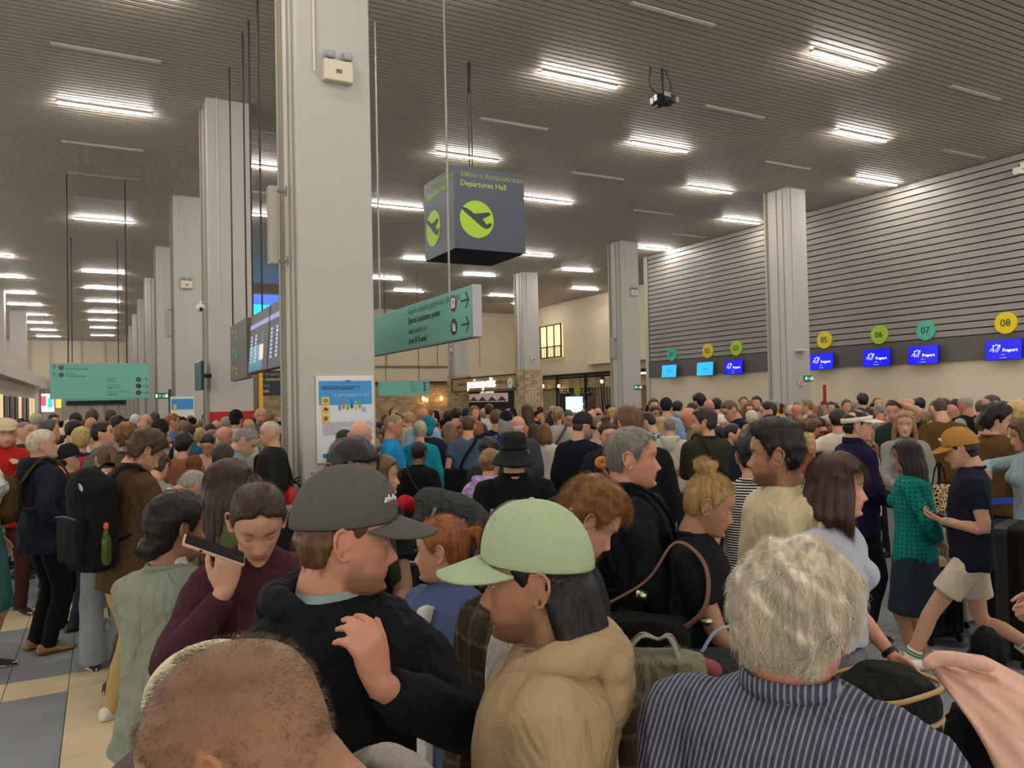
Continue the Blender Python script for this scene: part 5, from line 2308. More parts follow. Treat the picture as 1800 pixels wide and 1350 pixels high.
# the desks under them
for k, (s, y, cc) in enumerate(nums):
    r_ = empty('check_in_desk', (20.2, y, 0), -PI / 2)
    tag(r_, 'pale check-in desk under number ' + WORDN[k], 'desk')
    g = G()
    g.bbox((0, 0, .5), (1.3, .5, 1.0), .02)
    g.build('body', plain('desk_body', '#b9b2a2', .5), r_)
    g = G()
    g.bbox((0, -.05, 1.04), (1.4, .66, .05), .01)
    g.build('worktop', plain('desk_top', '#7c776e', .4), r_)

# ------------------------------------------------------------------ restaurant and shop at the back
r_ = empty('restaurant_sign', (17.72, 36.6, 2.46))
tag(r_, 'long wooden fascia sign with raised white letters between the brick based columns', 'sign')
g = G()
g.box((0, .0, .37), (.12, 7.4, .68))
g.build('board', plain('wood_board', '#a98760', .5, var=.1), r_)
g = G()
g.box((-.02, 0, .73), (.18, 7.5, .05))
g.box((-.02, 0, .01), (.18, 7.5, .05))
g.box((-.02, 3.73, .37), (.18, .05, .72))
g.build('edge', plain('frame_dark', '#3a342c', .5), r_)
txt('peinopolis', .72, '#fffaf0', r_, T_((-.09, -.1, .38)) @ RX, ext=.03, emit=1.4, font_scale=1.15)
txt('CAFE BAKERY', .22, '#2a2018', r_, T_((-.065, 2.3, .38)) @ RX)
txt('BURGERS CLUBS', .22, '#2a2018', r_, T_((-.065, -2.45, .38)) @ RX)
r_ = empty('wall_clock', (17.6, 33.0, 2.78))
tag(r_, 'round white clock at the right end of the restaurant sign', 'clock')
g = G()
g.tube([(.02, 0, 0), (-.08, 0, 0)], .30, 28, round_=False)
g.build('rim', plain('clock_rim', '#8d8a84', .4), r_, False)
g = G()
g.tube([(-.075, 0, 0), (-.09, 0, 0)], .26, 28, round_=False)
g.build('dial', plain('clock_dial', '#dedad0', .4), r_)
g = G()
g.box((-.10, 0, .07), (.012, .025, .16))
g.box((-.10, .05, -.02), (.012, .14, .02))
g.build('hands', BLACK, r_)
# restaurant interior under the sign
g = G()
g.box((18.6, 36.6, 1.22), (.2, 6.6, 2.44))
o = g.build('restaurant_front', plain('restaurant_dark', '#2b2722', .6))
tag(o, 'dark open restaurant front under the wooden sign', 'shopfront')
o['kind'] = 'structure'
r_ = empty('menu_board', (18.46, 37.4, 1.95))
tag(r_, 'lit rosy menu board inside the dark restaurant front', 'sign')
g = G()
g.box((0, 0, .14), (.08, 4.6, .46))
g.build('panel', plain('menu_panel', '#a9938a', .5, emit='#a9938a', es=.45), r_)
txt('COFFEE  SANDWICHES', .16, '#fff6e6', r_, T_((-.05, 0, .42)) @ RX, emit=1)
g = G()
for k in range(4):
    g.poly([(-.55, -.10), (0, .14), (.55, -.10)], .02, T_((-.06, 1.7 - k * 1.15, .06)) @ RX)
g.build('gable', plain('menu_dark', '#5a4f52', .5), r_)
# shop front under the far right wall
r_ = empty('storefront', (26.0, 38, 0))
tag(r_, 'dark framed glass shop front with hanging bulbs and white lettering beside the brick column', 'shopfront')
g = G()
g.box((0.1, 2, 3.42), (.3, 14.5, .16))
for yy in (-5, -2.6, -.6, 1.2, 4.5, 8.5):
    g.box((0, yy, 1.7), (.12, .14, 3.4))
g.build('frame', plain('shop_frame', '#221f1b', .5), r_)
g = G()
g.box((.5, 1.8, 1.7), (.1, 6.4, 3.4))
g.build('dark_glass', plain('shop_glass', '#34332f', .25), r_)
g = G()
g.box((.5, -3.4, 1.3), (.1, 3.6, 2.6))
g.build('wood_panel', plain('shop_wood', '#a88452', .5, var=.15), r_)
g = G()
g.box((.5, 7, 1.7), (.1, 4, 3.4))
g.build('pale_panel', plain('shop_pale', '#a09a80', .5), r_)
for q, (yy, zz, col_) in enumerate(((3.0, 1.1, '#bff0ff'),)):
    g = G()
    g.box((.3, yy, zz), (.3, 1.5, 1.9))
    g.build('lit_fridge', plain('fridge', col_, .4, emit=col_, es=1.3), r_)
txt('BEER', .55, '#c9c8be', r_, T_((-.02, 3.6, 2.45)) @ RX)
txt('HELLAS', .5, '#8a8f86', r_, T_((-.02, 1.0, 2.4)) @ RX)
disc(r_, T_((-.02, 2.1, 2.45)) @ RX, .38, plain('badge', '#9aa83a', .5))
g = G()
for k in range(5):
    g.tube([(-.05, -1.4 + k * .28, .8), (-.05, -1.2 + k * .28, 2.9 - .3 * (k % 2))], .03, 4)
g.build('chalk_drawing', plain('chalk', '#8e8b80', .7), r_)
for k, (yy, zz) in enumerate(((-4.3, 1.75), (-2.9, 1.75), (-.9, 2.9), (3.9, 2.75), (5.9, 2.8), (1.3, 1.6))):
    g = G()
    g.ell((-.25, yy, zz), (.09, .09, .11), 12, 8)
    g.build('bulb', plain('bulb', '#ffe6b0', .4, emit='#ffdf9c', es=6), r_, True)
    g = G()
    g.tube([(-.25, yy, zz + .1), (-.25, yy, 3.4)], .01, 4)
    g.build('cord', BLACK, r_)
g = G()
g.box((26.35, 34.6, 1.6), (.1, 8, 3.2))
bf_ = stru(g.build('wall_brick_bay', plain('mortar', '#7d6a50', .9)))
bricks('bricks', 26.2, 46, 26.2, 30.5, 2.6, 3.2, bf_, 5)
# ------------------------------------------------------------------ the people, nearest first
# the shaven head bent forward at the lower edge
rA, MA, HA = P(432, 1160, 300, -84, -66, 34, 'none', 'mid', 'hoodie', '#8d867f', 'person with cropped head bowed, camouflage hooded jacket, nearest at the lower left', d=.86, kind='camo', col2='#54504b', buzz=.72, skin='tan', lean=10, lod=0, legs=False, pose=('down', 'down'), neck=1.12, strand=0, eye=0, fat=.05)
me = hair_shape('crop', HA @ Matrix.Scale(.985, 4), .0045, 5)
strands(me, HA, 16000, .0042, .00016, hair_mat('#5a4938'), rA, 12, 'crown', lift=.05, name='stubble', jit=.1)
bpy.data.meshes.remove(me)
# person hidden behind, cream cap
P(395, 1130, 290, -90, -90, 22, 'short', 'dark', 'tee', '#3a3a3c', 'person in cream cap with grey-brown brim, mostly hidden behind the bowed cropped head', d=1.22, hat='cap', hatc='#d2c7a8', brimc='#5b4f4c', lod=0, legs=False, strand=300)
# grey cap, black hoodie
HB = (.02, .27, 1.33)
rB, MB, HdB = P(607, 832, 210, 142, 84, 6, 'short', 'mid', 'hoodie', '#17181a', 'person in black hoodie and washed grey cap, head turned right, hand raised to chest', d=1.68, hat='cap', hatc='#55544f', lod=0, stub=.62, skin='pink', seed=21,
                pose=(((-.065, .225, 1.365), (1, -.1, -.6), ((-.30, .0, 1), (.1, 1, .1))), 'down'), legs=False, curl=(28, 42, 30), neck=1.05, strand=1200, cap_text=('aloha', .024, .62, .088), fold=.6)
# green cap, beige hoodie
rC, MC, HdC = P(942, 905, 210, -82, -86, 3, 'nape', 'black', 'hoodie', '#ab9471', 'person in beige hoodie and pale green cap looking left', d=1.55, hat='cap', hatc='#a2b491', lod=0, stub=.65, skin='tan', seed=31, legs=False, neck=1.08, strand=3000, heavy=.15, fold=.55, infl=.03)
# white hair, striped blazer
rD, MD, HdD = P(1402, 968, 232, 14, 24, 4, 'fluffy', '#cdc3b0', 'blazer', '#44475a', 'person with white hair in pinstriped blue-grey blazer seen from behind, lower right', d=1.36, kind='pinstripe', col2='#a9adbd', kscale=1.05, lod=0, skin='red', seed=41, legs=False, heavy=.75, strand=12000, wave=.0035, fold=.7, neck=1.0, nk=-.028)
# plaid shirt and long hair between the two caps
rE, ME, HdE = P(918, 890, 150, -152, -140, 10, 'long', 'dark', 'shirt', '#3a3226', 'person with long wavy dark hair in dark plaid shirt, head hidden by the green cap', d=2.02, kind='plaid', col2='#7d6f50', lod=0, skin='tan', seed=51, legs=False, wave=.006, strand=4000)


def front_panel(M, lean, w0, w1, z0, z1, col, root, name='undershirt', y=.155, sex='m'):
    """the strip of the garment underneath where the outer one hangs open"""
    g = G()
    R = []
    for z in np.linspace(z0, z1, 14):
        t = (z - z0) / (z1 - z0)
        w = w0 + (w1 - w0) * t
        T = TM if sex == 'm' else TF
        f = float(np.interp(z, TZ, T['f'])) + y - .10
        a = np.linspace(-1, 1, 9)
        fr = [(w * u, f - .35 * (w * u) ** 2 / .1, z) for u in a]
        bk = [(w * u, f - .05, z) for u in a[::-1]]
        R.append(fr + bk)
    g.loft(np.array(R))
    me = remesh(g, .009, 2, name)
    displace(me, .003, 4)
    me.materials.append(cloth(col, fold=.5))
    return link(name, me, root)


front_panel(ME, 0, .085, .05, .82, 1.45, '#c9c4bd', rE)
# sage sweatshirt
rF, MF, HdF = P(309, 866, 118, 42, 62, 2, 'lowbun', 'black', 'sweater', '#858b7d', 'person in sage green sweatshirt with white collar and dark tied hair, left foreground', d=2.65, sex='f', lod=0, skin='olive', seed=61, pose=('front', 'down'), bc='#23262b', strand=3500, fold=.7, neck=1.0, infl=.03)
# burgundy sweater with phone
rG, MG, HdG = P(453, 848, 130, 160, 176, 30, 'tail', '#3b2a1e', 'sweater', '#43222b', 'person in burgundy sweater looking down, holding a pink phone sideways to speak', d=2.45, sex='f', lod=0, skin='fair', seed=71, eye=2, strand=4000,
                pose=('down', ((.17, .22, 1.425), (.7, -.2, -1), ((-.1, .05, 1), (.3, 1, .1)))), curl=(45, 55, 30), bc='#202024')
# auburn woman in the blue jacket
rH, MH, HdH = P(778, 903, 118, -138, -74, 2, 'tail', 'ginger', 'jacket', '#525f86', 'person in open blue jacket over white top with auburn tied hair, looking left', d=2.6, sex='f', lod=0, skin='fair', seed=81, strand=4000, bc='#25303f')
front_panel(MH, 0, .03, .022, .80, 1.43, '#d2d0cc', rH, y=.175, sex='f')
# auburn wavy short hair
P(1032, 862, 100, 78, 78, 34, 'flop', '#7d5024', 'jacket', '#262a36', 'person with wavy auburn hair bowed, hidden behind the green cap', d=2.55, lod=0, skin='fair', seed=91, strand=4200, wave=.005, bc='#25303f')
# bob, light grey tee
rI, MI, HdI = P(1472, 797, 108, 112, 92, 3, 'bob', '#3a271a', 'tee', '#a9acb8', 'person with brown bobbed hair in pale grey T-shirt and grey ribbed trousers', d=3.05, sex='f', lod=0, skin='pink', seed=101, bkind='rib', bc='#6f7075', zhem=.99, pose=(((.16, .16, .93), (.3, -1, -.2), None), 'down'), strand=5500, curl=(35, 50, 30), fold=.45)
# cream sweater
rJ, MJ, HdJ = P(1366, 742, 107, -128, -86, 0, 'quiff', 'black', 'sweater', '#cdc09a', 'tall person in cream long sleeved sweater with faded dark quiff, looking left', d=3.25, lod=0, skin='tan', stub=.65, seed=111, heavy=.25, strand=2200, bc='#b5aa8a', fold=.5, buzz=.5)
g = G()
pts = []
for a in np.linspace(-2.4, 2.4, 22):
    pts.append((.072 * math.sin(a), -.012 + .085 * math.cos(a), 1.492 - .045 * max(0, math.cos(a))))
g.tube(pts, .0022, 6)
g.build('necklace', plain('silver', '#b9b4a4', .3, metal=1), rJ, True)
# blond bun, black tee
rK, MK, HdK = P(1246, 836, 95, 98, 88, 18, 'topbun', '#9c7c4c', 'tee', '#17171a', 'person with blond hair in a top bun, black T-shirt, pushing luggage with right hand', d=3.1, sex='f', lod=0, skin='tan', seed=121, heavy=.9, strand=4500, bc='#141416',
                pose=('down', ((.16, .33, 1.02), (.3, -1, -.3), ((-.1, 1, -.15), (.5, 0, 1)))), curl=(70, 80, 50))
# black jacket, grey crop
rL, ML, HdL = P(1110, 750, 103, 76, 90, 0, 'crop', '#6f6a62', 'jacket', '#1b1c21', 'tall person with short grey hair in black zipped jacket facing right', d=3.3, lod=0, skin='pink', seed=131, heavy=.3, strand=2500, bc='#16171b', pose=('front', ((.13, .28, 1.08), (.6, -.7, -.5), None)), fold=.9, buzz=.35)
front_panel(ML, 0, .06, .04, .80, 1.46, '#262b4a', rL, y=.165)
# long brown hair, olive dress shirt
rM, MM_, HdM = P(402, 804, 92, 44, 62, 4, 'long', '#3a281d', 'shirt', '#565b3e', 'person with very long brown hair and dark glasses in olive overshirt', d=3.75, sex='f', lod=0, skin='pink', seed=141, strand=5000, bc='#4a4f38', zhem=.55)
g = G()
for s in (-1, 1):
    ring = [(s * .033 + .024 * math.cos(a), .098, .0 + .019 * math.sin(a)) for a in np.linspace(0, 2 * PI, 14)]
    g.tube([tuple(xf(HdM, [q])[0]) for q in ring], .0022, 6)
    g.tube([tuple(xf(HdM, [q])[0]) for q in ((s * .057, .098, .004), (s * .078, .06, .006), (s * .082, -.01, .004))], .0022, 6)
g.tube([tuple(xf(HdM, [q])[0]) for q in ((-.01, .1, .004), (0, .104, .008), (.01, .1, .004))], .0022, 6)
g.build('glasses', BLACK, rM, True)
# dark slick hair above the grey cap
rN, MN, HdN = P(618, 769, 108, 168, 152, 24, 'slick', 'black', 'tee', '#16171a', 'person with slick dark hair and olive backpack strap, looking down behind the grey cap', d=3.1, lod=0, skin='olive', seed=151, heavy=.2, strand=2500, bc='#1a1a1e', pose=('front', 'strap'))
# headphones
rO, MO, HdO = P(672, 798, 72, 108, 100, 3, 'long', '#5d452c', 'shirt', '#9a8c78', 'person with long fair brown hair wearing black headphones, looking right', d=4.6, sex='f', lod=0, skin='fair', seed=161, strand=2500, bc='#33333a')
# striped tee
P(1322, 757, 84, -8, -14, 0, 'short', '#1b1512', 'tee', '#1d1d26', 'person in black and white striped T-shirt and wide black trousers, back turned', d=4.3, lod=0, kind='stripes', col2='#d6d2ca', kscale=1.9, skin='fair', seed=171, strand=2000, bottom='wide', bc='#15161a')
# brown jacket, backpack, khaki trousers
rQ, MQ, HdQ = P(254, 757, 70, 58, 72, 32, 'flop', '#45301c', 'jacket', '#4b3922', 'person in brown jacket and khaki trousers with black backpack, looking down', d=5.05, lod=0, skin='fair', stub=.4, seed=181, strand=2500, bc='#a8905f', shoes='#cfcabf', pose=('down', 'front'), lean=6)
# navy tee, mustard cap, white shorts
rR, MR, HdR = P(1690, 752, 72, -94, -84, 16, 'short', 'black', 'tee', '#171d2c', 'person walking in navy T-shirt, white shorts and mustard cap, looking at a phone', d=5.15, lod=0, hat='cap', hatc='#a3753a', skin='fair', seed=191, heavy=.35, strand=300, bottom='shorts', bc='#c9bda6', shoes='#c9c0ae',
                pose=(((.10, .17, 1.13), (.5, -1, -.4), 'up'), 'down'), cap_text=('NY', .055, -.35, .085), feet=((-.10, .42, .12), (.11, -.40, .26)), fat=.1)
# teal crochet sweater
rS, MS, HdS = P(1594, 769, 62, -72, -82, 6, 'long', 'black', 'sweater', '#107a72', 'person in teal crochet sweater and long dark denim skirt with hands behind back', d=5.65, sex='f', lod=0, kind='knit', col2='#0b4c44', skin='tan', seed=201, strand=2500, bottom='skirt', bc='#26313a', pose=('back', 'down'), shoes='#b5a88e', zhem=.80, infl=.028)

rows = [
    # left block
    (10, 737, 47, 165, 172, 5, 'short', 'dark', 'jacket', '#a6231d', 'person in bright red jacket and beige flat cap at the left edge', dict(hat='flat', hatc='#b8a98a', bc='#4a2a2c', stub=.5, pose=('strap', 'pocket'))),
    (-34, 742, 60, 120, 120, 0, 'bob', 'grey', 'sweater', '#8f948c', 'person in mottled grey top cut off by the left edge', dict(kind='print', col2='#c9c9c0', sex='f', bottom='skirt', bc='#3d6a66', d=5.9)),
    (43, 740, 38, 120, 122, -8, 'crop', 'salt', 'jacket', '#2c2a2c', 'person with cropped grey hair looking up behind the red jacket', {}),
    (74, 753, 55, 66, 86, -8, 'crop', '#bdb4a2', 'jacket', '#1d212d', 'white haired bearded person in navy rain jacket and tan boots, looking up', dict(d=6.4, bc='#101114', shoes='#8a6a42', pose=('down', 'pocket'), hood=True, heavy=.3, stub=.5, fold=1.0)),
    (86, 738, 40, 95, 92, -6, 'short', 'dgrey', 'jacket', '#3a3330', 'person with dark grey hair raising a hand to the mouth at the left', dict(pose=('down', 'face'), stub=.3)),
    (130, 738, 36, 40, 50, 0, 'short', 'black', 'tee', '#d9d4cc', 'dark haired person in white shirt behind the curly blond head at left', {}),
    (143, 753, 40, -10, 10, 0, 'curly', '#a58d58', 'shirt', '#b0304a', 'person with curly blond hair and pink collar in the left crowd', dict(sex='f')),
    (120, 784, 44, 60, 70, -6, 'short', 'dark', 'jacket', '#41371f', 'person in olive brown jacket with black cap and white paper above it', dict(hat='cap', hatc='#1b1b22', d=7.0)),
    (181, 740, 44, 60, 95, -12, 'short', 'black', 'tee', '#5a5f58', 'person with thick dark hair looking up in grey-green T-shirt', {}),
    (185, 778, 56, -8, -24, 0, 'tail', '#5a442e', 'shirt', '#cfc4b0', 'person in cream shirt with dark stripes, pale jeans and pink scrunchie', dict(d=6.0, kind='wide_stripes', col2='#3a2420', sex='f', bottom='wide', bc='#7d8588', kscale=1.2)),
    (222, 744, 48, 5, 0, 0, 'curly', '#6b4623', 'tee', '#4a4a44', 'person with frizzy auburn hair behind the brown jacket', dict(sex='f')),
    (251, 738, 30, 0, 0, 0, 'bald', 'grey', 'tee', '#6b6d70', 'person with sunburnt bald head left of the third column', dict(skin='red')),
    (257, 727, 28, 10, 0, 0, 'bald', 'grey', 'tee', '#4d5560', 'taller person with pink bald head behind the sunburnt bald one', dict(skin='pink')),
    (238, 727, 27, 0, 0, 0, 'crop', 'white', 'tee', '#8a8d92', 'person with cropped white hair left of the bald heads', {}),
    (281, 740, 42, -4, 0, 0, 'crop', 'brown', 'hoodie', '#cfc7b6', 'person in cream hoodie with black cap seen from behind', dict(hat='cap', hatc='#1d1d1f')),
    (276, 790, 60, 40, 20, 30, 'short', 'brown', 'sweater', '#83837f', 'person in grey sweatshirt with elbow bent, bowed behind the brown jacket', dict(d=5.9, lean=18, pose=('hip', 'hip'))),
    (160, 733, 27, 0, 0, 0, 'crop', 'blond', 'tee', '#d0cbc0', 'person with pale cropped hair and white shirt in the left crowd', {}),
    (133, 727, 27, 0, 0, 0, 'short', 'black', 'tee', '#5f646c', 'person in dark cap in the left crowd', dict(hat='beanie', hatc='#2a2e2c')),
    (64, 728, 26, 10, 0, 0, 'crop', 'grey', 'jacket', '#7a7464', 'person in beige beanie behind the looking-up heads at left', dict(hat='beanie', hatc='#a89c84')),
    (94, 727, 26, 160, 150, 0, 'short', 'black', 'tee', '#4a3f44', 'dark haired person facing us beside the shop signs', {}),
    (194, 720, 28, 0, 0, 0, 'short', 'brown', 'tee', '#8d8478', 'tall brown haired person standing out of the left crowd', {}),
    (206, 730, 33, 20, 40, 10, 'short', 'black', 'tee', '#a89f94', 'person with black hair bent slightly in front of the tall brown haired one', {}),
    (162, 723, 25, 0, 0, 0, 'curly', 'brown', 'tee', '#7d6f62', 'person with round brown hair near the teal sign', {}),
    (323, 760, 42, 12, 20, 4, 'puff', 'black', 'tee', '#8a5a44', 'person with full black hair beside the cream hoodie', dict(sex='f')),
    (341, 800, 40, 10, 0, 0, 'puff', '#5a3620', 'tee', '#6b3f28', 'person in patterned brown headscarf low in the crowd', dict(hat='scarf', hatc='#6e4127', d=7.6, zoff=0)),
    (335, 826, 58, 60, 60, 55, 'short', 'grey', 'tee', '#d3cec6', 'person in white T-shirt bending far forward', dict(lean=48, d=5.8, pose=('front', 'front'))),
    (366, 760, 40, -165, -160, 30, 'short', 'dark', 'tee', '#c49a92', 'person in pink T-shirt looking down left of the grey-green one', dict(pose=('phone', 'front'))),
    (395, 747, 36, 125, 120, 6, 'bald', 'grey', 'jacket', '#3c3f42', 'bald person with glasses in dark grey jacket before the red cabinet', dict(stub=.3, skin='pink')),
    (433, 751, 46, 70, 110, 34, 'crop', '#75706a', 'tee', '#6f7d80', 'person in grey-blue T-shirt bending over beside the near column', dict(lean=22, pose=('front', 'down'), heavy=.4, d=7.2)),
    (475, 740, 41, -70, -100, 0, 'crop', '#a9a094', 'jacket', '#23241f', 'person with cropped white hair in dark olive jacket at the near column', dict(heavy=.3, d=8.0)),
    (415, 723, 31, -6, 20, 0, 'short', 'black', 'hoodie', '#c2bcae', 'person in black cap worn backwards before the red cabinet', dict(hat='backcap', hatc='#17181a')),
    (458, 716, 27, 175, 175, 8, 'bald', 'brown', 'tee', '#55585f', 'balding person facing us below the security sign', dict(stub=.4)),
    (437, 736, 30, 0, -10, 0, 'short', 'blond', 'shirt', '#9a9484', 'person with straight blond fringe right of the black cap', dict(sex='f')),
    (391, 787, 38, 0, 10, 0, 'puff', '#2a1c14', 'tee', '#4a4038', 'person with pinned dark curls behind the very long brown hair', dict(sex='f', d=7.0)),
    (517, 738, 36, 0, -20, 10, 'short', 'grey', 'shirt', '#2d4470', 'person in blue flowered shirt partly behind the near column', dict(kind='floral', col2='#9fb0cf', d=9.6, pose=('phone', 'front'))),
    (322, 738, 27, 0, 0, 0, 'short', 'dirty', 'tee', '#5c5f58', 'person with sandy hair before the information poster at left', {}),
    (331, 746, 34, 10, 20, 5, 'flop', 'brown', 'tee', '#2f5f74', 'person with brown hair and blue shirt left of centre-left crowd', {}),
    (352, 751, 34, -10, 0, 6, 'curly', 'blond', 'tee', '#9c8c70', 'person with sandy curls near the pink T-shirt', dict(sex='f')),
    (368, 743, 30, 150, 160, 20, 'short', 'dark', 'tee', '#4a4c50', 'dark haired person looking down left of the bald one with glasses', {}),
    (380, 737, 25, 0, 0, 0, 'bald', 'grey', 'tee', '#8a8a86', 'bald pink head just left of the grey haired one at the red cabinet', dict(skin='pink')),
    (397, 731, 27, 0, 0, 0, 'crop', 'grey', 'tee', '#85837e', 'grey haired head in front of the red cabinet', {}),
    (272, 725, 24, 0, 0, 0, 'short', 'brown', 'tee', '#6d655c', 'brown haired head below the green exit sign', {}),
    (303, 727, 29, 80, 85, 0, 'short', 'ginger', 'tee', '#4c6a94', 'person with ginger hair in blue T-shirt before the small poster', {}),
    # middle block
    (634, 738, 54, 20, 10, 0, 'bald', 'grey', 'tee', '#cfc8be', 'person with sunburnt bald head in white T-shirt before the blue poster', dict(skin='pink', d=6.3, heavy=.3)),
    (692, 727, 41, 90, 95, 4, 'crop', '#7d6a55', 'tee', '#1a84b8', 'sunburnt person in bright blue T-shirt right of the near column', dict(skin='red', d=8.6, heavy=.5, bkind='print', bc='#1f4f78', stub=.2)),
    (738, 738, 38, 4, 0, 0, 'short', '#a09684', 'shirt', '#14808f', 'grey haired person in loose turquoise tunic seen from behind', dict(zhem=.58, heavy=.5, sex='f')),
    (737, 772, 46, 6, 24, 4, 'crop', 'black', 'sweater', '#131417', 'person in black long sleeved top with a thin strap across the back', dict(sex='f', skin='brown', d=7.4, bc='#3a1a20')),
    (743, 716, 29, 0, 0, 0, 'bald', 'grey', 'shirt', '#8fb0cc', 'bald tanned head above pale blue shirt in the middle crowd', dict(skin='red')),
    (754, 732, 34, -6, 0, 0, 'none', 'black', 'shirt', '#20293a', 'person in turquoise headscarf beside the pale blue shirt', dict(hat='scarf', hatc='#157f93', sex='f')),
    (791, 739, 32, -20, -30, 0, 'long', 'dirty', 'tank', '#1d1d21', 'person in black sleeveless dress with shaggy fair hair', dict(sex='f', pose=('hip', 'hip'))),
    (823, 730, 37, 8, 4, 4, 'short', '#4d3420', 'tee', '#47596f', 'person in slate blue T-shirt with a large black sling bag', dict(heavy=.5)),
    (839, 738, 27, 0, 0, 10, 'bob', 'ginger', 'tee', '#6a5a44', 'person with smooth ginger-brown hair right of the slate blue T-shirt', dict(sex='f')),
    (873, 720, 33, -4, 4, 0, 'short', '#5a4028', 'tee', '#171c2a', 'person in navy T-shirt with brown hair behind the blue printed top', dict(heavy=.4)),
    (890, 724, 34, 0, -8, 0, 'bob', 'grey', 'shirt', '#16244e', 'grey haired person in navy cap and blue printed top', dict(hat='cap', hatc='#181b24', kind='floral', col2='#4f86c2', sex='f', heavy=.3)),
    (911, 730, 36, -2, 0, 0, 'bald', 'white', 'puffer', '#3b3f45', 'bald person in grey quilted jacket behind the black bucket hat', dict(kind='quilt', skin='pink')),
    (903, 764, 64, -4, 2, 0, 'short', 'black', 'tee', '#121314', 'broad person in black bucket hat and black T-shirt seen from behind', dict(hat='bucket', hatc='#1d1e1f', d=5.0, heavy=.7, lod=0, strand=0)),
    (862, 787, 52, 12, 30, 6, 'bun', '#7a5c38', 'hoodie', '#9a78ae', 'person in lavender hoodie with claw-clipped fair hair', dict(sex='f', d=5.9, kind='print', col2='#b59ac4')),
    (859, 769, 46, 0, 0, 0, 'puff', '#1e1611', 'sweater', '#26282b', 'person with dark curls in charcoal top behind the lavender hoodie', dict(sex='f', d=7.2)),
    (925, 711, 27, -50, -70, 0, 'long', 'brown', 'tank', '#c98464', 'person in peach sleeveless top with long brown hair under the clock', dict(sex='f')),
    (820, 719, 24, 0, 0, 0, 'short', 'dark', 'tee', '#3d4c7d', 'person in navy cap over white hair near the restaurant sign', dict(hat='cap', hatc='#202a40')),
    (801, 717, 25, 0, 0, 8, 'short', 'dark', 'tee', '#b06a7a', 'person in rose T-shirt with dark hair in the far middle', {}),
    (834, 714, 25, 170, 160, 0, 'long', 'auburn', 'tee', '#5a4a44', 'long haired person facing us under the restaurant sign', dict(sex='f')),
    (860, 710, 24, 0, 0, 0, 'short', 'brown', 'tee', '#d3cfc6', 'person in white T-shirt under the lit restaurant letters', {}),
    (957, 744, 31, 2, 0, 0, 'bob', '#6b4322', 'tee', '#c9c0b2', 'person with short copper hair in white knit top and bright blue trousers', dict(sex='f', d=10.2, bc='#173a9a')),
    (1023, 728, 42, 28, 50, 14, 'short', 'brown', 'jacket', '#12161f', 'bearded person in dark cap and dark navy jacket, back turned', dict(hat='cap', hatc='#2a2628', stub=.7, d=8.0, bc='#101216')),
    (1000, 720, 29, 150, 160, 25, 'crop', 'dgrey', 'tee', '#bdb8ae', 'person with grey cropped hair looking down left of the dark cap', dict(kind='print', col2='#6f6f6a', kscale=.5)),
    (981, 714, 31, 0, 10, 0, 'tail', 'dirty', 'sweater', '#aaa698', 'person with messy fair ponytail and grey shoulder bag', dict(sex='f')),
    (1056, 728, 40, 60, 80, 0, 'crop', '#6a5442', 'jacket', '#a89a84', 'person with shaven head in profile left of the facing one with a bun', {}),
    (1068, 741, 46, 165, 160, 5, 'topbun', '#2a1c14', 'jacket', '#1d1d20', 'person with high dark bun facing us beside the grey haired black jacket', dict(sex='f', d=7.2)),
    (1106, 720, 52, -20, -30, 12, 'short', '#5d4228', 'shirt', '#141518', 'tall brown haired person in black shirt with an olive shoulder strap', dict(heavy=.5, d=5.6)),
    (1139, 724, 36, -40, -60, 22, 'short', 'dark', 'shirt', '#3d5f78', 'bearded person in blue flowered shirt looking down', dict(kind='floral', col2='#b9c9c4', stub=.7)),
    (1163, 731, 30, 0, 0, 0, 'long', 'blond', 'sweater', '#b5a98e', 'person with long blond hair behind the cream hood', dict(sex='f')),
    (1177, 733, 33, 4, -6, 0, 'crop', '#77716a', 'hoodie', '#bdb6a4', 'person with cropped grey hair in cream hooded top seen from behind', dict(d=9.6)),
    (1238, 716, 50, -30, -82, 0, 'short', '#2c2018', 'sweater', '#2d2f22', 'person in dark olive sweater with brown shoulder strap, arms folded, looking left', dict(stub=.6, pose=('cross', 'cross'), d=7.2)),
    (1211, 715, 36, -110, -112, 26, 'bald', 'grey', 'shirt', '#93806a', 'bald person leaning to the left behind the olive sweater', dict(skin='red', lean=14)),
    (1287, 742, 41, 70, 88, 0, 'short', '#231a14', 'shirt', '#1b2130', 'bearded dark haired person with a white tote on the shoulder', dict(stub=.8)),
    (1264, 745, 36, 0, -10, 0, 'short', 'black', 'shirt', '#23262e', 'dark haired person between the olive sweater and the tote bag', {}),
    (1316, 742, 35, 10, 30, 0, 'tail', 'dirty', 'tee', '#6b8494', 'person with fair ponytail in washed blue T-shirt', dict(sex='f')),
    (1283, 704, 33, -110, -120, 28, 'short', '#5c4630', 'shirt', '#121a2f', 'person in navy polo leaning over at the counters', dict(lean=16, heavy=.4)),
    (1350, 706, 34, -100, -96, 0, 'short', '#1c1512', 'shirt', '#b9b0a0', 'dark haired person with glasses in profile below counter four', {}),
    (1352, 729, 38, -20, -30, 0, 'short', 'dark', 'jacket', '#2a3038', 'person in dark blue beanie behind the cream sweater', dict(hat='beanie', hatc='#232a33')),
    (1228, 694, 24, -50, -60, 0, 'puff', 'black', 'tee', '#c9c2b8', 'person with thick black hair standing highest under counter three', {}),
    (1246, 702, 26, 0, 0, 0, 'bald', 'grey', 'tee', '#b5ada0', 'sunburnt bald head under counter three', dict(skin='red')),
    (1259, 700, 25, 0, 0, 0, 'short', 'black', 'tee', '#cdc1a6', 'person in cream T-shirt with black hair under counter three', {}),
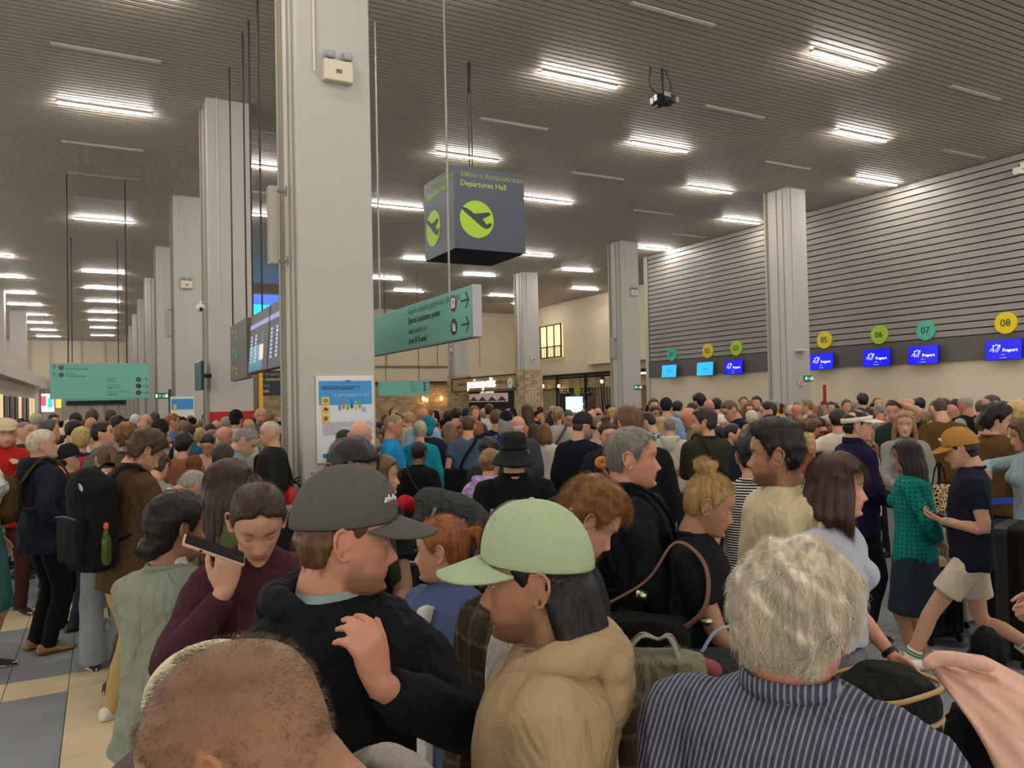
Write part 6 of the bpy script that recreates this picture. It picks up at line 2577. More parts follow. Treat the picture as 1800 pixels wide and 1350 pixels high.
    (1171, 701, 28, 4, 0, 0, 'short', '#20201f', 'shirt', '#7f9dbd', 'person in light blue shirt with dark cap under counter one', dict(hat='beanie', hatc='#23252c')),
    (1149, 701, 25, 165, 170, 0, 'short', 'brown', 'tee', '#7d4a44', 'person facing us at the column beside counter one', {}),
    (1191, 704, 25, 10, 20, 0, 'short', 'dark', 'tee', '#6d6258', 'brown haired person right of the light blue shirt', {}),
    (1150, 712, 28, 160, 150, 10, 'short', 'brown', 'tee', '#1d2540', 'person in navy T-shirt facing us left of the light blue shirt', {}),
    (1190, 720, 28, -20, -20, 0, 'crop', 'grey', 'jacket', '#1d2438', 'grey haired person in navy jacket with red collar', {}),
    (1307, 697, 22, 160, 170, 0, 'short', 'auburn', 'tee', '#7a3f38', 'red haired person facing us at the white wall', {}),
    (1330, 697, 24, -165, -170, 0, 'short', 'black', 'tee', '#9a9892', 'bearded person in grey T-shirt facing us at the white wall', dict(stub=.8)),
    (1316, 707, 27, 170, 165, 0, 'bob', 'mid', 'tee', '#d2ccc2', 'person in white blouse facing us under counter four', dict(sex='f')),
    (1362, 701, 24, 30, 40, 0, 'crop', 'grey', 'jacket', '#bf8a26', 'grey haired person in yellow jacket left of the tall column', {}),
    (1217, 708, 27, -10, 0, 0, 'short', 'dark', 'tee', '#84766a', 'dark haired head left of the black haired tall one', {}),
    (1322, 722, 30, 10, 0, 0, 'curly', '#b5ab94', 'sweater', '#8a3a30', 'person with pale curly hair and rust top under counter four', dict(sex='f')),
    (1376, 730, 26, 0, 0, 0, 'curly', '#c2ad84', 'tee', '#9f988a', 'pale blond head just left of the tall column', dict(sex='f')),
    (1401, 709, 26, -80, -92, 0, 'bald', 'grey', 'tee', '#565238', 'bald person in olive T-shirt at the tall column', dict(skin='red', pose=('hip', 'hip'), heavy=.4, stub=.3)),
    (1418, 702, 25, -70, -92, 0, 'short', 'dirty', 'shirt', '#8f9ba6', 'person in pale grey-blue shirt with hands on hips at the tall column', dict(pose=('hip', 'hip'), heavy=.3)),
    (1471, 720, 36, -4, -14, 0, 'short', '#231812', 'tee', '#d0c4b2', 'person with short dark hair in white top, hand on hip', dict(sex='f', pose=('hip', 'hip'), heavy=.25, d=8.6)),
    (1507, 718, 56, 60, 84, 0, 'short', 'black', 'jacket', '#191434', 'person in white sun visor and dark violet jacket facing right', dict(hat='visor', hatc='#d2ccbf', d=6.3, pose=('down', 'bag'), lod=0, strand=1500, bc='#15151c')),
    (1461, 706, 22, 170, 172, 0, 'short', 'dark', 'tee', '#b8b2a6', 'dark haired person facing us right of the red pole', {}),
    (1488, 702, 24, 172, 165, 0, 'short', 'mid', 'tee', '#6f6a4e', 'person in olive T-shirt with glasses at the white wall', {}),
    (1516, 693, 22, -20, -20, 0, 'puff', 'black', 'tee', '#3a3a40', 'tallest black haired head above the white visor', {}),
    (1521, 702, 22, 0, 0, 0, 'short', 'grey', 'jacket', '#6a7a86', 'person in beige cap above the white visor', dict(hat='beanie', hatc='#bfae8e')),
    (1545, 709, 23, -60, -60, 0, 'short', 'grey', 'shirt', '#c2675c', 'person in coral shirt under counter six', {}),
    (1572, 704, 35, -150, -165, 8, 'short', '#35261a', 'tee', '#1e3328', 'person in dark green shirt raising a hand to the sunglasses on the head', dict(pose=('head', 'down'), stub=.5, d=9.2)),
    (1590, 722, 46, 168, 178, 0, 'long', '#8d7048', 'sweater', '#8f8c84', 'fair haired person in grey sweatshirt looking towards us, hands clasped', dict(sex='f', pose=('front', 'front'), bc='#8b8d8e', d=7.4)),
    (1650, 703, 36, -14, -26, 30, 'crop', '#3a2a1c', 'sweater', '#58401f', 'person in brown sweater with bowed head seen from behind', dict(d=8.9, bc='#5d5d60')),
    (1597, 699, 27, -40, -60, 16, 'bald', 'brown', 'jacket', '#4a4b3f', 'balding person in olive jacket under counter six', {}),
    (1617, 699, 25, 0, -10, 4, 'short', 'black', 'tee', '#8d7d6a', 'black haired person right of the balding one', {}),
    (1661, 700, 26, 20, 10, 0, 'short', 'brown', 'tee', '#8a857c', 'brown haired head behind the brown sweater', {}),
    (1680, 701, 25, 0, 0, 0, 'short', 'dark', 'tee', '#77706a', 'dark haired head left of the black T-shirt at the counters', {}),
    (1697, 696, 31, -30, -50, 8, 'crop', 'grey', 'tee', '#17181b', 'sunburnt person in black T-shirt at the counters', dict(skin='red', heavy=.4)),
    (1672, 709, 28, 60, 80, 10, 'bald', 'grey', 'tee', '#a89d90', 'bald sunburnt person with sunglasses by the brown sweater', dict(skin='red')),
    (1725, 703, 28, 0, 10, 6, 'short', 'mid', 'tee', '#8d8474', 'brown haired person left of the tall one facing left at right', {}),
    (1743, 693, 34, -130, -112, 4, 'crop', '#3f342c', 'tee', '#6d6a64', 'tall person with dark crop facing left under counter eight', {}),
    (1763, 704, 27, 160, 170, 0, 'short', 'dgrey', 'tee', '#6a625a', 'grey haired person facing us under counter eight', {}),
    (1787, 705, 42, -10, 0, 0, 'curly', '#b39a68', 'sweater', '#b8a47c', 'person with fluffy blond curls and cream fleece at the right edge', dict(sex='f')),
    (1688, 732, 34, 0, 10, 0, 'crop', 'grey', 'tee', '#b5b0a4', 'grey haired head just above the mustard cap', {}),
    (1692, 743, 40, -110, -120, 14, 'short', 'brown', 'shirt', '#a08a34', 'brown haired person in yellow top behind the mustard cap', dict(sex='f')),
    (1752, 712, 52, 30, 82, 6, 'puff', '#15110e', 'sweater', '#5f4426', 'person with thick black hair and sunglasses in tan brown top', dict(d=6.8)),
    (1728, 728, 36, 0, 0, 0, 'curly', '#5a4630', 'tee', '#a39a86', 'person with tousled brown hair left of the tan brown top', {}),
    (1800, 733, 58, -105, -104, 14, 'long', '#4a3524', 'jacket', '#8fa2a6', 'person in pale denim jacket with bent arm at the right edge', dict(sex='f', pose=(('down'), ((.05, .30, 1.28), (1, .2, 0), None)), bc='#6d7f8f', d=6.1)),
    (1868, 755, 76, -60, -60, 0, 'short', 'grey', 'shirt', '#7d93bd', 'person in sky blue shirt cut off by the right edge', dict(d=4.6, bc='#3a3a3e', bottom='shorts')),
    (1905, 770, 90, -100, -100, 20, 'short', 'brown', 'tee', '#1b2336', 'person in navy top and beige trousers beyond the right edge', dict(d=3.7, bc='#a89578', lean=20, pose=(((.1, .45, 1.0), (.3, -1, -.3), None), ((.1, .45, 1.0), (.3, -1, -.3), None)))),
]
ROOTS = {}
for r in rows:
    k = dict(r[11])
    ROOTS[(r[0], r[1])] = P(*r[:11], **k)
# ------------------------------------------------------------------ the crowd behind them
CI = CM.inverted()


def pix(p):
    q = CI @ (Vector(p) - Vector((0, 0, CH)))
    return 900 + F * q.x / -q.z, 675 - F * q.y / -q.z, -q.z


NAMED = []
for (x, y, s, lab, d) in PEOPLE:
    hx, hy, hd = pix((x, y, 1.63 * s))
    NAMED.append((x, y, hx, hy, hd, .26 * F / hd))
COLS_ = [(2.29, 8.72), (2.29, 16.5), (2.29, 24.4), (2.29, 32.4), (2.29, 40.4), (2.29, 48.4), (2.29, 56.4), (2.29, 64.4), (2.29, 72.4), (18.3, 16.5), (18.3, 24.7), (18.3, 32.6), (18.3, 40.8)]
CELL = {}


def free(x, y, r):
    cx, cy = int(x // 1.0), int(y // 1.0)
    for i in range(-2, 3):
        for j in range(-2, 3):
            for (a, b) in CELL.get((cx + i, cy + j), ()):
                if (a - x) ** 2 + (b - y) ** 2 < r * r:
                    return False
    return True


def occupy(x, y):
    CELL.setdefault((int(x // 1.0), int(y // 1.0)), []).append((x, y))


for n_ in NAMED:
    occupy(n_[0], n_[1])
spots = []
rc = random.Random(77)
for it in range(60000):
    d = 7.6 + 38 * rc.random() ** 1.35
    u = rc.uniform(-40, 1840)
    v = CM @ Vector(((u - 900) / F * d, 0, -d))
    x, y = v.x, v.y
    if x > 19.2 or y > 47.5 or y < 2:
        continue
    if x < 1.6 and rc.random() < .5:
        k = 1 + .8 * rc.random()
        x, y, d = x * k, y * k, d * k
    if x < -3.9 or (x < 1.5 and y > 70) or (x >= 1.5 and y > 46.5):
        continue
    if any(abs(x - a) < .92 and abs(y - b) < .92 for a, b in COLS_):
        continue
    # the open floor at the lower left and at the right stays open
    if (u < 270 and d < 7.6) or (u > 1540 and d < 6.9):
        continue
    r = .52 + max(0, d - 12) * .016
    if not free(x, y, r):
        continue
    s = rc.uniform(.91, 1.04)
    hx, hy, hd = pix((x, y, 1.63 * s))
    hp = .26 * F / hd
    ok = True
    for (a, b, nx, ny, nd, nh) in NAMED:
        if hd < nd and abs(hx - nx) < (.42 * hp + .42 * nh) * (1.35 if nd < 12 else 1) and (nd < 12 or hy - .5 * hp < ny + .42 * nh):
            ok = False
            break
    if not ok:
        continue
    occupy(x, y)
    spots.append((hd, x, y, s, hx))
spots.sort()
N_IND = max(0, 292 - len(PEOPLE))
ind, far = spots[:N_IND], spots[N_IND:N_IND + 280]
TOPC = [('black', '#17181a'), ('navy', '#1a2135'), ('grey', '#77777a'), ('white', '#cfcac2'), ('beige', '#a8987c'), ('slate blue', '#46586e'), ('olive', '#4d4c36'), ('dark red', '#6e2a2a'), ('pale blue', '#8fa6bc'),
        ('charcoal', '#2f3134'), ('brown', '#58432f'), ('cream', '#cbbfa4'), ('pink', '#b98084'), ('teal', '#1f6f74'), ('blue', '#2f5590'), ('khaki', '#857c5e'), ('green', '#3a5c46'), ('rust', '#8a4c30')]
HC_ = ['#15110f', '#241a13', '#3f2a1b', '#3f2a1b', '#5b3f28', '#a98a58', '#7d6545', '#8b8680', '#6b6560', '#b8b2a6', '#241a13', '#7a4a22']
protos = []
for q, (hair, top, sex, bot, pose, kw) in enumerate((('short', 'tee', 'm', 'trousers', ('down', 'down'), {}), ('crop', 'shirt', 'm', 'trousers', ('front', 'front'), {}), ('long', 'tee', 'f', 'trousers', ('down', 'phone'), {}),
                                                     ('bob', 'sweater', 'f', 'trousers', ('front', 'down'), {}), ('bald', 'tee', 'm', 'shorts', ('hip', 'down'), dict(heavy=.5)), ('tail', 'tee', 'f', 'trousers', ('cross', 'cross'), {}),
                                                     ('curly', 'jacket', 'f', 'trousers', ('down', 'bag'), {}), ('short', 'hoodie', 'm', 'trousers', ('phone', 'down'), {}), ('short', 'tee', 'm', 'shorts', ('phone', 'phone'), dict(hat='cap')),
                                                     ('bun', 'shirt', 'f', 'skirt', ('down', 'down'), {}), ('quiff', 'jacket', 'm', 'trousers', ('strap', 'down'), {}), ('flop', 'tee', 'm', 'trousers', ('down', 'face'), {}))):
    r_ = empty('person')
    make_person(r_, hf=(-25, 0, 15, 30, -10, 0, 20, 0, -35, 10, 40, -20)[q], nod=(0, 8, 4, 0, 0, 0, 10, 22, 15, 0, 0, 6)[q], hair=hair, hc='#ffffff', top=top, tc='OBJ', sex=sex, bottom=bot, pose=pose, lod=2, seed=300 + q * 7, shared=True,
                bc=('#20232b', '#33373f', '#3d4f6b', '#1b1c20', '#a19478', '#2b3d5c', '#4a4a4c', '#1e1f22', '#6f6a58', '#5c4a3c', '#2a2c33', '#404b5c')[q], skin='fair', **kw)
    protos.append((r_, [c for c in r_.children], top, hair))
ZONES = [(0, 'below the shop signs'), (88, 'below left teal sign'), (262, 'below green exit sign'), (360, 'at the red cabinet'), (500, 'by the poster column'), (668, 'below brick wall lamps'), (800, 'under the restaurant sign'),
         (918, 'by the clock column'), (962, 'before the dark storefront'), (1090, 'at counter one column'), (1145, 'under counters one, two'), (1268, 'under counters three, four'), (1372, 'before the tall column'),
         (1450, 'under counter six'), (1575, 'under counter seven'), (1690, 'under counter eight')]
ZC = {}
ind.sort(key=lambda q: q[4])
used = set()
GAR = dict(tee='T-shirt', shirt='shirt', sweater='sweater', jacket='jacket', hoodie='hoodie')
SKT = [(1, 1, 1), (1.02, .95, .92), (.86, .82, .78), (.95, .86, .8), (.6, .52, .46), (1.05, .92, .88)]
for n_, (d, x, y, s, hx) in enumerate(ind):
    q = rc.randrange(len(protos))
    src, kids, top, hair = protos[q]
    if q in used:
        root = src.copy()
        COL.objects.link(root)
        cp = []
        for c in kids:
            o = c.copy()
            COL.objects.link(o)
            o.parent = root
            for gc in c.children:
                o2 = gc.copy()
                COL.objects.link(o2)
                o2.parent = o
                cp.append((gc.name, o2, c.name))
            cp.append((c.name, o, ''))
    else:
        used.add(q)
        root = src
        cp = [(c.name, c, '') for c in kids] + [(gc.name, gc, c.name) for c in kids for gc in c.children]
    root.location = (x, y, 0)
    f = rc.gauss(15, 60)
    root.rotation_euler = (0, 0, -(math.atan2(x, y) + math.radians(f)))
    root.scale = (s, s, s)
    cn, tc = rc.choice(TOPC)
    hcx = hexc(rc.choice(HC_))
    sk_ = rc.choice(SKT)
    hatc = hexc(rc.choice(TOPC)[1])
    for nm, o, par in cp:
        b = nm.split('.')[0]
        if b in ('shirt', 'jacket', 'hoodie', 'sweater', 'hood', 'collar', 'tank_top'):
            o.color = hexc(tc)
        elif b == 'hair':
            o.color = hcx
        elif b == 'body':
            o.color = sk_ + (1,)
        elif b in ('cap', 'brim', 'button'):
            o.color = hatc
    z = [k for k, (a, _) in enumerate(ZONES) if hx >= a] or [0]
    z = z[-1]
    band = 'near' if d < 11 else 'middle' if d < 17 else 'far'
    key = (z, band)
    ZC[key] = ZC.get(key, -1) + 1
    ordn = (ORD + ['fifteenth', 'sixteenth', 'seventeenth', 'eighteenth', 'nineteenth', 'twentieth'])[ZC[key]]
    tag(root, 'person in %s %s%s, %s from left, %s crowd %s' % (cn, GAR[top], ' and cap' if src.children and any(c.name.startswith('cap') for c in root.children) else '', ordn, band, ZONES[z][1]), 'person', 'people in the crowd')
for q, (r_, kids, _, _) in enumerate(protos):
    if q not in used:
        for c in list(kids):
            for gc in list(c.children):
                bpy.data.objects.remove(gc)
            bpy.data.objects.remove(c)
        bpy.data.objects.remove(r_)
# everyone farther away: past what can be told apart, one mass of small simple figures
base = []
for q, (hair, top, sex, pose) in enumerate((('short', 'tee', 'm', ('down', 'down')), ('long', 'tee', 'f', ('front', 'front')), ('crop', 'shirt', 'm', ('down', 'phone')), ('bob', 'sweater', 'f', ('down', 'down')), ('none', 'tee', 'm', ('hip', 'hip')), ('curly', 'shirt', 'f', ('down', 'down')))):
    r_ = empty('w')
    make_person(r_, hf=rc.uniform(-30, 30), hair=hair, hc='#ffffff', top=top, tc='#ffffff', sex=sex, pose=pose, lod=3, seed=500 + q, shared=True, skin='fair', collar=False, shoes=None)
    parts = []
    for c in list(r_.children):
        b = c.name.split('.')[0]
        c.data = slim(c.data.copy(), .20)
        parts.append((b, mverts(c.data), [tuple(p.vertices) for p in c.data.polygons]))
        bpy.data.objects.remove(c)
    bpy.data.objects.remove(r_)
    base.append(parts)
VV, FF, CC = [], [], []
nv_ = 0
for (d, x, y, s, hx) in far:
    f = math.radians(rc.gauss(15, 60))
    rz = -(math.atan2(x, y) + f)
    R2 = np.array([[math.cos(rz), -math.sin(rz), 0], [math.sin(rz), math.cos(rz), 0], [0, 0, 1]])
    tc = hexc(rc.choice(TOPC)[1])[:3]
    hcx = hexc(rc.choice(HC_))[:3]
    sk_ = np.array(hexc('#c39479')[:3]) * rc.choice(SKT)
    bc = hexc(rc.choice(TOPC[:8])[1])[:3]
    for b, V, Fc in rc.choice(base):
        VV.append(V * s @ R2.T + [x, y, 0])
        FF.extend([tuple(i + nv_ for i in f_) for f_ in Fc])
        nv_ += len(V)
        CC.append(np.tile({'body': sk_, 'hair': hcx, 'trousers': bc}.get(b, tc), (len(V), 1)))
if VV:
    me = mesh('crowd', np.concatenate(VV), FF, CROWD)
    setcol(me, np.concatenate(CC))
    o = link('crowd', me)
    tag(o, 'dense mass of travellers in the far part of the hall', 'crowd', None, 'stuff')
print('PEOPLE', len(PEOPLE), 'ind', len(ind), 'far', len(far), 'spots', len(spots), 'faces', len(FF))
for (x, y, s, lab, d) in PEOPLE:
    if not .87 < s < 1.13:
        print('SCALE %.2f d=%.1f %s' % (s, d, lab))
# ------------------------------------------------------------------ things carried and things standing about
I4 = Matrix.Identity(4)


def solid(name, g, mat, label, cat, loc=None, smooth=True, kind=None, vox=None, amp=0, seed=1):
    V, Fc = g.arr()
    if vox:
        me = remesh(g, vox, 3, name)
        if amp:
            displace(me, amp, seed, 1.6)
        V = mverts(me)
        c = (V.min(0) + V.max(0)) / 2
        c[2] = V[:, 2].min()
        me.vertices.foreach_set('co', (V - c).astype(np.float32).ravel())
        me.update()
        me.materials.append(mat)
    else:
        c = (V.min(0) + V.max(0)) / 2
        c[2] = V[:, 2].min()
        me = mesh(name, V - c, Fc, mat, smooth)
    o = bpy.data.objects.new(name, me)
    COL.objects.link(o)
    o.location = c
    tag(o, label, cat, None, kind)
    return o


def sub(o, name, g, mat, smooth=True):
    V, Fc = g.arr()
    me = mesh(name, V - np.array(o.location), Fc, mat, smooth)
    return link(name, me, o)


def wxf(M, g):
    g.V = [xf(M, v) for v in g.V]
    return g


# phones
pa, pe = at(322, 948, 2.04), at(430, 986, 2.10)
X_ = (pe - pa).normalized()
Z_ = Vector((0, 0, 1)) + (CM @ Vector((.25, 0, .12)))
Z_ = (Z_ - X_ * Z_.dot(X_)).normalized()
Y_ = Z_.cross(X_)
Mp = Matrix(((X_.x, Y_.x, Z_.x, 0), (X_.y, Y_.y, Z_.y, 0), (X_.z, Y_.z, Z_.z, 0), (0, 0, 0, 1)))
Mp = Matrix.Translation((pa + pe) / 2) @ Mp
g = G()
g.bbox((0, 0, 0), ((pe - pa).length, .074, .011), .005)
ph = solid('phone', wxf(Mp, g), plain('phone_pink', '#c9a08e', .35), 'pale pink phone held sideways at the chin of the burgundy sweater', 'phone', smooth=False)
g = G()
g.box((0, 0, .006), ((pe - pa).length - .008, .068, .002))
sub(ph, 'screen', wxf(Mp, g), plain('phone_glass', '#14151a', .1), False)
g = G()
g.ell((-.035, -.037, .0), (.005, .002, .003), 10, 6)
sub(ph, 'camera_lens', wxf(Mp, g), BLACK)
Mw = MR @ S_H[(id(rR), 0)]
g = G()
g.bbox((.085, .0, -.027), (.15, .074, .010), .004)
ph = solid('phone', wxf(Mw, g), plain('phone_black', '#121317', .3), 'black phone held flat by the person in the mustard cap', 'phone', smooth=False)
g = G()
g.box((.085, 0, -.033), (.142, .066, .003))
sub(ph, 'screen', wxf(Mw, g), plain('phone_glass', '#14151a', .1), False)


def watch(root, M_idx, col='#1b1c1f'):
    Mh_ = S_H[(id(root), M_idx)]
    g = G()
    a = np.linspace(0, 2 * PI, 24, endpoint=False)
    R = [np.stack([np.full(24, x), .030 * k * np.cos(a), .0265 * k * np.sin(a)], -1) for x, k in ((-.036, .98), (-.034, 1.1), (-.018, 1.1), (-.016, .98))]
    R = np.array(R)
    g.loft(xf(Mh_, R.reshape(-1, 3)).reshape(R.shape))
    w = g.build('watch_band', plain('watch', col, .4), root, True)
    g = G()
    g.bbox((-.026, 0, .032), (.036, .032, .010), .004, Mh_)
    g.build('watch_face', plain('watch_glass', '#0c0d10', .1), w)


watch(rK, 1)
watch(rR, 0, '#8d8a80')
watch(rI, 0)
# pearl earring
g = G()
for s_ in (-1, 1):
    g.ell((s_ * .082, -.008, -.042), (.0055, .0055, .0055), 10, 8, None)
g.V = [xf(HdF, v) for v in g.V]
g.build('earring', plain('pearl', '#e6e0d6', .2), rF, True)
g = G()
R = torso_rings('f', 1.44, 1.512, .012, 0, 24, 5)
R[:, :, :2] *= .92
g.loft(R, False)
g.build('undershirt', cloth('#cfcabc', fold=.1), rF, True)
# light blue shirt collar under the black hoodie
g = G()
R = torso_rings('m', 1.462, 1.500, .005, 0, 24, 5)
R[:, :, :2] *= .98
g.loft(R, False)
g.build('undershirt', cloth('#8fa6a6', fold=.1), rB, True)
# socks
for k_, (ft) in enumerate((((-.10, .42, .12)), ((.11, -.40, .26)))):
    hip = np.array([(-1, 1)[k_] * .088, 0, .90])
    f_ = np.array(ft)
    kn = two_bone(hip, f_, ((-1, 1)[k_] * .05, 1, 0), .43, .42)[0]
    g = G()
    d_ = kn - f_
    g.tube([tuple(f_ - d_ * .02), tuple(f_ + d_ * .10), tuple(f_ + d_ * .34)], [.044, .042, .050], 16, round_=False)
    so = g.build('sock', plain('sock', '#cdc8ba', .9), rR, True)
    g = G()
    for t_ in (.25, .29):
        g.tube([tuple(f_ + d_ * t_), tuple(f_ + d_ * (t_ + .02))], .0505, 16, round_=False)
    g.build('sock_stripe', plain('sock_green', '#2e6b52', .9), so, True)
# lettering on the black T-shirt
T0 = rK
txt('MOS', .045, '#6b5a40', rK, T_((-.02, .232, 1.21)) @ rotm(PI, 'Z'), ext=.012)
txt('SCH', .050, '#8d8a84', rK, T_((-.02, .238, 1.16)) @ rotm(PI, 'Z'), ext=.012)


def backpack(M, label, col, size=(.32, .20, .50), c=(0, -.25, 1.22), straps=True, pocket=True, logo=False):
    w, dpt, h = size
    g = G()
    g.bbox((0, 0, 0), (w, dpt, h), .07)
    g.ell((0, -.01, h * .32), (w * .47, dpt * .55, h * .26), 18, 12)
    g.ell((0, -.03, -h * .25), (w * .52, dpt * .62, h * .26), 18, 12)
    for v in g.V:
        v += np.array(c)
    wxf(M, g)
    o = solid('backpack', g, cloth(col, fold=.9), label, 'backpack', vox=.014, amp=.007, seed=4)
    Lc = np.array(o.location)
    if pocket:
        g = G()
        g.bbox((c[0], c[1] - dpt * .58, c[2] - h * .16), (w * .78, .06, h * .46), .025)
        sub(o, 'front_pocket', wxf(M, g), cloth(col, fold=.7))
        g = G()
        g.tube([(c[0] - w * .34, c[1] - dpt * .74, c[2] + h * .08), (c[0], c[1] - dpt * .76, c[2] + h * .10), (c[0] + w * .34, c[1] - dpt * .74, c[2] + h * .08)], .004, 6, smooth=4)
        sub(o, 'zip', wxf(M, g), plain('zip', '#55565a', .4, metal=.5))
    g = G()
    g.tube([(c[0] - .04, c[1] + .02, c[2] + h * .5), (c[0], c[1] + .02, c[2] + h * .58), (c[0] + .04, c[1] + .02, c[2] + h * .5)], .009, 8, smooth=4)
    sub(o, 'grab_handle', wxf(M, g), cloth(col, fold=.2))
    if straps:
        for s_ in (-1, 1):
            g = G()
            g.tube([(s_ * .085, c[1] + .08, c[2] + h * .40), (s_ * .11, -.05, 1.515), (s_ * .12, .09, 1.45), (s_ * .135, .15, 1.30), (s_ * .165, .08, 1.15), (s_ * .13, c[1] + .10, c[2] - h * .2)], .023, 8, ry=.35, smooth=4)
            sub(o, 'shoulder_strap', wxf(M, g), cloth(col, fold=.2))
    if logo:
        g = G()
        for r2 in (.035, .025, .015):
            g.tube([(c[0] + .05 + r2 * math.cos(a), c[1] - dpt * .50, c[2] + h * .36 + r2 * math.sin(a)) for a in np.linspace(0, PI / 2, 8)], .0035, 6)
        sub(o, 'emblem', wxf(M, g), plain('emblem_grey', '#b9b9b9', .5))
    return o


o = backpack(MQ, 'large black backpack worn on the brown jacket with a bottle in its side pocket', '#131417', (.30, .20, .54), (.05, -.215, 1.20), logo=True)
g = G()
g.tube([(.205, -.225, 1.0), (.205, -.225, 1.12)], [.027, .027], 14)
g.tube([(.205, -.225, 1.13), (.205, -.225, 1.17)], [.023, .012], 12)
bo = solid('water_bottle', wxf(MQ, g), plain('bottle_green', '#3f4a18', .15), 'green drink bottle with orange cap in the black backpack pocket', 'bottle')
g = G()
g.tube([(.205, -.225, 1.185), (.205, -.225, 1.20)], .014, 12)
sub(bo, 'bottle_cap', wxf(MQ, g), plain('cap_orange', '#d65a22', .4))
backpack(MN, 'black backpack with olive straps on the person behind the grey cap', '#3b3d2a', (.30, .2, .45), (0, -.28, 1.22))
backpack(ROOTS[(74, 753)][1], 'brown backpack with thin strap on the navy rain jacket', '#4a3a22', (.26, .16, .34), (.0, -.27, 1.2))
backpack(ROOTS[(281, 740)][1], 'dark navy sling backpack on the cream hoodie', '#1d2230', (.24, .14, .34), (0, -.25, 1.2))
backpack(ML, 'black backpack on the tall grey haired person', '#17181b', (.30, .17, .44), (0, -.28, 1.2))


def crossbody(M, label, col, side=1, big=1.0, drop=0.0, strap='#2c2a20', cat='bag'):
    g = G()
    c = np.array([-side * .20, -.10, .98 - drop])
    g.bbox((0, 0, 0), (.24 * big, .11 * big, .20 * big), .04)
    g.ell((0, -.01, -.03), (.13 * big, .07 * big, .10 * big), 16, 10)
    for v in g.V:
        v += c
    o = solid('shoulder_bag', wxf(M, g), cloth(col, fold=.9), label, cat, vox=.016, amp=.006)
    g = G()
    g.tube([tuple(c + [.09, 0, .08]), (-side * .05, -.165, 1.2), (side * .09, -.13, 1.42), (side * .115, -.02, 1.505), (side * .10, .09, 1.43), (-side * .02, .17, 1.22), (-side * .17, .13, 1.05), tuple(c + [-.09, .02, .08])],
           .017, 8, ry=.3, smooth=5)
    sub(o, 'strap', wxf(M, g), cloth(strap, fold=.1))
    return o


crossbody(ROOTS[(1238, 716)][1], 'small dark bag on a brown shoulder strap across the olive sweater', '#26221c', -1, .9, strap='#3e2f20')
crossbody(ROOTS[(1106, 720)][1], 'dark bag with olive webbing strap on the tall person in black shirt', '#1a1b1d', 1, 1.0, strap='#4f5540')
crossbody(ROOTS[(823, 730)][1], 'large black sling bag hanging low on the slate blue T-shirt', '#121214', 1, 1.9, .05, strap='#121214')
crossbody(ROOTS[(737, 772)][1], 'small black bag on a thin strap across the black top', '#141416', -1, .7, strap='#3b3b3c')
crossbody(ROOTS[(981, 714)][1], 'grey shoulder bag on the person with messy ponytail', '#6a6c68', 1, 1.2, strap='#4a4b48')
crossbody(ROOTS[(1471, 720)][1], 'navy blue handbag at the waist of the person in the white top', '#1f2c42', 1, 1.3, strap='#1f2c42')


def tote(M, label, col, c, size=(.34, .12, .36), kind='plain', col2='#d8cba0', hand=(0, 0, .3), strapc=None):
    c = np.array(c)
    w, dp, h = size
    g = G()
    R = []
    for z, k in ((0, .86), (.02, .95), (.5, 1.0), (.93, .96), (1, .93)):
        a = np.linspace(0, 2 * PI, 24, endpoint=False)
        R.append(np.stack([w / 2 * k * np.sign(np.cos(a)) * np.abs(np.cos(a)) ** .4, dp / 2 * k * np.sign(np.sin(a)) * np.abs(np.sin(a)) ** .6, np.full(24, z * h)], -1))
    g.loft(np.array(R))
    for v in g.V:
        v += c
    o = solid('tote_bag', wxf(M, g), cloth(col, kind, col2, fold=.9), label, 'bag', vox=.012, amp=.004)
    for s_ in (-1, 1):
        g = G()
        p0, p1 = c + [-w * .25, s_ * dp * .3, h * .97], c + [w * .25, s_ * dp * .3, h * .97]
        top = c + [0, 0, h] + np.array(hand)
        g.tube([tuple(p0), tuple(p0 * .4 + top * .6 + [-.01, 0, .03]), tuple(top), tuple(p1 * .4 + top * .6 + [.01, 0, .03]), tuple(p1)], .010, 6, ry=.4, smooth=4)
        sub(o, 'handle', wxf(M, g), cloth(strapc or col, fold=.1))
    return o


tote(ROOTS[(1287, 742)][1], 'white canvas tote bag hanging from the bearded person shoulder', '#c9c6c0', (-.26, -.06, .88), hand=(.10, .02, .22))
# handbag of the person with the blond bun
c = np.array([.28, -.20, .90])
g = G()
g.bbox((0, 0, .17), (.16, .42, .30), .05)
g.ell((0, -.02, .14), (.10, .22, .14), 18, 12)
for v in g.V:
    v += c
hb = solid('handbag', wxf(MK, g), cloth('#191915', fold=1.0), 'large black handbag with red corner and brown leather strap on the person with blond bun', 'bag', vox=.012, amp=.008)
g = G()
g.bbox(c + [.015, .17, .08], (.165, .12, .17), .03)
sub(hb, 'red_corner', wxf(MK, g), cloth('#8e1820', fold=.4))
g = G()
g.bbox(c + [.0, -.0, .012], (.17, .44, .03), .01)
sub(hb, 'leather_base', wxf(MK, g), plain('leather_brown', '#4a3020', .5))
g = G()
g.tube([tuple(c + [.02, -.19, .30]), (.25, -.16, 1.33), (.19, -.05, 1.475), (.21, .06, 1.40), (.26, .06, 1.25), tuple(c + [.03, .15, .26])], .014, 10, ry=.35, smooth=6)
st = sub(hb, 'strap', wxf(MK, g), plain('leather_tan', '#6e4a38', .45))
g = G()
g.tube([(.262, -.175, 1.27), (.262, -.165, 1.30)], .024, 10, round_=False)
g.tube([(.262, .068, 1.20), (.262, .066, 1.22)], .024, 10, round_=False)
sub(hb, 'buckle', wxf(MK, g), plain('silver', '#b9b4a4', .3, metal=1))
